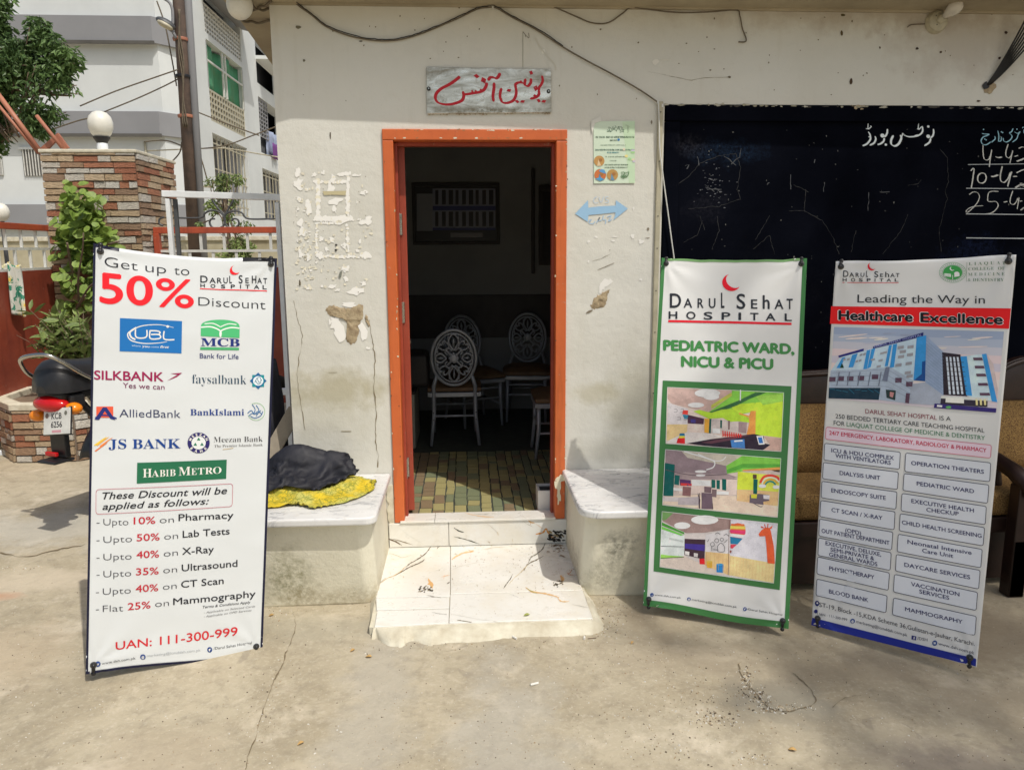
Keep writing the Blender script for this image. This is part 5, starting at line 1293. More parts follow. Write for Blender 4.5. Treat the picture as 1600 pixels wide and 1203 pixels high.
fan(I, [(645, 556), (646, 505)]+[(747+101*cos(pi-pi*k/14), 505-35*sin(pi*k/14)**.8) for k in range(1, 14)]+[(849, 508), (848, 566)], GM, 1)
for pts, w_ in (([(646, 510), (700, 508), (748, 530), (748, 562)], 7), ([(848, 515), (800, 512), (750, 530), (748, 562)], 7), ([(665, 492), (710, 490), (748, 508)], 5), ([(832, 496), (790, 492), (748, 508)], 5)): I.line(spline(pts, 6), w_, (236, 240, 236), 2)
I.quad([(643, 614), (846, 617), (845, 630), (642, 628)], (70, 170, 108), 1, 4, 1); text(I, serif('MCB'), (646, 607), (849, 611), 43, (28, 48, 120), .012, 5); text(I, 'Bank for Life', (640, 672), (843, 677), 27, (44, 52, 110), .006, 3); I.done('bank_logo', tL)
I = A_(); text(I, 'SILKBANK', (90, 784), (452, 793), 49, (152, 24, 78), .028, 4); I.poly([(470, 790), (500, 772), (525, 758), (488, 752), (548, 748), (520, 770)], (152, 24, 78)); text(I, 'Yes we can', (240, 828), (457, 836), 29, (120, 50, 90), .002, 3); I.done('bank_logo', tL)
I = A_(); text(I, serif('faysalbank'), (600, 803), (884, 809), 50, (52, 76, 96), -.012, 4)
T1 = (20, 108, 140)
for r_ in (0, pi/4): fan(I, [(946+44*cos(r_+k*pi/2+pi/4), 791+44*sin(r_+k*pi/2+pi/4)) for k in range(4)], (24, 96, 150) if r_ else (22, 140, 150), 1)
I.ell(946, 791, 27, 25, (226, 234, 238), 2, 20); 
for pts in ([(928, 800), (940, 778), (950, 800), (965, 785)], [(932, 788), (945, 808), (962, 800)], [(938, 776), (955, 772), (962, 792)]): I.line(spline(pts, 4), 3, T1, 3)
I.done('bank_logo', tL)
I = A_(); I.quad([(102, 926), (190, 925), (190, 984), (102, 984)], (226, 92, 62), 1, 2, 2)
I.poly([(136, 930), (156, 930), (202, 996), (176, 990), (146, 950), (116, 996), (92, 994)], (34, 46, 116), 2); I.line(spline([(96, 985), (130, 972), (170, 974), (208, 988)], 5), 7, (34, 46, 116), 3); text(I, 'AlliedBank', (222, 980), (540, 983), 43, (48, 56, 92), -.004, 3); I.done('bank_logo', tL)
I = A_(); text(I, serif('BankIslami'), (590, 970), (872, 971), 35, (36, 64, 132), .0, 4)
I.line([(935+46*cos(a), 952+45*sin(a)) for a in [radians(-120+k*12) for k in range(24)]], 2.2, (140, 190, 130), 1)
for pts in ([(890, 960), (910, 945), (925, 965), (945, 950), (965, 965)], [(915, 915), (930, 940), (920, 965)], [(935, 918), (950, 945), (935, 975)], [(905, 975), (930, 985), (960, 972), (970, 950)], [(895, 975), (915, 960), (940, 962), (960, 945)]): I.line(spline(pts, 4), 4, (60, 110, 160), 2)
I.done('bank_logo', tL)
I = A_()
for k, (x, y, c) in enumerate(((88, 1128, (240, 206, 70)), (100, 1128, (240, 180, 70)), (118, 1132, (236, 140, 70)), (92, 1158, (228, 120, 70)))): I.poly([(x, y), (x+8, y+3), (x+62, y-38), (x+70, y-46), (x+48, y-34)], c)
text(I, serif('JS BANK'), (166, 1146), (540, 1141), 52, (24, 66, 138), .0, 4); I.done('bank_logo', tL)
I = A_(); NVY = (44, 40, 104); I.ell(634, 1113, 58, 54, NVY, 1, 36); I.ell(634, 1113, 37, 34, (226, 230, 230), 2, 28)
for a in range(3): 
    r_ = radians(-90+120*a); I.poly([(634+20*cos(r_)+11*cos(r_+k*2.1), 1113+18*sin(r_)+11*sin(r_+k*2.1)) for k in range(3)], (44, 120, 92), 3)
for s_, a0, a1, fl in (('MEEZAN', -155, -25, 1), ('BANK', 140, 40, -1)):
    for k, ch_ in enumerate(s_):
        a = radians(a0+(a1-a0)*k/(len(s_)-1)); x, y = 634+47*cos(a), 1113+44*sin(a); tx, ty = -sin(a)*fl, cos(a)*fl
        vs, fs = glyphs(ch_, .03, 2); b_ = len(I.v); xm = (min(v[0] for v in vs)+max(v[0] for v in vs))/2
        for vx, vy in vs:
            lx, ly = (vx-xm)*19, (vy-.36)*19; I.v.append(tuple(I.pf(x+tx*lx+ty*ly*1, y+ty*lx-tx*ly*1, 3)))
        for f in fs: I.f.append(tuple(b_+i for i in f)); I.m.append(0); I.c.append(I.col(WH))
text(I, serif('Meezan Bank'), (712, 1110), (970, 1108), 30, (58, 56, 60), -.014, 4); text(I, serif('The Premier Islamic Bank'), (716, 1137), (970, 1131), 14, (90, 86, 86), -.012, 2); I.line(spline([(760, 1148), (790, 1145), (815, 1140)], 3), 2.5, (200, 170, 110)); I.done('bank_logo', tL)
I = B_(); I.quad([(306, 79), (760, 63), (757, 160), (304, 184)], (36, 108, 76), 1, 8, 3)
x = 335
for ch_, x0, x1, big in (('H', 335, 380, 1), ('A', 380, 416, 0), ('B', 420, 448, 0), ('I', 452, 466, 0), ('B', 471, 500, 0), ('M', 506, 562, 1), ('E', 565, 592, 0), ('T', 596, 627, 0), ('R', 631, 663, 0), ('O', 665, 733, 0)):
    if ch_ == 'O': x0, x1 = 690, 733
    if ch_ == 'R': x0, x1 = 650, 690
    if ch_ == 'T': x0, x1 = 613, 646
    if ch_ == 'E': x0, x1 = 580, 608
    if ch_ == 'M': x0, x1 = 516, 576
    yb = 153-(x0-335)*.052; text(I, serif(ch_), (x0, yb), (x1, yb-(x1-x0)*.052), 46 if big else 36, WH, -.004, 4, 0, 2)
I.done('bank_logo', tL)
I = B_(); rrect(I, [(98, 216), (791, 185), (788, 300), (97, 341)], (192, 96, 112), .022, 2.2, None, 1, 5.5)
text(I, 'These Discount will be', (130, 265), (762, 236), 37, INKB, .016, 3, .25); text(I, 'applied as follows:', (130, 318), (670, 288), 35, INKB, .016, 3, .25); I.done('lettering', tL)
RD2 = (190, 40, 56)
for (a, b, c, d, e) in ((('- ', 'Upto', 98, 398, 262, 394), ('10%', 288, 389, 398, 385), ('on', 420, 383, 492, 380), ('Pharmacy', 515, 372, 795, 360), 0), (('- ', 'Upto', 98, 487, 280, 478), ('50%', 303, 474, 420, 468), ('on', 443, 466, 513, 461), ('Lab Tests', 536, 456, 775, 440), 0), (('- ', 'Upto', 98, 575, 278, 566), ('40%', 302, 560, 417, 554), ('on', 440, 551, 512, 545), ('X-Ray', 533, 541, 695, 531), 0),
                        (('- ', 'Upto', 98, 661, 276, 651), ('35%', 300, 646, 415, 639), ('on', 438, 635, 508, 629), ('Ultrasound', 531, 625, 815, 603), 0), (('- ', 'Upto', 95, 749, 274, 738), ('40%', 298, 732, 413, 724), ('on', 436, 719, 506, 712), ('CT Scan', 528, 708, 745, 690), 0), (('- ', 'Flat', 95, 835, 235, 829), ('25%', 258, 823, 374, 811), ('on', 397, 806, 467, 799), ('Mammography', 488, 795, 908, 757), 0)):
    I = B_(); x0, y0, x1, y1 = a[2:]; I.line([(x0+2, y0-12), (x0+18, y0-13)], 3, (60, 60, 66)); text(I, a[1], (x0+37, y0-2), (x1, y1), 35, (62, 62, 70), -.012, 3)
    text(I, b[0], b[1:3], b[3:5], 37, RD2, .018, 3); text(I, c[0], c[1:3], c[3:5], 34, (62, 62, 70), -.012, 3); text(I, d[0], d[1:3], d[3:5], 36, INKB, .014, 3); I.done('lettering', tL)
I = B_(); text(I, 'Terms & Conditions Apply', (638, 812), (882, 789), 13, (50, 50, 56), .01, 2, .25); text(I, '- Applicable on Selected Cards', (644, 838), (906, 808), 10, (120, 120, 122), 0, 2, .25); text(I, '- Applicable on OPD Services', (644, 858), (887, 828), 10, (110, 110, 114), 0, 2, .25); I.done('lettering', tL)
I = B_(); text(I, 'UAN: 111-300-999', (197, 1027), (816, 947), 44, (206, 42, 50), .016, 4); I.done('lettering', tL)
def contact(I, items, c=(70, 72, 78)):
    for it in items:
        if it[0] == 'o':
            I.ell(it[1], it[2], it[3], it[3], (32, 66, 130), 1, 16); text(I, it[4], (it[1]-it[3]*.5, it[2]+it[3]*.5), (it[1]+it[3]*.5, it[2]+it[3]*.5), it[3]*.95, WH, .03, 2, 0, 2)
        else: text(I, it[1], it[2], it[3], it[4], it[5] if len(it) > 5 else c, 0, 2)
I = B_(); contact(I, [('o', 107, 1097, 14, 'W'), ('t', 'www.dsh.com.pk', (126, 1101), (298, 1074), 13), ('o', 335, 1062, 14, '@'), ('t', 'marketing@lcmddsh.com.pk', (355, 1062), (628, 1024), 13, (172, 176, 180)), ('o', 674, 1016, 13, 'f'), ('t', '/Darul Sehat Hospital', (694, 1016), (888, 992), 13)]); I.done('lettering', tL)

# --- middle banner ------------------------------------------------------------
def shM(u, v):
    s_ = sin(pi*u); top = smooth(.9, 1, v); bot = smooth(.07, 0, v)
    return (.016*s_*sin(pi*min(1, v*1.02))+.004*noise.noise(Vector((u*3, v*5, 8)))+.006*sin(u*8+1)*bot, -.004*sin(pi*v)*(1-2*u), -.006*s_*top+.0035*sin(u*7.5+.3)*bot+.003*noise.noise(Vector((u*9, 2, 4)))*top)
bM = Banner([(1034, 403), (1261, 404), (1232, 984), (1005, 946)], [(.828, -.427, 1.458), (1.357, -.661, 1.462), (.71, -.72, .03)], 0, shM)
tM = stand(bM, 'x_banner', 'white banner with green border and three ward pictures, in the middle of the three', vinyl('banner_vinyl_bright', (.82, .82, .80)), 'green')
GR = (62, 118, 66); I = Ink(None, 1.25)
edge_strip(bM, 0, .026, 0, 1, GR, I); edge_strip(bM, .972, 1, 0, 1, GR, I); edge_strip(bM, .026, .972, 0, .018, GR, I, 1, 30, 2); edge_strip(bM, .026, .972, .9935, 1, (110, 150, 96), I, 1, 30, 2); I.done('green_border', tM)
GN = 1.3
C_ = lambda: P_(bM, 990, 390, 4.0107, .015, GN); D_ = lambda: P_(bM, 990, 680, 3.7607, .05, GN); E_ = lambda: P_(bM, 1000, 540, 5.0, .03, GN)
I = C_(); crescent(I, 614, 205, 58, (226, 20, 40)); DKM = (40, 42, 48)
darul(I, [('D', 229, 300, 367, 273), ('A', 316, 369, 367, 306), ('R', 402, 440, 368, 306), ('U', 472, 514, 369, 305), ('L', 548, 570, 369, 268), ('S', 645, 700, 374, 276), ('E', 735, 775, 373, 312), ('h', 808, 852, 374, 284), ('A', 882, 938, 375, 312), ('T', 957, 996, 376, 308)], DKM, .018)
for ch_, x0, x1 in (('H', 222, 277), ('O', 332, 390), ('S', 440, 496), ('P', 552, 607), ('I', 657, 674), ('T', 730, 782), ('A', 826, 888), ('L', 945, 990)): text(I, ch_, (x0, 437+(x0-222)*.018), (x1, 437+(x1-222)*.018), 48, DKM, .03, 4)
I.line([(220, 452), (988, 469)], 14, (214, 28, 44)); I.done('hospital_logo', tM)
PG = (66, 130, 70)
I = C_(); text(I, 'PEDIATRIC WARD,', (187, 633), (1006, 657), 64, PG, .075, 5); I.done('lettering', tM)
I = C_(); text(I, 'NICU & PICU', (300, 736), (874, 754), 66, PG, .075, 5); I.done('lettering', tM)
I = P_(bM, 0, 0, 1, 0, GN); I.quad([(1036.5, 595.5), (1236, 604.5), (1218, 921.5), (1021.5, 892.5)], (60, 112, 62), 1, 16, 24); I.done('green_panel', tM)
def pic(base, shapes, I, frame, c0):
    I.step = I.sc*4.5; I.var = .20
    fan(I, dens(base), c0, 2)
    lay = 3
    for s_ in shapes:
        k = s_[0]
        if k == 'p': fan(I, s_[2], s_[1], lay)
        elif k == 'e': I.ell(s_[2], s_[3], s_[4], s_[5], s_[1], lay, 16)
        elif k == 'l': I.line(spline(s_[2], 4), s_[3], s_[1], lay)
        elif k == 'L': lay = s_[1]
    return I
def dens(P, step=60):
    out = []; n = len(P)
    for i in range(n):
        a, b = P[i], P[(i+1) % n]; k = max(1, int(sqrt((a[0]-b[0])**2+(a[1]-b[1])**2)/step))
        for j in range(k): out.append((a[0]+(b[0]-a[0])*j/k, a[1]+(b[1]-a[1])*j/k))
    return out
I = E_()
pic([(220, 332), (1120, 374), (1098, 830), (208, 768)], [
    ('p', (186, 158, 150), [(220, 332), (720, 355), (715, 400), (540, 525), (255, 460), (220, 420)]),
    ('p', (196, 168, 160), [(220, 332), (420, 342), (430, 400), (330, 440), (222, 380)]),
    ('p', (126, 190, 70), [(720, 356), (1120, 374), (1118, 430), (900, 520), (700, 560), (540, 525), (715, 400)]),
    ('p', (186, 216, 60), [(700, 470), (1000, 440), (1118, 428), (1105, 725), (900, 700), (895, 520), (760, 540)]),
    ('p', (150, 200, 80), [(900, 400), (1118, 380), (1118, 440), (960, 470)]), ('L', 4),
    ('p', (54, 100, 60), [(540, 528), (760, 440), (900, 372), (985, 372), (860, 420), (760, 472), (660, 510), (560, 535)]),
    ('p', (178, 180, 80), [(560, 470), (715, 372), (720, 398), (600, 475), (560, 500)]),
    ('p', (204, 198, 200), [(222, 450), (380, 500), (376, 620), (216, 620)]), ('p', (226, 190, 138), [(216, 620), (376, 620), (370, 690), (240, 745), (212, 742)]),
    ('p', (76, 46, 66), [(375, 545), (505, 575), (500, 620), (376, 612)]), ('p', (192, 180, 176), [(545, 578), (850, 605), (838, 700), (540, 690)]),
    ('p', (222, 208, 204), [(235, 742), (370, 680), (560, 690), (645, 716), (370, 770), (210, 766)]),
    ('p', (190, 158, 146), [(900, 705), (1105, 728), (1098, 828), (960, 822), (1015, 780), (965, 715)]), ('L', 5),
    ('p', (170, 206, 56), [(420, 518), (470, 508), (560, 530), (640, 505), (720, 500), (850, 570), (852, 606), (770, 596), (700, 600), (650, 570), (540, 576)]),
    ('p', (222, 160, 60), [(508, 574), (546, 576), (540, 690), (506, 682)]), ('p', (26, 84, 74), [(546, 576), (561, 578), (556, 690), (541, 688)]), ('p', (26, 84, 74), [(629, 586), (644, 588), (642, 650), (629, 648)]),
    ('p', (120, 96, 96), [(690, 590), (704, 592), (702, 660), (690, 660)]), ('p', (150, 128, 130), [(770, 600), (835, 606), (830, 690), (770, 680)]), ('p', (236, 236, 232), [(570, 650), (628, 655), (628, 690), (570, 688)]),
    ('p', (222, 146, 72), [(865, 515), (903, 516), (900, 705), (832, 698), (852, 610), (850, 560)]), ('l', (214, 150, 70), [(775, 535), (820, 550), (860, 562)], 12),
    ('e', (226, 222, 234), 530, 378, 100, 34), ('e', (226, 222, 234), 560, 405, 62, 26), ('e', (226, 222, 234), 442, 470, 64, 20),
    ('p', (44, 32, 46), [(370, 768), (560, 735), (890, 694), (965, 712), (970, 768), (1016, 778), (956, 822), (700, 806), (500, 785)]), ('L', 6),
    ('p', (96, 60, 72), [(480, 760), (700, 722), (880, 700), (700, 745), (560, 770)]), ('p', (66, 120, 184), [(708, 742), (815, 734), (820, 806), (718, 800)]), ('p', (225, 232, 236), [(735, 745), (800, 740), (802, 752), (738, 757)]), ('p', (230, 234, 236), [(908, 710), (958, 710), (972, 775), (926, 778)]), ('p', (50, 110, 180), [(918, 722), (950, 720), (960, 765), (930, 768)]),
    ('p', (226, 34, 40), [(300, 728), (355, 726), (356, 770), (290, 766)]), ('p', (232, 206, 70), [(312, 710), (355, 710), (355, 726), (306, 728)]), ('p', (40, 110, 150), [(315, 690), (352, 690), (355, 710), (312, 710)]),
    ('p', (220, 60, 50), [(340, 510), (380, 512), (378, 545), (335, 540)]), ('p', (40, 130, 160), [(338, 545), (382, 548), (375, 578), (350, 575)]), ('p', (70, 60, 130), [(400, 578), (440, 582), (438, 610), (402, 606)])]
    +[('l', (206, 48, 44), [(650+i*17, 668+i*3), (651+i*17, 716+i*1)], 8) for i in range(9)]+[('l', (206, 48, 44), [(648, 700), (800, 706)], 6), ('l', (236, 240, 240), [(786, 352), (784, 435)], 9)]
    +[('l', (120, 112, 116), [(270+i*26, 505+(i % 2)*60), (290+i*26, 500+(i % 2)*60), (295+i*26, 522+(i % 2)*60), (268+i*26, 525+(i % 2)*60)], 2.5) for i in range(4)], I, None, (214, 196, 186))
I.line([(220, 331), (1120, 373), (1098, 831), (207, 769)], 3, (226, 226, 222), 8, True)
I.done('printed_picture', tM)
I = D_()
pic([(192, 88), (862, 140), (843, 482), (175, 410)], [
    ('p', (140, 122, 128), [(192, 88), (300, 96), (460, 160), (545, 180), (550, 228), (610, 250), (275, 260), (190, 200)]),
    ('p', (188, 180, 166), [(285, 97), (640, 122), (545, 182), (470, 165), (320, 135)]),
    ('p', (122, 190, 72), [(545, 182), (640, 122), (862, 140), (858, 208), (700, 205), (550, 228)]), ('p', (86, 160, 60), [(548, 205), (640, 170), (860, 172), (858, 190), (640, 195), (550, 226)]),
    ('p', (214, 196, 188), [(270, 258), (610, 262), (604, 350), (270, 345)]), ('p', (158, 140, 142), [(190, 215), (550, 232), (612, 262), (275, 262), (190, 240)]),
    ('p', (198, 212, 66), [(612, 215), (735, 228), (725, 325), (608, 320)]), ('p', (208, 216, 84), [(735, 228), (857, 238), (850, 335), (725, 325)]), ('p', (222, 180, 130), [(608, 320), (852, 335), (845, 418), (606, 386)]),
    ('p', (216, 196, 178), [(175, 408), (178, 362), (380, 350), (600, 358), (606, 386), (845, 418), (843, 480)]), ('L', 4),
    ('p', (12, 88, 84), [(186, 165), (246, 175), (236, 360), (178, 358)]), ('p', (12, 96, 92), [(246, 235), (275, 240), (270, 296), (242, 290)]),
    ('p', (86, 50, 96), [(274, 260), (340, 265), (340, 300), (275, 296)]), ('p', (200, 60, 60), [(280, 282), (345, 286), (345, 300), (280, 298)]), ('p', (236, 236, 240), [(345, 262), (455, 268), (455, 300), (345, 296)]),
    ('p', (10, 92, 84), [(460, 262), (482, 264), (482, 312), (460, 310)]), ('p', (10, 92, 84), [(489, 264), (509, 266), (508, 318), (490, 316)]), ('p', (10, 92, 84), [(521, 258), (546, 260), (545, 326), (522, 322)]), ('p', (10, 92, 84), [(703, 258), (728, 262), (724, 348), (702, 344)]),
    ('p', (70, 54, 40), [(800, 204), (857, 206), (856, 220), (826, 214)]), ('p', (226, 150, 80), [(640, 205), (857, 190), (857, 205), (640, 212)]), ('p', (80, 60, 50), [(700, 232), (722, 234), (722, 258), (700, 256)]),
    ('p', (106, 88, 100), [(402, 338), (462, 342), (470, 435), (402, 432)]), ('p', (84, 68, 80), [(380, 335), (395, 380), (392, 430), (386, 430)]), ('p', (136, 98, 98), [(293, 302), (342, 306), (338, 360), (290, 356)]), ('p', (110, 90, 96), [(418, 302), (460, 306), (458, 340), (418, 336)]), ('p', (120, 100, 104), [(462, 318), (490, 320), (488, 365), (462, 362)]),
    ('p', (196, 186, 186), [(178, 362), (266, 366), (264, 392), (176, 388)]), ('p', (176, 166, 170), [(266, 368), (385, 362), (384, 412), (264, 410)]), ('p', (240, 240, 240), [(238, 310), (290, 314), (290, 330), (238, 326)]), ('p', (236, 234, 234), [(490, 330), (560, 332), (560, 350), (490, 348)]),
    ('p', (104, 92, 104), [(682, 352), (735, 345), (795, 352), (795, 385), (760, 392), (762, 410), (680, 398)]), ('p', (216, 212, 216), [(760, 352), (798, 354), (796, 378), (762, 374)]), ('p', (210, 206, 60), [(690, 350), (725, 348), (722, 372), (690, 370)]),
    ('L', 5), ('l', (212, 66, 56), [(742, 282), (762, 248), (800, 238), (840, 248), (856, 268)], 13), ('l', (236, 226, 200), [(752, 286), (770, 260), (800, 250), (832, 258), (852, 278)], 8), ('l', (230, 160, 70), [(762, 290), (776, 270), (800, 261), (826, 268), (844, 286)], 8), ('l', (30, 130, 130), [(772, 292), (784, 278), (800, 273), (818, 278), (832, 292)], 9),
    ('e', (236, 236, 226), 755, 300, 22, 11), ('e', (236, 236, 226), 835, 306, 20, 11), ('l', (228, 226, 224), [(300, 98), (440, 140), (478, 160), (470, 190), (430, 205)], 7), ('l', (228, 226, 224), [(380, 112), (470, 150), (520, 150), (545, 128)], 5), ('l', (90, 76, 84), [(190, 205), (340, 235), (550, 232)], 3), ('e', (220, 214, 226), 397, 215, 34, 8), ('e', (220, 214, 226), 397, 238, 28, 7)]
    +[('l', (60, 44, 52), [(392, 432), (390, 340)], 3), ('l', (60, 44, 52), [(468, 435), (465, 400)], 3), ('l', (90, 80, 90), [(700, 398), (742, 420), (756, 418)], 4)], I, None, (196, 180, 172))
I.line([(191, 87), (863, 139), (843, 483), (174, 411)], 2.4, (226, 226, 222), 8, True); I.done('printed_picture', tM)
I = D_()
pic([(172, 450), (843, 520), (822, 866), (157, 772)], [
    ('p', (150, 126, 122), [(172, 450), (572, 495), (570, 550), (420, 572), (310, 575), (172, 505)]), ('p', (110, 150, 90), [(172, 450), (238, 457), (190, 500), (170, 500)]),
    ('p', (206, 214, 212), [(165, 555), (302, 590), (298, 715), (160, 728)]), ('p', (64, 44, 56), [(302, 608), (423, 612), (418, 730), (385, 722), (300, 702)]), ('p', (208, 204, 206), [(425, 585), (570, 550), (566, 696), (423, 682)]),
    ('p', (218, 184, 132), [(423, 682), (566, 696), (558, 822), (419, 762)]), ('p', (206, 192, 182), [(160, 728), (298, 708), (419, 762), (558, 820), (400, 806), (157, 772)]),
    ('p', (206, 204, 212), [(572, 495), (843, 520), (830, 752), (567, 706)]), ('p', (228, 196, 142), [(567, 706), (830, 752), (822, 866), (560, 820)]), ('L', 4),
    ('p', (70, 146, 52), [(168, 512), (300, 572), (300, 582), (166, 530)]), ('p', (110, 190, 80), [(166, 536), (298, 586), (280, 590), (166, 552)]), ('p', (66, 50, 140), [(303, 636), (421, 642), (420, 680), (303, 664)]),
    ('p', (216, 212, 210), [(305, 680), (330, 684), (328, 706), (304, 700)]), ('p', (200, 196, 196), [(356, 690), (380, 694), (378, 716), (356, 712)]), ('p', (150, 206, 90), [(162, 700), (210, 706), (296, 712), (298, 716), (160, 726)]),
    ('e', (226, 222, 232), 420, 497, 80, 27), ('e', (226, 222, 232), 288, 531, 48, 20), ('L', 5),
    ('l', (50, 50, 54), [(160, 652), (298, 655)], 2.5), ('l', (50, 50, 54), [(160, 722), (298, 715)], 3), ('l', (110, 70, 60), [(563, 500), (556, 820)], 2.5),
    ('p', (222, 34, 44), [(388, 724), (418, 722), (420, 757), (390, 756)]), ('p', (226, 170, 60), [(431, 738), (464, 742), (461, 780), (432, 776)]), ('p', (30, 120, 186), [(488, 757), (529, 760), (526, 806), (488, 803)]), ('e', (60, 150, 206), 508, 758, 20, 6), ('e', (236, 190, 90), 447, 740, 16, 5),
    ('e', (232, 90, 70), 612, 562, 46, 46), ('L', 6), ('p', (232, 196, 90), [(570, 532), (655, 535), (658, 552), (568, 550)]), ('p', (222, 60, 110), [(568, 556), (658, 562), (656, 580), (568, 572)]), ('p', (232, 110, 60), [(574, 520), (648, 522), (654, 533), (572, 531)]),
    ('p', (230, 220, 216), [(568, 576), (655, 586), (640, 604), (568, 594)]), ('p', (34, 120, 160), [(568, 596), (640, 606), (610, 640), (570, 636)]), ('p', (200, 60, 80), [(570, 640), (606, 642), (582, 664), (570, 662)]), ('p', (130, 70, 60), [(566, 675), (576, 676), (574, 690), (566, 688)]),
    ('p', (226, 92, 52), [(733, 580), (752, 556), (772, 542), (800, 544), (806, 570), (822, 650), (829, 755), (786, 750), (778, 640), (772, 592), (740, 594)]), ('l', (200, 80, 50), [(768, 522), (774, 545)], 5), ('l', (200, 80, 50), [(788, 520), (786, 545)], 5), ('p', (200, 76, 60), [(745, 533), (760, 538), (766, 546), (750, 544)]), ('p', (226, 92, 52), [(795, 545), (815, 530), (812, 545), (800, 552)])]
    +[('l', (60, 58, 60), [(x+r*cos(a), y+r*sin(a)) for a in [k*.9 for k in range(8)]], 2.2) for x, y, r in ((465, 640, 12), (490, 618, 12), (520, 612, 10))]
    +[('l', (60, 58, 60), p_, 2.4) for p_ in ([(495, 650), (514, 632), (534, 652), (532, 682), (496, 680), (495, 650)], [(460, 652), (462, 678)], [(470, 670), (500, 672)], [(480, 580), (495, 572), (510, 582)], [(530, 590), (545, 580), (560, 592)], [(435, 625), (445, 610)], [(535, 630), (552, 612)])]
    +[('l', (150, 156, 150), [(212+i*7, 600+i*1.6), (215+i*7, 612+i*1.6)], 2) for i in range(12)], I, None, (200, 192, 190))
for k in range(14): I.line([(570+k*19, 712+k*3.1), (564+k*19, 818+k*3.1)], 1.2, (206, 170, 118), 5)
for k in range(6): I.line([(430+k*24, 686+k*2.6), (427+k*24, 766+k*9)], 1.2, (196, 160, 110), 5)
I.line([(171, 449), (844, 519), (822, 867), (156, 773)], 2.4, (226, 226, 222), 8, True); I.done('printed_picture', tM)
I = D_(); contact(I, [('o', 109, 938, 11, 'W'), ('t', 'www.dsh.com.pk', (124, 944), (279, 961), 12), ('o', 325, 963, 11, '@'), ('t', 'marketing@lcmddsh.com.pk', (342, 969), (606, 1010), 12), ('o', 654, 1017, 11, 'f'), ('t', '/Darul Sehat Hospital', (667, 1022), (873, 1061), 12)], (60, 64, 66)); I.done('lettering', tM)

# --- right banner -------------------------------------------------------------
def shR(u, v):
    s_ = sin(pi*u); top = smooth(.93, 1, v); bot = smooth(.15, 0, v)
    cre = .0035*exp(-((u-.18+(.1-v)*.8)/.035)**2)*smooth(.30, .12, v)*smooth(0, .05, v)
    return (.010*s_*sin(pi*v)+.003*noise.noise(Vector((u*3, v*5, 18)))-cre, -.003*sin(pi*v)*(1-2*u), (-.004*sin(pi*u)-.006*exp(-((u-.28)/.2)**2)*0)*top+.004*noise.noise(Vector((u*4, 0, 3)))*top)
bR = Banner([(1306, 408.5), (1588, 398), (1526, 1042), (1268, 974)], [(1.419, -.775, 1.455), (1.838, -1.179, 1.47), (1.351, -.899, .03)], 0, shR)
tR = stand(bR, 'x_banner', 'white banner with hospital picture, boxed service names and blue bottom strip, rightmost', vinyl('banner_vinyl_plain', (.80, .80, .79)), 'white')
GR_ = 1.25
F_ = lambda: P_(bR, 1260, 390, 3.7588, .01, GR_); G_ = lambda: P_(bR, 1250, 690, 3.2514, .12, GR_)
I = G_(); I.quad([(63, 893), (896, 1102), (893, 1140), (57, 930)], (30, 44, 140), 1, 30, 2); I.done('blue_strip', tR)
I = F_(); crescent(I, 384, 97, 24, (214, 26, 50)); darul(I, [('D', 217, 247, 163, 124), ('A', 252, 281, 163, 137), ('R', 290, 311, 163, 137), ('U', 319, 341, 162, 136), ('L', 351, 363, 162, 122), ('S', 399, 423, 163, 124), ('E', 434, 452, 162, 138), ('h', 464, 487, 162, 126), ('A', 494, 520, 162, 136), ('T', 526, 548, 162, 135)], DKM, .016)
for ch_, x0, x1 in (('H', 214, 238), ('O', 262, 287), ('S', 309, 332), ('P', 356, 379), ('I', 402, 407), ('T', 431, 454), ('A', 472, 499), ('L', 520, 542)): text(I, ch_, (x0, 190), (x1, 191), 20, DKM, .03, 4)
I.line([(213, 197), (543, 198)], 3.4, (196, 40, 60)); I.done('hospital_logo', tR)
I = F_(); EG = (60, 150, 76)
I.line([(860+78*cos(k*pi/24), 133+64*sin(k*pi/24)) for k in range(48)], 2, (90, 150, 104), 1, True); I.ell(860, 133, 56, 46, EG, 1, 30); I.line([(860+60*cos(k*pi/24), 133+50*sin(k*pi/24)) for k in range(48)], 1.6, (90, 150, 104), 2, True)
for k in range(34):
    a = k*2*pi/34; I.line([(860+65*cos(a), 133+54*sin(a)), (860+73*cos(a), 133+60*sin(a))], 2.6, (100, 150, 110), 2)
I.quad([(812, 138), (850, 142), (850, 162), (812, 158)], (226, 240, 228), 2, 1, 1); I.quad([(870, 142), (900, 138), (900, 158), (870, 162)], (226, 240, 228), 2, 1, 1); I.ell(884, 140, 15, 12, (226, 240, 228), 2, 12); I.line([(860, 150), (860, 178)], 3, (226, 240, 228), 2)
for x in (820, 828, 836, 844): I.line([(x, 143), (x, 158)], 1.6, EG, 3)
I.line(spline([(852, 96), (846, 108), (856, 119), (870, 116)], 5), [1, 3, 5, 6, 7, 7, 7, 7, 7, 6, 6, 5, 4, 3, 2, 1], (226, 240, 228), 2)
I.line([(944, 70), (940, 192)], 2, (120, 140, 120), 1)
TG = (92, 124, 98)
for s_, y, x0, x1 in (('LIAQUAT', 90, 955, 1170), ('COLLEGE  OF', 122, 952, 1166), ('MEDICINE', 156, 950, 1164), ('& DENTISTRY', 190, 948, 1160)): text(I, serif(s_), (x0, y), (x1, y), 20, TG, -.012, 3, 0, 1, 1.6 if s_ in ('LIAQUAT', 'MEDICINE') else 1.1)
I.done('college_logo', tR)
I = F_(); text(I, 'Leading the Way in', (301, 316), (1048, 323), 50, (44, 46, 50), .0, 5); I.done('lettering', tR)
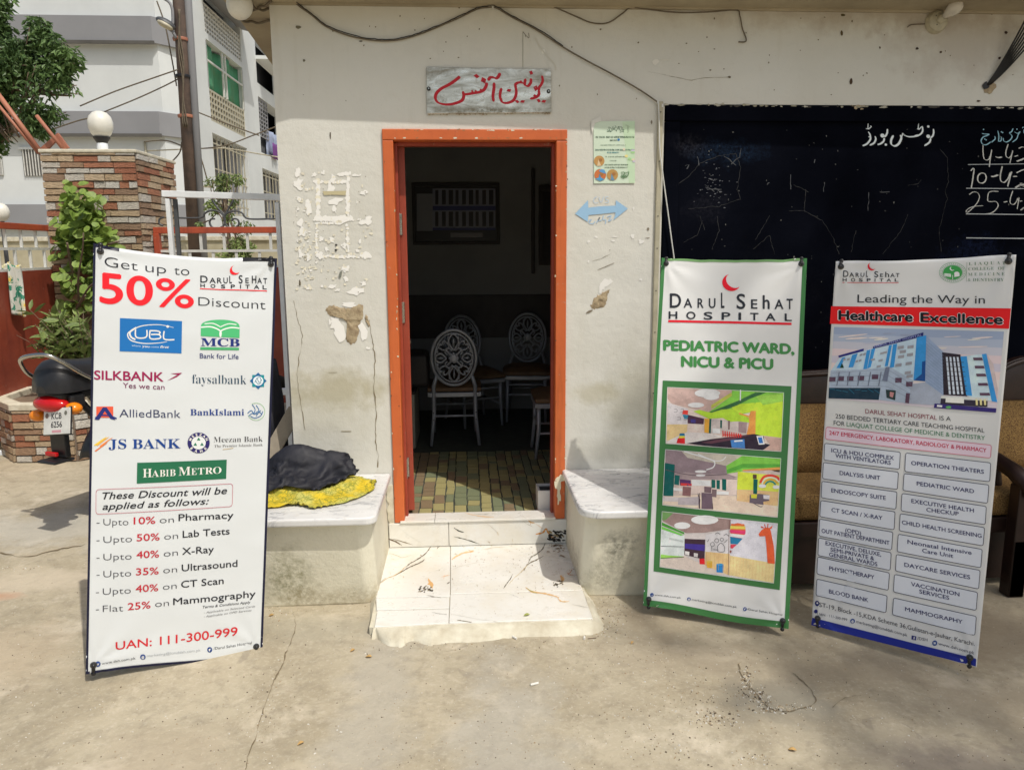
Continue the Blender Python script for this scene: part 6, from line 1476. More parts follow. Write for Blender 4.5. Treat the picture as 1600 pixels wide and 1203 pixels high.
I = F_(); I.quad([(147, 338), (1200, 352), (1188, 473), (140, 443)], (222, 22, 26), 1, 24, 3); I.done('red_band', tR)
I = F_(); text(I, 'Healthcare', (185, 419), (632, 431), 60, (236, 226, 222), .085, 5, 0, 2); text(I, 'Excellence', (666, 433), (1158, 446), 60, (236, 226, 222), .085, 5, 0, 2)
text(I, 'Healthcare', (190, 418), (627, 430), 57, (14, 14, 18), .055, 5, 0, 3); text(I, 'Excellence', (671, 432), (1153, 445), 57, (14, 14, 18), .055, 5, 0, 3); I.done('lettering', tR)
I = F_()
bands = [(150, 164, 190), (168, 178, 198), (190, 190, 202), (214, 196, 200), (196, 190, 204), (222, 202, 200), (228, 210, 206), (220, 206, 210), (214, 200, 208), (206, 196, 206)]
q = [(165, 462), (1158, 490), (1112, 970), (133, 885)]
for k, c in enumerate(bands):
    a, b = k/10, (k+1)/10
    L0 = lambda t: (q[0][0]+(q[3][0]-q[0][0])*t, q[0][1]+(q[3][1]-q[0][1])*t); R0 = lambda t: (q[1][0]+(q[2][0]-q[1][0])*t, q[1][1]+(q[2][1]-q[1][1])*t)
    I.quad([L0(a), R0(a), R0(b), L0(b)], c, 1, 20, 2)
I.step = I.sc*4.5; I.var = .13; rr = random.Random(11)
for k in range(26):
    x = rr.uniform(260, 1050); y = rr.uniform(480, 640); I.ell(x, y+(x-165)*.03, rr.uniform(40, 90), rr.uniform(2, 6), rr.choice(((226, 206, 204), (150, 160, 184), (176, 180, 198), (232, 214, 204))), 2, 12, rot=rr.uniform(-.12, .05))
WB = (186, 206, 226); BL = (52, 142, 208); PW = (88, 62, 82)
sh = [('p', WB, [(200, 640), (395, 588), (690, 516), (660, 640), (632, 778), (480, 700), (330, 712), (145, 722)]),
      ('p', (168, 182, 200), [(145, 720), (330, 712), (480, 700), (500, 700), (632, 780), (608, 915), (430, 892), (300, 830), (135, 822)]),
      ('p', (18, 50, 70), [(135, 822), (440, 822), (430, 893), (133, 884)]), ('p', (146, 164, 192), [(702, 512), (805, 610), (806, 868), (700, 800)]), ('p', (160, 168, 184), [(618, 800), (700, 790), (806, 865), (792, 926), (604, 914)]),
      ('p', (44, 36, 46), [(798, 612), (905, 626), (944, 872), (806, 864)]), ('p', (192, 212, 232), [(905, 636), (1055, 621), (1121, 905), (1000, 890), (945, 872)]), ('p', (196, 180, 180), [(1055, 621), (1095, 680), (1121, 830), (1115, 900)]), ('L', 4),
      ('p', (34, 38, 120), [(190, 632), (340, 590), (340, 604), (192, 644)]), ('p', (34, 34, 104), [(395, 578), (690, 494), (688, 518), (395, 592)]), ('p', BL, [(650, 524), (706, 512), (700, 784), (632, 778)]), ('p', (24, 74, 140), [(682, 668), (702, 662), (700, 784), (634, 778), (680, 740)])]
for a in ([(212, 645), (232, 640), (200, 706), (178, 706)], [(272, 628), (305, 618), (278, 700), (250, 702)], [(358, 602), (380, 596), (360, 710), (338, 712)], [(386, 594), (408, 588), (382, 700), (362, 708)], [(488, 572), (506, 567), (482, 694), (464, 696)], [(512, 566), (536, 560), (518, 700), (494, 704)]): sh.append(('p', BL, a))
sh += [('p', BL, [(905, 638), (942, 636), (972, 870), (938, 866)]), ('p', BL, [(1030, 624), (1056, 621), (1118, 908), (1086, 902)]), ('p', (206, 208, 204), [(795, 868), (1066, 882), (1062, 900), (790, 884)]), ('p', (50, 44, 60), [(792, 884), (1062, 900), (1060, 936), (788, 918)]), ('p', (52, 40, 112), [(755, 914), (1112, 944), (1110, 969), (750, 940)])]
sh.append(('L', 5))
for x, y in ((225, 650), (250, 648), (325, 622), (345, 618), (300, 660), (320, 655), (395, 650), (450, 612), (465, 608), (440, 655), (430, 690), (558, 575), (570, 600), (560, 630), (615, 572), (612, 618), (605, 670), (600, 725), (545, 680), (610, 745)):
    w_ = 16 if x < 350 else 24 if x < 540 else 36; h_ = 9 if x < 540 else 15; sh.append(('p', (150, 150, 158), [(x-w_/2, y+2), (x+w_/2, y-3), (x+w_/2-1, y+h_), (x-w_/2-1, y+h_+4)]))
for x, y in ((155, 770), (205, 765), (262, 765), (325, 762), (408, 755), (545, 775), (608, 798)): sh.append(('p', PW, [(x-18, y-12), (x+20, y-12), (x+18, y+16), (x-19, y+16)]))
for y in (650, 698, 745, 800, 858): sh.append(('p', PW, [(978+(y-650)*.18, y-6), (1030+(y-650)*.2, y-6), (1036+(y-650)*.2, y+10), (982+(y-650)*.18, y+10)]))
for k in range(4): sh.append(('p', (196, 206, 220), [(820+k*21, 640), (831+k*21, 640), (850+k*24, 860), (838+k*24, 860)])); 
for k in range(7): sh.append(('l', (60, 52, 60), [(812+k*2, 668+k*28), (925+k*3, 672+k*28)], 3))
for k in range(13): sh.append(('l', (116, 134, 166), [(704, 540+k*20), (806, 632+k*19)], 1.4))
for k in range(5): sh.append(('l', (110, 118, 136), [(196+k*62, 728), (182+k*62, 810)], 6))
for k in range(4): sh.append(('l', (116, 128, 150), [(150, 735+k*24), (480, 712+k*34), (620, 800+k*30)], 1.6))
for k in range(3): sh.append(('p', (226, 210, 150), [(992+k*24, 890), (1004+k*24, 891), (1006+k*24, 925), (994+k*24, 924)]))
sh += [('p', (40, 60, 60), [(472, 832), (530, 838), (526, 895), (476, 880)]), ('p', (200, 140, 140), [(496, 845), (520, 850), (512, 880), (494, 872)]), ('p', PW, [(590, 852), (612, 856), (606, 914), (584, 910)]), ('p', (22, 60, 44), [(200, 705), (212, 676), (224, 704)]), ('p', (230, 232, 228), [(770, 922), (800, 925), (798, 936), (768, 933)]), ('e', (90, 170, 90), 836, 936, 16, 7), ('p', (222, 228, 214), [(820, 878), (925, 884), (925, 914), (818, 908)]), ('p', (110, 118, 140), [(470, 700), (494, 698), (480, 785), (450, 780)])]
for k in range(8): sh.append(('l', (40, 110, 140), [(140+k*38, 828+(k % 3)*6), (172+k*38, 832+(k % 4)*8)], 3))
for s_ in sh:
    if s_[0] == 'L': lay_ = s_[1]
lay_ = 3
for s_ in sh:
    if s_[0] == 'L': lay_ = s_[1]
    elif s_[0] == 'p': fan(I, s_[2], s_[1], lay_)
    elif s_[0] == 'l': I.line(s_[2], s_[3], s_[1], lay_)
    elif s_[0] == 'e': I.ell(s_[2], s_[3], s_[4], s_[5], s_[1], lay_, 12)
I.step = I.sc*14; I.var = 0; text(I, 'DARUL SEHAT HOSPITAL', (402, 586), (680, 514), 13, (150, 160, 210), .01, 2, 0, 6); I.done('printed_picture', tR)
I = F_(); text(I, 'DARUL SEHAT HOSPITAL', (350, 972), (768, 1011), 27, (128, 40, 58), 0, 3); text(I, 'IS A', (783, 1012), (848, 1018), 27, (44, 46, 52), 0, 3); I.done('lettering', tR)
I = F_(); text(I, '250 BEDDED TERTIARY CARE TEACHING HOSPITAL', (174, 1001), (1043, 1087), 27, (44, 46, 52), 0, 3); I.done('lettering', tR)
I = F_(); text(I, 'FOR', (163, 1041), (228, 1047), 27, (44, 46, 52), 0, 3); text(I, 'LIAQUAT COLLEGE OF MEDICINE & DENTISTRY', (240, 1049), (1046, 1131), 27, (44, 112, 76), 0, 3); I.done('lettering', tR)
I = F_(); rrect(I, [(119, 1053), (1083, 1160), (1078, 1236), (114, 1124)], (196, 60, 96), .012, 3, (232, 200, 214), 1, 13); text(I, '24/7 EMERGENCY, LABORATORY, RADIOLOGY & PHARMACY', (137, 1098), (1055, 1202), 25, (190, 34, 76), .014, 3, 0, 3); I.done('pink_box', tR)
BX = [[(128, 18), (513, 62), (508, 148), (124, 103)], [(122, 115), (503, 163), (498, 250), (117, 197)], [(114, 210), (496, 263), (490, 350), (110, 293)], [(108, 307), (486, 363), (481, 453), (103, 388)], [(102, 400), (475, 465), (468, 555), (98, 485)], [(97, 495), (466, 568), (460, 657), (93, 582)], [(92, 590), (457, 670), (450, 757), (88, 675)], [(88, 700), (444, 785), (437, 870), (83, 782)],
      [(540, 66), (966, 118), (961, 213), (535, 160)], [(532, 170), (957, 230), (950, 322), (526, 255)], [(521, 270), (944, 338), (938, 430), (516, 358)], [(512, 372), (935, 445), (927, 537), (507, 458)], [(502, 475), (923, 555), (916, 647), (496, 563)], [(492, 577), (913, 660), (906, 753), (487, 660)], [(482, 677), (901, 770), (894, 860), (476, 765)], [(477, 795), (895, 890), (888, 985), (470, 880)]]
TX = [[('ICU & HDU COMPLEX', 162, 63, 481, 102), ('WITH VENTILATORS', 183, 90, 465, 126)], [('DIALYSIS UNIT', 205, 177, 412, 202)], [('ENDOSCOPY SUITE', 162, 265, 440, 303)], [('CT SCAN / X-RAY', 163, 363, 423, 404)], [('(OPD)', 233, 465, 314, 480), ('OUT PATIENT DEPARTMENT', 112, 468, 458, 529)], [('EXECUTIVE, DELUXE,', 132, 530, 415, 587), ('SEMI-PRIVATE &', 157, 562, 380, 607), ('GENERAL WARDS', 150, 587, 396, 636)], [('PHYSIOTHERAPY', 150, 656, 380, 702)], [('BLOOD BANK', 148, 772, 348, 817)],
      [('OPERATION THEATERS', 567, 126, 932, 173)], [('PEDIATRIC WARD', 595, 230, 883, 271)], [('EXECUTIVE HEALTH', 568, 318, 882, 368), ('CHECKUP', 643, 362, 806, 384)], [('CHILD HEALTH SCREENING', 520, 425, 920, 497)], [('Neonatal Intensive', 548, 523, 870, 581), ('Care Unit', 622, 567, 778, 596)], [('DAYCARE SERVICES', 532, 638, 863, 704)], [('VACCINATION', 565, 735, 810, 789), ('SERVICES', 607, 772, 758, 806)], [('MAMMOGRAPHY', 535, 860, 826, 927)]]
for bx, tx in zip(BX, TX):
    I = G_(); rrect(I, bx, (40, 42, 66), .022, 3, (208, 212, 228), 1, 4.4)
    for s_, x0, y0, x1, y1 in tx: text(I, s_, (x0, y0), (x1, y1), 21, (30, 30, 86), .016, 3, 0, 3)
    I.done('service_box', tR)
I = G_(); I.ell(88, 822, 12, 14, (30, 40, 110), 1, 12); I.ell(90, 820, 5, 5, WH, 2, 8); text(I, 'ST-19, Block -15,KDA Scheme 36,Gulistan-e-Jauhar, Karachi.', (100, 838), (887, 1038), 23, (50, 50, 60), 0, 3); I.done('lettering', tR)
I = G_(); I.ell(82, 862, 10, 10, (30, 40, 110), 1, 10); text(I, 'UAN : 111-300-999', (90, 880), (241, 910), 13, (60, 60, 76), 0, 2); contact(I, [('o', 268, 911, 12, '@'), ('t', 'marketing@lcmddsh.com.pk', (287, 919), (546, 989), 15), ('t', '/DSH', (597, 1004), (648, 1013), 15), ('o', 685, 1022, 13, 'W'), ('t', 'www.dsh.com.pk', (703, 1031), (885, 1080), 16)], (60, 60, 76))
I.quad([(568, 983), (591, 988), (590, 1008), (567, 1003)], (30, 40, 110), 1, 1, 1); text(I, 'f', (577, 1003), (585, 1004), 14, WH, .02, 2, 0, 2); I.done('lettering', tR)
# ------------------------------------------------------------------ stone-clad gate pillar
def stones(parent, o, ux, uy, wdt, hgt, nrm, rows, seedn, cols, depth=.018, courses=None):
    """split-face cladding: thin stones of four colours on a wall patch (origin o, along ux, up z)"""
    rr = random.Random(seedn); z = .004; k = 0
    while z < hgt-.012:
        rh = rr.uniform(*rows); rh = min(rh, hgt-z)
        x = .003
        while x < wdt-.01:
            L = rr.uniform(*cols); 
            if wdt-x-L < .05: L = wdt-x-.003
            me = rr.choice(STM); d = depth*rr.uniform(.55, 1.5)
            c = Vector(o)+Vector(ux)*(x+L/2)+Vector((0, 0, z+rh/2))+Vector(nrm)*(d/2)
            hh = rh-.006*rr.uniform(.6, 1.6)
            q = bpy.data.objects.new('stone', me); COL.objects.link(q); q.parent = parent; q.location = c-wloc(parent)
            q.scale = (L-.006, d, hh); q.rotation_euler = (0, rr.uniform(-.012, .012), atan2(ux[1], ux[0])); k += 1
            x += L
        z += rh
    return k
STM = []
for key in ('stone_w', 'stone_r', 'stone_r', 'stone_b', 'stone_t', 'stone_w', 'stone_b', 'stone_t', 'stone_t'):
    m = MB(); rr_ = random.Random(len(STM)); nxx = 4
    vs = []; 
    for y in (-.5, .5):
        for i in range(nxx+1):
            for z in (-.5, .5): vs.append((-.5+i/nxx, y*(rr_.uniform(.75, 1.2) if y < 0 else 1), z*rr_.uniform(.84, 1.0)))
    n2 = (nxx+1)*2; fs = []
    for i in range(nxx):
        a = i*2; fs += [(a, a+2, a+3, a+1), (n2+a, n2+a+1, n2+a+3, n2+a+2), (a, n2+a, n2+a+2, a+2), (a+1, a+3, n2+a+3, n2+a+1)]
    fs += [(0, 1, n2+1, n2), (n2-2, n2+n2-2, n2+n2-1, n2-1)]
    m.add(vs, fs); o = m.build('stone', M[key], None); me = o.data; STM.append(me); bpy.data.objects.remove(o)
pl = thing('gate_pillar', 'square gate pillar clad in red, brown and white split stone, behind the climbing plant', 'pillar', (-3.15, 3.5, 0))
PX0, PX1, PY0 = -3.585, -2.80, 3.3; PZ = 2.325
m = MB(); m.box(PX0+.01, PX1-.01, PY0+.01, PY0+.9, 0, PZ); m.build('core', M['mortar'], pl)
m = MB(); m.box(PX0-.01, PX1+.012, PY0-.012, PY0+.92, PZ, PZ+.03); m.build('cap', M['cement'], pl, bevel=.008)
stones(pl, (PX0, PY0+.008, .95), (1, 0, 0), (0, 0, 1), PX1-PX0, PZ-.95, (0, -1, 0), (.042, .072), 2, (.07, .26))
stones(pl, (PX1-.008, PY0+.01, 1.3), (0, 1, 0), (0, 0, 1), .86, PZ-1.3, (1, 0, 0), (.045, .075), 5, (.12, .3))
gl2 = thing('pillar_lamp', 'white ribbed globe lamp standing on top of the stone pillar', 'lamp', (-3.13, 3.45, PZ+.03))
c0 = Vector((-3.13, 3.45, PZ+.03))
m = MB(); m.lathe([(.045, 0), (.045, .06), (.04, .07)], c0, None, 16); m.build('stem', M['steel'], gl2, smooth='a')
m = MB(); m.lathe([(.04, .065), (.068, .112), (.068, .12), (.02, .125)], c0, None, 20); m.build('collar', M['blackplastic'], gl2, smooth='a')
m = MB(); n_ = 32; vs = []; fs = []
prof = [(.06, .135), (.095, .17), (.118, .23), (.122, .29), (.105, .345), (.07, .385), (.03, .40), (.002, .405)]
prof = [(r*.82, .115+(z-.135)*.82) for r, z in prof]
for r, z in prof:
    for k in range(n_):
        a = 2*pi*k/n_; q = 1+.035*abs(cos(a*4)); vs.append((c0.x+r*q*cos(a), c0.y+r*q*sin(a), c0.z+z))
for i in range(len(prof)-1):
    for k in range(n_): fs.append((i*n_+k, i*n_+(k+1) % n_, (i+1)*n_+(k+1) % n_, (i+1)*n_+k))
m.add(vs, fs); m.build('globe', M['lampglobe'], gl2, smooth=True)

# ------------------------------------------------------------------ leaves
def leaf_mesh(name, mat, kind):
    m = MB()
    if kind == 'round': P = [(0, 0, 0), (.42, .15, .04), (.55, .5, .06), (.38, .85, .02), (0, 1.02, -.08), (-.38, .85, .02), (-.55, .5, .06), (-.42, .15, .04)]; mid = (0, .5, -.04)
    else: P = [(0, 0, 0), (.16, .3, .02), (.18, .55, .03), (.08, .85, .0), (0, 1.0, -.06), (-.08, .85, 0), (-.18, .55, .03), (-.16, .3, .02)]; mid = (0, .5, -.03)
    m.add([mid]+P, [(0, i+1, (i+1) % 8+1) for i in range(8)]); o = m.build(name, mat, None, smooth=True); me = o.data; bpy.data.objects.remove(o); return me
LR = leaf_mesh('round_leaf', M['leaf_v'], 'round'); LB_ = leaf_mesh('narrow_leaf', M['leaf_b'], 'narrow')
def euler_to(d, rr):
    q = Vector(d).to_track_quat('Y', 'Z').to_euler(); q.rotate_axis('Y', rr.uniform(-.9, .9)); return q
vine = thing('climbing_plant', 'climbing plant with round bright green leaves growing up the stone pillar', 'plant', (-3.3, 3.1, 0))
rr = random.Random(21)
spans = [(285, 108, 150), (300, 98, 156), (320, 104, 156), (340, 88, 150), (360, 92, 176), (375, 82, 196), (395, 84, 200), (420, 88, 170), (445, 92, 160), (465, 96, 160), (485, 90, 150)]
def span(y):
    for a, b in zip(spans[:-1], spans[1:]):
        if a[0] <= y <= b[0]:
            t = (y-a[0])/(b[0]-a[0]); return a[1]+(b[1]-a[1])*t, a[2]+(b[2]-a[2])*t
    return spans[-1][1:]
for i in range(298):
    y = 284+(rr.random()**.9)*200; a, b = span(y); x = rr.uniform(a, b); Yp = rr.uniform(3.0, 3.26)-.10*sin((x-a)/(b-a)*pi)
    if rr.random() < .12: x += rr.uniform(-10, 10)
    p = at(x, y, 1, Yp); q = put('leaf', LR, vine, p, (1, 1, 1), euler_to((rr.uniform(-1, 1), rr.uniform(-1, -.1), rr.uniform(-1.1, .1)), rr)); s_ = rr.uniform(.05, .095); q.scale = (s_, s_, s_)
m = MB()
for pts in ([(150, 520), (128, 490), (122, 440), (130, 380), (128, 320), (122, 290)], [(140, 470), (115, 430), (105, 380)], [(128, 400), (160, 385), (185, 378)], [(108, 495), (122, 478), (134, 462)], [(95, 560), (112, 500), (135, 455), (150, 440)]):
    m.tube([at(x, y, 1, 3.22-.05*i) for i, (x, y) in enumerate(spline(pts, 4)[:14])], [.014*(1-i*.05) for i in range(len(spline(pts, 4)[:14]))], 6)
m.build('stem', M['bark'], vine, smooth=True)
# dense dark leaves behind the first layer
def leafcloud(blobs, n, size, seedn, kind='narrow', spread=1.0, droop=.3):
    """blobs: (centre, radii); many small bent leaves"""
    r = random.Random(seedn); vs = []; fs = []; wts = [b[1][0]*b[1][2] for b in blobs]
    for i in range(n):
        c, rad = r.choices(blobs, wts)[0]
        while True:
            d = Vector((r.uniform(-1, 1), r.uniform(-1, 1), r.uniform(-1, 1)))
            if .15 < d.length < 1: break
        p = Vector(c)+Vector((d.x*rad[0], d.y*rad[1], d.z*rad[2]))
        if noise.noise(p*(2.2/spread)) < -.18: continue
        a = Vector((r.uniform(-1, 1), r.uniform(-1, 1), r.uniform(-1, .4)-droop)).normalized(); s_ = size*r.uniform(.6, 1.3)
        w = a.cross(Vector((r.uniform(-1, 1), r.uniform(-1, 1), r.uniform(-1, 1)))).normalized()*s_*(.45 if kind == 'round' else .2); nrm = a.cross(w).normalized()*s_*.1
        b = len(vs); vs += [p, p+a*s_*.5+w+nrm, p+a*s_, p+a*s_*.5-w+nrm]; fs.append((b, b+1, b+2, b+3))
    m = MB(); m.add(vs, fs); return m
def pb(x, y, r, Y, ry=None): # blob seen at pixel x,y with pixel radius r at depth plane Y
    p = at(x, y, 1, Y); k = (p-CAM).dot(FW)/CF; return (p, (r*k, (ry or r)*k, r*k))
m = leafcloud([pb(125, 330, 26, 3.2, 10), pb(130, 370, 36, 3.2, 12), pb(150, 385, 34, 3.2, 10), pb(125, 420, 32, 3.2, 12), pb(125, 455, 28, 3.2, 10)], 2600, .075, 4, 'round'); stuff(m.build('inner_foliage', M['leaf_v'], vine))
# planter with bush
pt = thing('stone_planter', 'low octagonal planter clad in red and white stone beside the motorcycle', 'planter', (-3.1, 2.25, 0))
PC = Vector((-3.05, 2.42, 0)); PR = .56; PH = .40
def oct_(r, k): a = radians(-112.5+45*k); return Vector((PC.x+r*cos(a), PC.y+r*sin(a), 0))
m = MB(); m.prism([oct_(PR-.015, k)+Vector((0, 0, PH-.02)) for k in range(8)], (0, 0, -PH+.02)); m.build('core', M['mortar'], pt)
m = MB()
for k in range(8):
    a, b, c, d = oct_(PR+.01, k), oct_(PR+.01, k+1), oct_(PR-.09, k+1), oct_(PR-.09, k)
    m.prism([p+Vector((0, 0, PH+.03)) for p in (a, b, c, d)], (0, 0, -.045))
m.build('coping', M['cement'], pt, bevel=.004)
for k in range(-1, 3):
    a, b = oct_(PR-.012, k), oct_(PR-.012, k+1); u = (b-a); L = u.length; u.normalize(); nr = Vector((u.y, -u.x, 0))
    stones(pt, (a.x, a.y, 0.0), tuple(u), (0, 0, 1), L, PH-.016, tuple(nr), (.035, .065), 30+k, (.07, .2), .016)
m = MB(); m.prism([oct_(PR-.095, k)+Vector((0, 0, PH-.01)) for k in range(8)], (0, 0, -.008)); m.build('soil', M['bark'], pt)
bush = thing('narrow_leaf_bush', 'bushy shrub with narrow yellow-green leaves rising from the stone planter', 'shrub', (-3.05, 2.45, PH))
rr = random.Random(5); m = MB(); tips = []
for i in range(46):
    e = at(rr.choice((rr.uniform(60, 140), rr.uniform(75, 150), rr.uniform(20, 90))), rr.uniform(482, 560), 1, rr.uniform(2.1, 2.6)); s0 = Vector((-2.95+rr.uniform(-.15, .25), 2.42+rr.uniform(-.1, .1), PH))
    mid = s0.lerp(e, .5)+Vector((rr.uniform(-.05, .05), rr.uniform(-.05, .05), .10)); P = [s0.lerp(mid, t/6).lerp(mid.lerp(e, t/6), t/6) for t in range(7)]; m.tube(P, [.006*(1-t*.12) for t in range(7)], 5); tips.append(P)
m.build('stem', M['bark'], bush, smooth=True)
cnt = 0
for P in tips:
    for k in range(6):
        if cnt > 285: break
        t = rr.uniform(.35, 1); i = min(5, int(t*6)); p = P[i].lerp(P[i+1], t*6-i); q = put('leaf', LB_, bush, p, (1, 1, 1), euler_to((rr.uniform(-1, 1), rr.uniform(-1, .6), rr.uniform(-.3, 1)), rr)); s_ = rr.uniform(.08, .15); q.scale = (s_, s_, s_); cnt += 1
m = leafcloud([pb(110, 520, 32, 2.45, 18), pb(95, 548, 34, 2.4, 16), pb(120, 560, 34, 2.4, 16), pb(85, 500, 16, 2.5, 10)], 1400, .085, 8); stuff(m.build('inner_foliage', M['leaf_b'], bush))

# ------------------------------------------------------------------ gates, hanging cloth, frame
G0 = Vector((-3.60, 3.36, 0)); G1 = Vector((-3.52, 2.0, 0)); 
def gp(t, z): p = G0.lerp(G1, t); return Vector((p.x, p.y, z))
gt = thing('gate_leaf', 'red oxide steel gate leaf with white bars on top, left of the stone pillar', 'gate', (-3.55, 2.9, .1))
m = MB(); m.prism([gp(-.1, .1), gp(1.4, .1), gp(1.4, 1.35), gp(-.1, 1.35)], (.012, 0, 0)); m.build('sheet', M['gatered'], gt)
m = MB(); m.bar(gp(-.1, 1.70), gp(1.4, 1.70), .05, .05); m.build('top_rail', M['gateorange'], gt, bevel=.004)
for z in (1.525, 1.36):
    m = MB(); m.bar(gp(-.1, z), gp(1.4, z), .022, .022); m.build('rail', M['whitepaint'], gt)
for k in range(8):
    for z0, z1, o_ in ((1.535, 1.675, 0), (1.37, 1.515, .09)):
        m = MB(); m.bar(gp(.02+k*.18+o_, z0), gp(.02+k*.18+o_, z1), .022, .012); m.build('bar', M['whitepaint'], gt)
g2 = thing('gate_leaf', 'red oxide gate with white bars and iron scrollwork, behind the pale steel frame', 'gate', (-2.1, 3.5, .1))
GX0, GX1, GY = -2.775, -.9, 3.5
m = MB(); m.box(GX0, GX1, GY, GY+.012, .1, 1.35); m.build('sheet', M['gatered'], g2)
m = MB(); m.box(GX0, GX1, GY-.02, GY+.03, 1.655, 1.71); m.build('top_rail', M['gateorange'], g2, bevel=.004)
m = MB(); m.box(GX0, GX0+.05, GY-.03, GY+.03, .0, 1.654); m.build('post', M['gateorange'], g2, bevel=.004)
for z in (1.50, 1.362):
    m = MB(); m.box(GX0+.05, GX1, GY-.012, GY+.01, z-.011, z+.011); m.build('rail', M['whitepaint'], g2)
for k in range(9):
    for z0, z1, o_ in ((1.512, 1.654, 0), (1.374, 1.488, .1)):
        x = GX0+.2+k*.205+o_
        if x < GX1: m = MB(); m.box(x-.012, x+.012, GY-.006, GY+.006, z0, z1); m.build('bar', M['whitepaint'], g2)
Zf = zoomed(230, 270, 7.2727)
def scroll(pts, r=.009):
    m = MB(); m.tube([at(*Zf(x, y), 1, GY-.01) for x, y in spline(pts, 5)], r, 6); m.build('scroll', M['ironwork'], g2, smooth=True)
M['ironwork'] = simple('grey_iron', (.10, .105, .11), .5, .3, .3, 20, .1)
scroll([(300, 512), (600, 514), (660, 460), (720, 432), (790, 436), (850, 470), (885, 540), (870, 600), (810, 632), (740, 620), (710, 570), (725, 530), (770, 525)])
scroll([(1440, 524), (1150, 524), (1080, 460), (1010, 436), (930, 450), (885, 490), (880, 560), (920, 620), (990, 632), (1040, 590), (1030, 535), (980, 525), (960, 550)])
scroll([(765, 262), (742, 310), (790, 390), (850, 450), (885, 490)]); scroll([(975, 262), (975, 320), (930, 400), (885, 480)])
scroll([(190, 505), (140, 530), (138, 580), (180, 605)]); scroll([(1440, 524), (1530, 528)], .006)
stk = MB(); stk.box(-1.74, -1.66, GY-.03, GY-.025, 1.36, 1.52)
cl = MB()
def cpf(u, v):
    x0, x1 = -6+38*u*(.82+.18*v), 0; px = -8+(41-12*(1-v))*u+2*v; py = 412+80*v+3*sin(u*9)
    d = .035+.018*sin(u*11+v*2)+.01*sin(u*23); p = at(px, py, 1, 2.62); return Vector((p.x+.06+d*.2, p.y-d*2, p.z))
cl.grid(cpf, 24, 24)
t_ = NT('flower_print_cloth'); v1 = t_.vor(9, 'F1'); c_ = t_.mix(t_.rng(v1, .28, .34), (.66, .62, .40), (.62, .62, .56)); c_ = t_.mix(t_.rng(t_.noise(16, 3, .6, None, 1.0), .53, .57), c_, (.03, .22, .14)); c_ = t_.mix(t_.rng(v1, .12, .16, 1, 0), c_, (.70, .48, .08)); M['print'] = t_.out(c_, .85)
tag(cl.build('hanging_dress', M['print'], None, smooth=True, solid=.004, fix=False), 'white garment with green and yellow flower print hung over the red gate', 'garment')
sfm = thing('steel_frame', 'pale grey rectangular steel frame standing behind the left banner', 'frame', (-1.46, 1.2, 0))
def fp(x, y): return at(x, y, 1, 1.2)
tl, tr_ = fp(262, 303), fp(433, 309)
for nm, a, b in (('top_rail', tl+Vector((-.03, 0, 0)), tr_+Vector((.03, 0, 0))), ('leg', tl+Vector((0, 0, -.03)), Vector((tl.x+.0, 1.2, 0))), ('leg', tr_+Vector((0, 0, -.03)), Vector((tr_.x, 1.2, 0)))):
    m = MB(); m.bar(a, b, *((.038, .04) if nm == 'top_rail' else (.026, .036)), (0, 1, 0)); m.build(nm, M['steel'], sfm, bevel=.003)
m = MB(); m.bar(Vector((tl.x, 1.2, .62)), Vector((tr_.x, 1.2, .62)), .04, .04); m.build('cross_rail', M['steel'], sfm, bevel=.003)
for x in (tl.x+.032, tr_.x+.036):
    m = MB(); m.bar((x, 1.225, 1.81), (x-.004, 1.225, 0), .022, .022, (0, 1, 0)); m.build('leg_shade_side', M['ironwork'], sfm)  # dark bars added as the shaded side of each leg
bk = MB(); bk.box(-1.02, -.99, 1.9, 1.93, 1.3, 1.42)

# dark cloth sheet and leaning plank in the gap by the wall corner
m = MB()
def sh_(u, v):
    x0 = 400; xr = 432+28*v**.8; px = x0+(xr-x0)*u; py = 560+150*v; p = at(px, py, 1, .30+.05*sin(u*8)*v); return Vector((p.x, p.y-.12*v+.03*noise.noise(p*6), p.z))
m.grid(sh_, 14, 20); tag(m.build('draped_sheet', M['blackcloth'], None, smooth=True, solid=.005, fix=False), 'black sheet draped in the gap between the left banner and the wall corner', 'cloth')
m = MB(); a = at(415, 722, 1, .12); b = at(462, 640, 1, .2); m.bar(a, b, .075, .02, (0, 1, 0)); tag(m.build('leaning_plank', simple('weathered_plank', (.36, .31, .24), .8, 0, .3, 10, .4), None, bevel=.003), 'short weathered plank leaning below the black sheet beside the wall corner', 'plank')

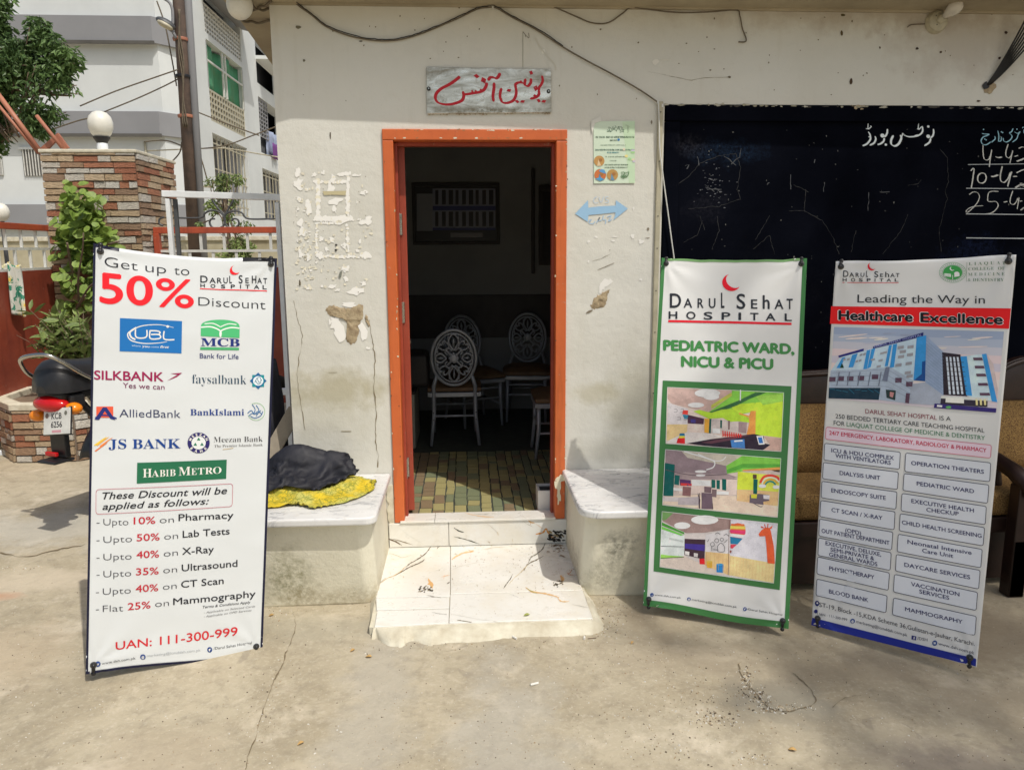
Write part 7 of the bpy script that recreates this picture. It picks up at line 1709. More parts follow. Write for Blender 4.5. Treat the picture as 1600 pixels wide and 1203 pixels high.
# ------------------------------------------------------------------ motorcycle
T0 = at(93, 624, 1, .42)                    # tail lamp
hd = Vector((.42, .9075, 0)); sd_ = Vector((.9075, -.42, 0))
KZ = 1.18
def mp(f, s, z): return Vector((T0.x+hd.x*f+sd_.x*s, T0.y+hd.y*f+sd_.y*s, z*KZ))
RM = Matrix((sd_, hd, Vector((0, 0, 1)))).transposed()          # local x = right, y = forward
mc = thing('motorcycle', 'black commuter motorcycle seen from behind, parked behind the left banner', 'motorcycle', tuple(mp(.4, 0, 0)))
WR = .30
def wheel(f, nm):
    c = mp(f, 0, (WR+.006)/KZ); A2 = Matrix((hd, Vector((0, 0, 1)), sd_)).transposed()
    w_ = MB(); N = 36; ring = [c+hd*(WR-.035)*cos(2*pi*i/N)+Vector((0, 0, 1))*(WR-.035)*sin(2*pi*i/N) for i in range(N)]
    w_.tube(ring, .042, 8, closed=True); wo_ = w_.build('wheel', M['rubber'], mc, smooth=True)
    w_ = MB(); w_.tube([c+hd*.215*cos(2*pi*i/N)+Vector((0, 0, 1))*.215*sin(2*pi*i/N) for i in range(N)], .014, 6, closed=True); w_.build('rim', M['chrome'], wo_, smooth=True)
    w_ = MB()
    for i in range(18):
        a = 2*pi*i/18; w_.tube([c+sd_*(.03*(-1)**i), c+hd*.21*cos(a+.3)+Vector((0, 0, 1))*.21*sin(a+.3)], .0018, 4)
    w_.build('spoke', M['chrome'], wo_)
    w_ = MB(); w_.lathe([(.05, -.05), (.06, -.02), (.06, .02), (.05, .05)], c, A2, 16); w_.build('hub', M['chrome'], wo_, smooth='a')
RW = .46
wheel(RW, 'r'); wheel(RW+1.22, 'f')
def seat(u, v):
    f = -.10+.60*u; a = pi*v; k = sqrt(max(0.0, 1-(max(0, .16-u)/.16)**2)) if u < .16 else 1
    k = .25+.75*k; wv = .128*(1-.35*smooth(.6, 1, u))*k
    zt = .80-.03*(1-k)+(.012*cos(u*6)); zb = .665; c_ = cos(a); s_ = sin(a)
    return mp(f, -(abs(c_)**.75)*(1 if c_ > 0 else -1)*wv*(.86+.14*(1-s_)), zb+(zt-zb)*k*s_**.62)
m = MB(); m.grid(seat, 26, 18); s2 = [seat(0, j/18) for j in range(19)]; m.add(s2, [tuple(range(19))]); m.build('saddle', M['blackplastic'], mc, smooth=True)
m = MB(); m.bar(mp(-.06, 0, .648), mp(.42, 0, .648), .19, .055); m.build('seat_base', M['blackplastic'], mc, bevel=.02)
m = MB(); m.tube([mp(*p) for p in spline([(.16, -.12, .66), (.04, -.128, .69), (-.06, -.128, .74), (-.10, -.12, .79), (-.115, -.09, .818), (-.115, 0, .835), (-.10, .08, .835), (-.05, .12, .80), (.03, .135, .745), (.14, .13, .69)], 4)], .011, 8); m.build('grab_rail', M['chrome'], mc, smooth=True)
m = MB(); m.ell(mp(-.05, 0, .612), (.115, .055, .045), 18, 12, M=RM); m.build('tail_light', M['redlens'], mc, smooth=True)
m = MB(); m.obox(mp(.02, 0, .622), (.235, .09, .085), RM); m.build('tail_housing', M['blackplastic'], mc, bevel=.02, seg=3)
for s_ in (-1, 1):
    m = MB(); m.tube([mp(.0, s_*.06, .58), mp(-.02, s_*.11, .565+.02*s_)], .009, 6); st_ = m.build('indicator_stalk', M['blackplastic'], mc, smooth=True)
    m = MB(); m.ell(mp(-.03, s_*.135, .572+.024*s_), (.045, .04, .032), 14, 9, M=RM); m.build('indicator', M['amber'], mc, smooth=True)
RP = RM @ Matrix.Rotation(radians(-14), 3, 'X') 
pc = mp(-.085, .075, .545); RP = RP @ Matrix.Rotation(radians(-7), 3, 'Y'); m = MB(); m.obox(pc, (.185, .006, .135), RP); m.build('number_plate', M['whitepaint'], mc, bevel=.002)
m = MB(); m.obox(pc+RP@Vector((0, .005, 0)), (.197, .004, .147), RP); m.build('plate_holder', M['blackplastic'], mc, bevel=.002)
I = Ink(lambda x, y, l: pc+RP@Vector((x, -.0036-.0003*l, -y))); I.slope = 0
text(I, 'KCB', (-.036, -.012), (.036, -.012), .032, (60, 58, 60), .02, 3); text(I, '6256', (-.038, .032), (.040, .032), .032, (60, 58, 60), .02, 3)
I.ell(-.068, -.030, .012, .014, (120, 100, 92), 1, 10); I.ell(.064, -.040, .010, .012, (110, 110, 100), 1, 10); I.quad([(-.03, .046), (.034, .046), (.034, .058), (-.03, .058)], (206, 150, 160), 1, 1, 1)
I.done('plate_lettering', mc)
m = MB(); m.obox(mp(-.05, .035, .43), (.11, .03, .13), RM); m.obox(mp(-.08, .03, .365), (.13, .12, .015), RM); m.build('mud_flap', M['blackplastic'], mc, bevel=.006)
m = MB(); m.obox(mp(-.085, .01, .392), (.08, .018, .022), RM); m.build('reflector', M['redlens'], mc, bevel=.004)
m = MB(); m.grid(lambda u, v: mp(RW+(WR+.045)*cos(radians(35+130*u)), (.065*(2*v-1)), (WR+(WR+.045)*sin(radians(35+130*u))-.02*abs(2*v-1)**2)/KZ), 18, 6); m.build('mudguard', M['blackmetal'], mc, smooth=True, solid=.003, fix=False)
m = MB(); m.ell(mp(.72, 0, .80), (.13, .27, .13), 18, 12, M=RM); m.build('fuel_tank', M['redlens'], mc, smooth=True)
m = MB(); m.obox(mp(.80, 0, .42), (.22, .3, .26), RM); m.lathe([(.08, 0), (.08, .17)], mp(.9, 0, .52), None, 12); m.build('engine', M['chrome'], mc, bevel=.02)
m = MB(); m.tube([mp(.95, .12, .30), mp(.6, .16, .22), mp(.35, .17, .22), mp(.16, .18, .24)], [.02, .03, .042, .045], 10); m.build('exhaust', M['chrome'], mc, smooth=True)
for s_ in (-1, 1):
    m = MB(); m.tube([mp(RW, s_*.09, WR), mp(.22, s_*.11, .66)], [.022, .022], 8); m.build('shock_absorber', M['chrome'], mc, smooth=True)
    m = MB(); m.tube([mp(RW+1.22, s_*.075, WR), mp(RW+.98, s_*.075, .98)], .017, 8); m.build('fork', M['chrome'], mc, smooth=True)
m = MB(); m.tube([mp(1.05, -.36, 1.0), mp(1.2, -.2, 1.03), mp(1.25, 0, 1.02), mp(1.2, .2, 1.03), mp(1.05, .36, 1.0)], .011, 7); m.build('handlebar', M['chrome'], mc, smooth=True)
m = MB(); m.ell(mp(1.42, 0, .88), (.09, .08, .09), 14, 10, M=RM); m.build('headlight', M['chrome'], mc, smooth=True)
m = MB(); m.tube([mp(.5, .1, .3), mp(.3, .05, .45), mp(.1, .1, .55)], .014, 6); m.tube([mp(1.35, 0, .9), mp(1.0, 0, .6), mp(.9, 0, .3), mp(.3, .0, .4), mp(.1, 0, .62)], .02, 6); m.build('frame', M['blackmetal'], mc, smooth=True)
m = MB(); m.tube([mp(.62, -.12, .3), mp(.55, -.3, .012)], .01, 6); m.build('side_stand', M['blackmetal'], mc)
# grey shape cut by the left edge of the picture
gc = thing('plastic_chair', 'grey plastic chair of which only a slatted edge shows at the left picture edge', 'chair', (-3.9, 2.3, 0))
for k in range(4):
    p = at(-34, 668+k*14, 1, 2.15); q = at(12-k*1.5, 662+k*15, 1, 2.15); m = MB(); m.bar(p, q, .045, .035, (0, 1, 0)); m.build('slat', M['steel'] if k % 2 else M['ironwork'], gc, bevel=.01)
for px in (-30, 4):
    p = at(px, 700, 1, 2.2); m = MB(); m.bar((p.x, 2.2, .0), (p.x, 2.2, .42), .035, .035); m.build('leg', M['ironwork'], gc)

# leaning rusty pipes above the pillar
pp = thing('rusty_pipe_frame', 'rust red pipes leaning above the gate, left of the pillar globe lamp', 'pipes', tuple(at(60, 236, 1, 3.9)))
for a, b, r in (((-10, 138), (68, 244), .022), ((-16, 148), (60, 240), .014), ((57, 181), (97, 231), .017)):
    m = MB(); m.tube([at(*a, 1, 3.7), at(*b, 1, 3.7)], r, 8); m.build('pipe', M['pipe'], pp, smooth=True)
m = MB(); P = [at(x, y, 1, 3.75) for x, y in ((62, 232), (90, 208), (107, 231), (98, 234), (88, 219), (70, 238))]; m.prism(P, (0, .03, 0)); m.build('bracket', M['pipe'], pp)
m = MB(); p = at(80, 234, 1, 3.75); m.box(p.x-.02, p.x+.02, 3.78, 3.82, 0, p.z); m.build('post', M['pipe'], pp)

# ------------------------------------------------------------------ boundary wall, trees, pole
bw = thing('boundary_wall', 'stained yellowish plaster wall running along behind the red gates', 'wall', (-4, 9, 0))
m = MB(); m.box(-16, 3, 9, 9.2, -.05, 1.66); m.build('plaster', M['oldwall'], bw)
m = MB(); m.box(-16, 3, 8.97, 9.23, 1.66, 1.73); m.build('coping', M['cement'], bw, bevel=.01)
def tree(name, label, trunk, blobs, n, size, seedn, mat, tr=.08, kind='narrow', loc=None):
    t = thing(name, label, 'tree', trunk[0]); m = MB()
    P = spline(trunk, 5); m.tube(P, [tr*(1-.7*i/len(P)) for i in range(len(P))], 8)
    top = Vector(trunk[-1]); r = random.Random(seedn)
    for c, rad in blobs:
        a = Vector(P[int(len(P)*r.uniform(.5, .98))]); c = Vector(c); mid = a.lerp(c, .5)+Vector((r.uniform(-.1, .1), r.uniform(-.1, .1), -.15)); Q = [a.lerp(mid, k/5).lerp(mid.lerp(c, k/5), k/5) for k in range(6)]; m.tube(Q, [tr*.35*(1-k*.15) for k in range(6)], 5)
        for j in range(4):
            e = c+Vector((r.uniform(-1, 1)*rad[0], r.uniform(-1, 1)*rad[1], r.uniform(-.6, .9)*rad[2])); m.tube([Q[3], e], [tr*.12, tr*.04], 4)
    m.build('trunk', M['bark'], t, smooth=True)
    c = leafcloud(blobs, n, size, seedn, kind); stuff(c.build('crown', mat, t)); return t
YT = 5.2
bl_ = [pb(x, y, r, YT, r*1.1) for x, y, r in ((60, 46, 20), (72, 68, 24), (30, 95, 34), (8, 110, 40), (104, 92, 22), (82, 118, 28), (112, 150, 17), (55, 150, 34), (16, 180, 34), (55, 190, 24), (14, 222, 18), (92, 172, 18), (-30, 120, 60), (-40, 200, 50), (8, 2, 14), (-20, 30, 40), (-10, 60, 30), (95, 140, 20), (30, 215, 14))]
tree('neem_tree', 'leafy green neem tree at the top left in front of the pale building', [(-5.6, 6.0, 0), (-5.65, 5.9, 1.2), (-5.6, 5.7, 2.4), (-5.35, 5.5, 3.3), (-5.2, 5.3, 3.9)], bl_, 15000, .082, 3, M['leaf_n'], .11)
YS = 6.4
tree('young_tree', 'slender young tree with feathery leaves standing behind the right gate', [tuple(at(362, 470, 1, YS)), tuple(at(358, 400, 1, YS)), tuple(at(356, 350, 1, YS)), tuple(at(351, 292, 1, YS))],
     [pb(x, y, r, YS, r) for x, y, r in ((350, 282, 13), (372, 280, 10), (328, 284, 9), (345, 300, 10), (333, 322, 13), (372, 318, 12), (362, 345, 14), (385, 352, 10), (345, 366, 11), (372, 380, 15), (390, 385, 9), (352, 395, 14), (312, 350, 5), (380, 400, 14))], 2600, .055, 9, M['leaf_b'], .03)
# tall unseen tree added beyond the right edge of the frame (its thin crown softens the light on the right side)
SC = Vector((2.3, -.35, 0))+SUN_DIR*16.2
tree('added_shade_tree', 'tall thin-crowned tree added outside the picture to shade the right of the forecourt', [(SC.x+1.2, SC.y-.5, 0), (SC.x+1.0, SC.y-.4, 5), (SC.x+.6, SC.y-.2, 9), (SC.x+.1, SC.y, 13)],
     [((SC.x+dx, SC.y+dy, SC.z+dz), (rx, ry, rz)) for dx, dy, dz, rx, ry, rz in ((0, 0, 0, 1.9, 1.7, 1.0), (1.4, .3, .2, 1.7, 1.7, 1.0), (.9, 1.3, .1, 1.6, 1.3, .9), (1.2, -1.3, .2, 1.9, 1.3, 1.0), (2.6, .3, .4, 1.5, 1.6, .9), (-.2, -1.2, 0, 1.3, 1.1, .8), (-.75, .35, 0, 1.0, .8, .7))], 8300, .24, 14, M['leaf_n'], .2)
YP = 8.0
po = thing('utility_pole', 'tall rusty utility pole leaning slightly, with wires and clamps', 'pole', tuple(at(304, 400, 1, YP)))
a, b = at(275, -60, 1, YP), at(307, 440, 1, YP); a2, b2 = a+(a-b)*1.0, Vector(b)+(b-a)*((b.z)/(a.z-b.z))
m = MB(); m.tube([b2, a2], [.085, .07], 14); m.build('shaft', M['polebrown'], po, smooth=True)
m = MB(); m.tube([b2+Vector((.095, .08, 0)), a2+Vector((.095, .08, 0))], [.065, .055], 12); m.build('shaded_side', M['bgrey'], po, smooth=True)  # grey tube standing for the pole's shaded right side
for py in (62, 120, 182): 
    x = 275+(py+60)*32/500-1; p = at(x, py, 1, YP); m = MB(); m.lathe([(.10, -.02), (.105, 0), (.10, .02)], p, None, 12); m.build('clamp', M['pipe'] if py != 120 else M['blackmetal'], po, smooth='a')
for k in range(3):
    m = MB(); m.tube([at(276+k*1.5+2*sin(y*.06+k)+(y+60)*32/500*.9-3, y, 1, YP-.1) for y in range(15, 200, 8)], .010, 5); m.build('wire', M['cable'], po, smooth=True)
sl = thing('street_lamp', 'small street lamp head on a curved arm fixed to the leaning pole', 'street lamp', tuple(at(274, 50, 1, 7.9)))
m = MB(); m.tube([at(x, y, 1, 7.88) for x, y in spline([(245, -6), (262, 2), (269, 14), (270, 36), (268, 42)], 5)], .02, 7); m.tube([at(x, y, 1, 7.88) for x, y in ((262, 44), (270, 50), (275, 60))], .022, 7); m.build('arm', M['bgrey'], sl, smooth=True)
m = MB(); R3 = Matrix.Rotation(radians(28), 3, 'Y'); m.ell(at(259, 37, 1, 7.86), (.14, .10, .06), 16, 10, M=R3); m.build('head', M['ironwork'], sl, smooth=True)
m = MB(); m.ell(at(258, 39.5, 1, 7.83), (.115, .09, .045), 16, 10, M=R3); m.build('lens', M['cream'], sl, smooth=True)
for i, (pts, Yw, lab) in enumerate((([(125, 166), (180, 143), (240, 122), (278, 109)], 7.9, 'upper of two wires running left from the pole'), ([(163, 175), (210, 156), (250, 138), (278, 124)], 8.4, 'lower of two wires running left from the pole to the globe lamp'), ([(290, 168), (340, 188), (385, 205), (405, 212)], 8.6, 'wire sloping down from the pole across the green shade'),
                                    ([(80, 203), (125, 188), (150, 184)], 7.9, 'short dark wire behind the globe lamp'), ([(225, 222), (260, 220), (300, 232), (350, 228), (395, 212), (432, 198)], 8.8, 'sagging wire rising right towards the office corner'), ([(230, 236), (300, 233), (350, 232), (400, 240), (436, 246)], 9.0, 'lowest pale wire crossing in front of the side windows'),
                                    ([(302, 190), (306, 220), (318, 260), (326, 290)], 8.3, 'loose wire dropping beside the pole'), ([(245, 2), (258, 40), (268, 90), (276, 135)], 8.2, 'thin wire hanging left of the pole top'), ([(284, 222), (280, 240), (262, 258), (248, 262)], 8.2, 'short wire curving from the pole to the building corner'))):
    m = MB(); m.tube([at(x, y, 1, Yw) for x, y in spline(pts, 6)], .010, 5); tag(m.build('overhead_wire', M['cable'] if i != 5 else M['cream'], None, smooth=True), lab, 'wire', 'wires around the pole')

# ------------------------------------------------------------------ apartment building
BY = 21.0
ab = thing('apartment_building', 'pale apartment block with dark grey bands, lattice balconies and a green shade net', 'building', (-12, 24, 0))
def bz(y, x=150): return at(x, y, 1, BY).z
xc = at(250, 120, 1, BY).x; xr_ = at(290, 200, 1, BY+1.0).x; Xs = xr_
m = MB(); m.prism([Vector((-34, BY, -.1)), Vector((xc, BY, -.1)), Vector((xc+.35, BY+.5, -.1)), Vector((xc+.35, BY+1.0, -.1)), Vector((Xs-.02, BY+1.0, -.1)), Vector((Xs-.02, 64, -.1)), Vector((-34, 64, -.1))], (0, 0, .1)); 
base = [(-34, BY), (xc, BY), (xc+.35, BY+.5), (xc+.35, BY+1.0), (Xs, BY+1.0)]
m = MB(); ztop = 15
m.prism([Vector((x, y, -.1)) for x, y in base]+[Vector((Xs, BY+1.3, -.1)), Vector((-34, BY+1.3, -.1))], (0, 0, ztop)); m.build('front_wall', M['bwall'], ab)
for y0, y1, x0 in ((28, 69, -34), (176, 213, -34), (320, 354, -34)):
    z1, z0 = bz(y0), bz(y1); m = MB(); m.prism([Vector((x, y, z0)) for x, y in ((x0, BY-.22), (xc-.05, BY-.22), (xc+.48, BY+.42), (xc+.48, BY+.98), (xc+.36, BY+.98), (xc+.34, BY+.51), (xc-.02, BY-.002), (x0, BY-.002))], (0, 0, z1-z0)); m.build('band', M['bgrey'], ab)
    m = MB(); m.box(x0, xc, BY-.26, BY-.222, z0-.05, z0+.04); m.build('drip_edge', M['bdark'], ab)
for x0, x1, y0, y1 in ((33, 69, 234, 275), (-6, 5, 236, 274)):
    a, b = at(x0, y0, 1, BY-.05), at(x1, y1, 1, BY-.05); m = MB(); m.box(a.x, b.x, BY-.03, BY-.004, b.z, a.z); f_ = m.build('window', M['bdark'], ab)
    for k in range(7): 
        x = a.x+(b.x-a.x)*(k+.5)/7; m = MB(); m.box(x-.012, x+.012, BY-.06, BY-.032, b.z, a.z); m.build('bar', M['whitepaint'], f_)
    m = MB(); m.box(a.x-.08, b.x+.08, BY-.07, BY-.001, a.z+.002, a.z+.07); m.build('lintel', M['bwall'], f_)
a, b = at(254, 82, 1, BY+.9), at(270, 143, 1, BY+.9); m = MB(); m.box(a.x, b.x, BY+.9, BY+.98, b.z, a.z); m.build('vent_panel', simple('pale_olive_panel', (.50, .50, .33), .7), ab)
# pipes on the recess
for pts in ([(226, 222), (228, 240), (230, 262), (262, 262), (264, 290)], [(262, 222), (264, 280), (285, 290), (330, 292)], [(250, 252), (250, 300)]):
    m = MB(); m.tube([at(x, y, 1, BY+.9) if x > 252 else at(x, y, 1, BY-.05) for x, y in pts], .035, 6); m.build('pipe', M['cream'], ab, smooth=True)
# side face: columns of openings between plain piers
def sy(x, y=200): return at(x, y, 0, Xs).y
def sz(x, y): return at(x, y, 0, Xs).z
ya, yb, yc_, yd = sy(331), sy(384), sy(406), sy(449)
piers = [(BY+1.3, ya), (yb, yc_), (yd, yd+6)]
for p0, p1 in piers:
    m = MB(); m.box(Xs-.6, Xs, p0, p1, -.1, ztop); m.build('pier', M['bwall'], ab)
m = MB(); m.box(Xs-1.6, Xs-1.4, BY+1.3, 64, -.1, ztop); m.build('inner_wall', M['bdark2'] if 'bdark2' in M else M['bgrey'], ab)
m = MB(); m.box(Xs-.6, Xs, yd+6, 64, -.1, ztop); m.build('pier', M['bwall'], ab)
def spandrel(y0, y1, z0, z1, x1=0):
    m = MB(); m.box(Xs-.6, Xs+x1, y0+.001, y1-.001, z0, z1); m.build('spandrel', M['bwall'], ab)
def lattice(y0, y1, z0, z1, nv, nh, mat='whitepaint', th=.05):
    m = MB()
    for k in range(nv+1):
        y = y0+(y1-y0)*k/nv; m.box(Xs-.08, Xs-.03, y-th/2, y+th/2, z0, z1)
    for k in range(nh+1):
        z = z0+(z1-z0)*k/nh; m.box(Xs-.075, Xs-.035, y0, y1, z-th/2, z+th/2)
    m.build('lattice', M[mat], ab)
xx = 333
z = lambda y: sz(xx, y)
# first column of openings (top to bottom)
spandrel(ya, yb, z(10)+.5, ztop)
m = MB(); m.prism([Vector((Xs-.1, ya-.3, z(2))), Vector((Xs+.9, ya-.3, z(2)-.25)), Vector((Xs+.9, yb+.3, z(2)-.25)), Vector((Xs-.1, yb+.3, z(2)))], (0, 0, .12)); m.build('awning', M['bgrey'], ab)
lattice(ya, yb, z(60), z(18), 16, 6, 'whitepaint', .06)
spandrel(ya, yb, z(70), z(61))
g_ = MB(); 
def net(u, v): 
    y = ya+(yb-ya)*u; zz = z(140)+(z(73)-z(140))*v; return Vector((Xs-.20+.10*sin(u*13)+.05*sin(u*31), y, zz))
g_.grid(net, 40, 6); g_.build('green_shade', M['greenshade'], ab, smooth=True, solid=.01, fix=False)
m = MB()
for k in (0, .42, .5, 1): y = ya+(yb-ya)*k; m.box(Xs-.06, Xs-.0, y-.04, y+.04, z(141), z(73))
m.box(Xs-.06, Xs-.005, ya, yb, z(100)-.03, z(100)+.03); m.build('frame', M['whitepaint'], ab)
lattice(ya, yb, z(188), z(143), 14, 5, 'cream', .07)
spandrel(ya, yb, z(208), z(190)); 
def winset(y0, y1, z0, z1):
    m = MB(); m.box(Xs-.5, Xs-.45, y0, y1, z0, z1); w_ = m.build('window', M['bgrey'], ab)
    m = MB()
    for k in range(9): y = y0+(y1-y0)*(k+.5)/9; m.box(Xs-.10, Xs-.07, y-.02, y+.02, z0, z1)
    for k in (0, .12, .45, .57, .9): zz = z0+(z1-z0)*k; m.box(Xs-.11, Xs-.08, y0, y1, zz-.02, zz+.02)
    m.build('grille', M['cream'], w_)
    for q_ in (.3, .62): m = MB(); m.box(Xs-.42, Xs-.38, y0+(y1-y0)*q_, y0+(y1-y0)*(q_+.06), z0, z1); m.build('mullion', M['bdark'], w_)
winset(ya, yb, z(330), z(210)); spandrel(ya, yb, -.1, z(332))
xx = 408
spandrel(yc_, yd, z(60), ztop)
m = MB(); m.box(Xs-.1, Xs+.7, yc_, yd, z(100), z(100)+.14); m.build('balcony_slab', M['bwall'], ab)
m = MB()
for k in range(15): y = yc_+(yd-yc_)*k/14; m.box(Xs+.62, Xs+.66, y-.02, y+.02, z(99), z(80))
m.box(Xs+.6, Xs+.68, yc_, yd, z(80), z(80)+.06); m.box(Xs+.61, Xs+.67, yc_, yd, z(90), z(90)+.04); m.build('railing', M['whitepaint'], ab)
spandrel(yc_, yd, z(154), z(134)); lattice(yc_, yc_+(yd-yc_)*.3, z(212), z(156), 4, 9, 'bgrey', .05)
m = MB(); m.grid(lambda u, v: Vector((Xs-.1+.05*sin(u*20), yc_+(yd-yc_)*(.25+.6*u), z(236)+(z(195)-z(236))*v)), 20, 4); m.build('washing', simple('pale_blue_cloth', (.36, .42, .58), .9, 0, .4, 3), ab, smooth=True, solid=.01, fix=False)
m = MB(); m.grid(lambda u, v: Vector((Xs+.12+.05*sin(u*12), yc_+(yd-yc_)*(.3+.2*u), z(240)+(z(216)-z(240))*v)), 8, 4); m.build('washing', simple('violet_cloth', (.16, .05, .22), .9), ab, smooth=True, solid=.01, fix=False)
spandrel(yc_, yd, z(262), z(238)); winset(yc_, yd, z(340), z(264)); spandrel(yc_, yd, -.1, z(342))
m = MB(); m.box(-34.2, Xs+.2, BY-.3, 64.2, ztop-.1, ztop+.1); m.build('parapet', M['bwall'], ab)
lc = MB(); c9 = at(2, 332, 1, 4.4); lc.ell(c9, (.075, .07, .09), 18, 12)
t9 = thing('garden_lamp', 'cream globe lamp cut by the left picture edge above the gate', 'lamp', (c9.x, c9.y, 0)); lc.build('globe', M['lampglobe'], t9, smooth=True)
m = MB(); m.tube([(c9.x, c9.y, 0), (c9.x, c9.y, c9.z-.07)], .02, 8); m.build('stem', M['ironwork'], t9)
# ------------------------------------------------------------------ ground details
# concrete joint and the broken outline of an old patch
def ribbon(pts, wd, name, mat, z=.003, label=None):
    I = Ink(lambda x, y, l: (lambda p: Vector((p.x, p.y, gh(p.x, p.y)+z*.7)))(at(x, y, 2, 0)), 1.0)
    p = spline(pts, 6); p = [(x+random.uniform(-1, 1), y+random.uniform(-1, 1)) for x, y in p]; ph = random.random()*9; I.line(p, [max(.1, .62*wd*random.uniform(.3, 1.1)*(1+1.5*noise.noise(Vector((i*.3, ph, 0))))) for i in range(len(p))], (112, 99, 76)); o = I.done(name, ground, M['paint']); return o
ribbon([(446, 1018), (440, 1040), (428, 1062), (420, 1085), (408, 1120), (400, 1150), (388, 1178), (384, 1203)], 2.4, 'crack', None)
ribbon([(458, 955), (462, 975), (455, 1000), (447, 1018)], 1.6, 'crack', None)
ribbon([(1155, 1036), (1157, 1052), (1170, 1070), (1186, 1090), (1200, 1104), (1222, 1111), (1246, 1108), (1268, 1102), (1276, 1094)], 2.6, 'crack', None)
ribbon([(1276, 1094), (1266, 1075), (1250, 1060), (1240, 1050)], 1.8, 'crack', None)
ribbon([(0, 862), (40, 868), (90, 858), (132, 850)], 2.2, 'crack', None)
ribbon([(1300, 1105), (1320, 1090), (1345, 1085)], 1.2, 'crack', None)
rr = random.Random(17)
def pebbles(spots, name, mats, kind='stone'):
    ms = [MB() for _ in mats]
    for x, y, s in spots:
        m = ms[rr.randrange(len(ms))]; p = at(x, y, 2, 0)
        if not (-4 < p.x < 4 and -3.9 < p.y < -.01): continue
        s *= 1.3; a, b, c = s*rr.uniform(.6, 1.4), s*rr.uniform(.4, 1), s*rr.uniform(.25, .6); M_ = Matrix.Rotation(rr.uniform(0, pi), 3, 'Z')@Matrix.Rotation(rr.uniform(-.4, .4), 3, 'X')
        z0 = gh(p.x, p.y)+c*.6
        vs = [Vector((sx*a*rr.uniform(.6, 1), sy_*b*rr.uniform(.6, 1), sz_*c)) for sx, sy_, sz_ in ((-1, -.6, -1), (1, -.6, -1), (1, .7, -1), (-.8, .8, -1), (-.6, -.5, 1), (.6, -.5, .9), (.5, .5, 1), (-.6, .6, .8))]
        vs = [Vector((p.x, p.y, z0))+M_@v for v in vs]; m.add(vs, [(0, 3, 2, 1), (4, 5, 6, 7), (0, 1, 5, 4), (1, 2, 6, 5), (2, 3, 7, 6), (3, 0, 4, 7)])
    par = MB(); allm = MB()
    for i, m in enumerate(ms): allm.mi = i; allm.add(m.v, m.f)
    o = allm.build(name, [M[k] for k in mats]); stuff(o); return o
M['peb_l'] = simple('pale_chip', (.60, .52, .38), .9, 0, .2, 60, .2); M['peb_d'] = simple('dark_chip', (.12, .09, .06), .9, 0, .3, 60, .2); M['peb_t'] = simple('tan_chip', (.38, .29, .18), .9, 0, .3, 60, .2); M['peb_w'] = simple('white_chip', (.72, .70, .64), .9, 0, .2, 60, .2)
sp = []
for i in range(1500): sp.append((rr.uniform(0, 1600), 930+270*rr.random()**.8, rr.uniform(.0008, .0026)))
for cx_, cy_, sx_, sy_, n, s in ((1166, 1062, 7, 12, 110, .0035), (1188, 1092, 12, 8, 120, .0032), (1210, 1108, 16, 4, 80, .003), (1115, 1122, 22, 7, 90, .0034), (1110, 1080, 45, 22, 110, .0026), (955, 960, 18, 16, 130, .0026), (930, 985, 25, 8, 70, .0024), (1060, 1110, 45, 16, 90, .0026), (1175, 1185, 14, 6, 40, .003),
                              (60, 866, 55, 9, 260, .0035), (120, 855, 20, 8, 120, .003), (430, 950, 25, 10, 60, .0026), (1050, 1170, 40, 14, 60, .0026), (20, 880, 30, 6, 90, .003), (780, 1010, 110, 6, 110, .0022), (420, 1090, 14, 60, 90, .0025), (1240, 1104, 18, 4, 40, .0025), (1000, 1020, 60, 25, 120, .0022), (60, 1000, 60, 60, 90, .002)):
    for i in range(n): sp.append((rr.gauss(cx_, sx_), rr.gauss(cy_, sy_), s*rr.uniform(.4, 1.2)))
o = pebbles(sp, 'gravel', ['peb_l', 'peb_t', 'peb_d', 'peb_w'], 'stone'); o['label'] = 'tiny stones, chips and grit scattered over the worn concrete'
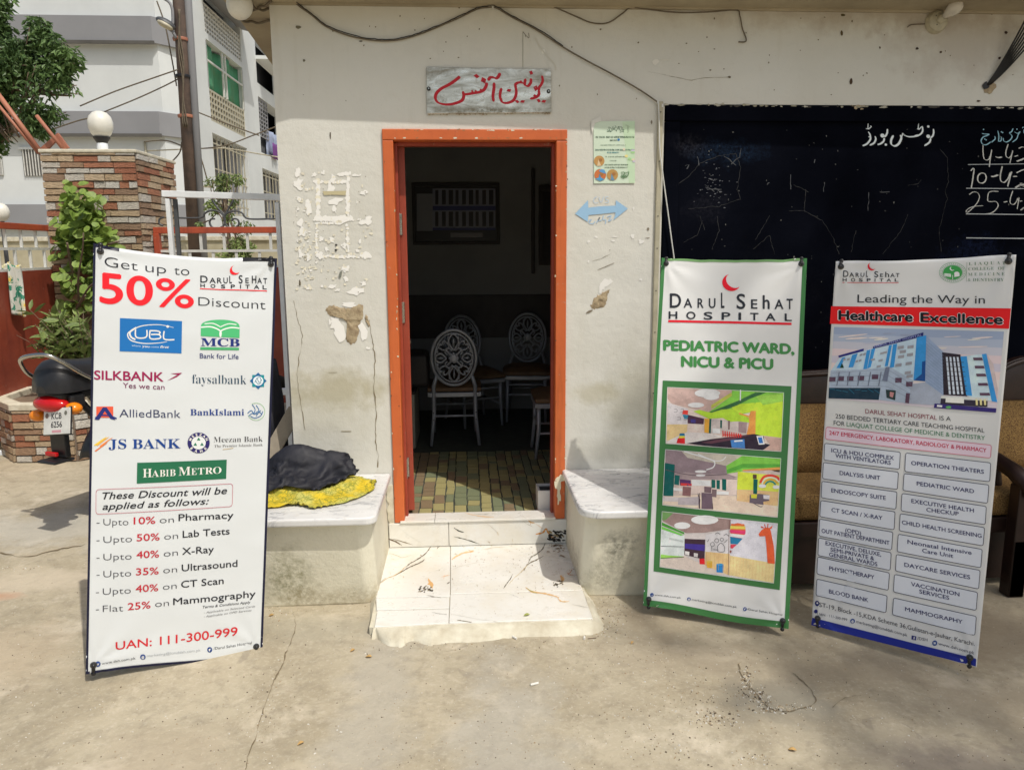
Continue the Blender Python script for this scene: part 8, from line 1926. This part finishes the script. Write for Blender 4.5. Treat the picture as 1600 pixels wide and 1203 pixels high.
# crumbs swept on the step are stuff too
# cigarette ends, pod and leaves: single small things
def stick(x, y, L, r, ang, mat, name, label, cat, grp=None, z=0):
    p = at(x, y, 2, z); g_ = gh(p.x, p.y) if z == 0 else z; d = Vector((cos(ang), sin(ang), 0))*L/2; c = Vector((p.x, p.y, g_+r+.0005))
    m = MB(); m.tube([c-d, c, c+d], r, 8); o = m.build(name, mat, None, smooth='a')
    tag(o, label, cat, grp); return o
buttc = simple('cigarette_paper', (.78, .76, .70), .8)
stick(835, 1068, .030, .0042, .35, buttc, 'cigarette_end', 'white cigarette end lying on open ground below the step', 'cigarette end', 'cigarette ends')
stick(804, 996, .024, .0042, -.9, buttc, 'cigarette_end', 'white cigarette end against the front lip of the step', 'cigarette end', 'cigarette ends')
stick(913, 996, .018, .0042, 1.4, buttc, 'cigarette_end', 'white cigarette end standing out by the right corner of the step', 'cigarette end', 'cigarette ends')
stick(925, 996, .034, .0018, .1, M['bark'], 'twig', 'thin dark twig beside the right corner of the step', 'twig')
M['dryleaf'] = simple('dry_leaf', (.60, .38, .14), .8, 0, .3, 40, .3); M['greenleaf'] = simple('fallen_green_leaf', (.42, .46, .12), .7, 0, .3, 40, .3)
def fleaf(x, y, L, ang, mat, label, z=0):
    p = at(x, y, 2, z); z0 = (gh(p.x, p.y) if z == 0 else z)+.001; m = MB(); vs = []
    for i in range(7):
        t = i/6; w_ = .28*L*sin(pi*t)**.8
        for s_ in (-1, 0, 1): X = (t-.5)*L; Y = w_*s_; vs.append((p.x+X*cos(ang)-Y*sin(ang), p.y+X*sin(ang)+Y*cos(ang), z0+(.006*abs(s_)*(w_/L/.28)+.004*t)))
    m.add(vs, [(i*3+k, i*3+k+1, i*3+k+4, i*3+k+3) for i in range(6) for k in range(2)]); tag(m.build('fallen_leaf', mat, None, smooth=True, solid=.0006, fix=False), label, 'leaf', 'fallen leaves')
fleaf(823, 962, 0.027, .1, M['greenleaf'], 'small yellow-green leaf on the white tread near its front edge', ZT)
fleaf(551, 1016, 0.022, .6, M['dryleaf'], 'small dry tan leaf left of the step front, nearer the left banner', 0); fleaf(576, 1026, 0.026, -.2, M['dryleaf'], 'dry tan leaf just below the left front corner of the step', 0)
fleaf(988, 1004, 0.018, .8, M['dryleaf'], 'orange dry leaf between the step and the middle banner', 0); fleaf(470, 1163, 0.022, .5, M['dryleaf'], 'yellow dry leaf near the bottom of the picture right of the long crack', 0)
fleaf(424, 961, 0.022, .3, M['dryleaf'], 'dry leaf at the foot of the left bench beside the banner', 0); fleaf(1238, 1172, 0.026, -.5, M['dryleaf'], 'brown dry leaf near the bottom right below the old patch', 0)

# print what landed where
for o in list(bpy.data.objects):
    if o.type == 'MESH' and o.parent is None and 'kind' not in o and 'category' not in o: print('UNTAGGED', o.name)
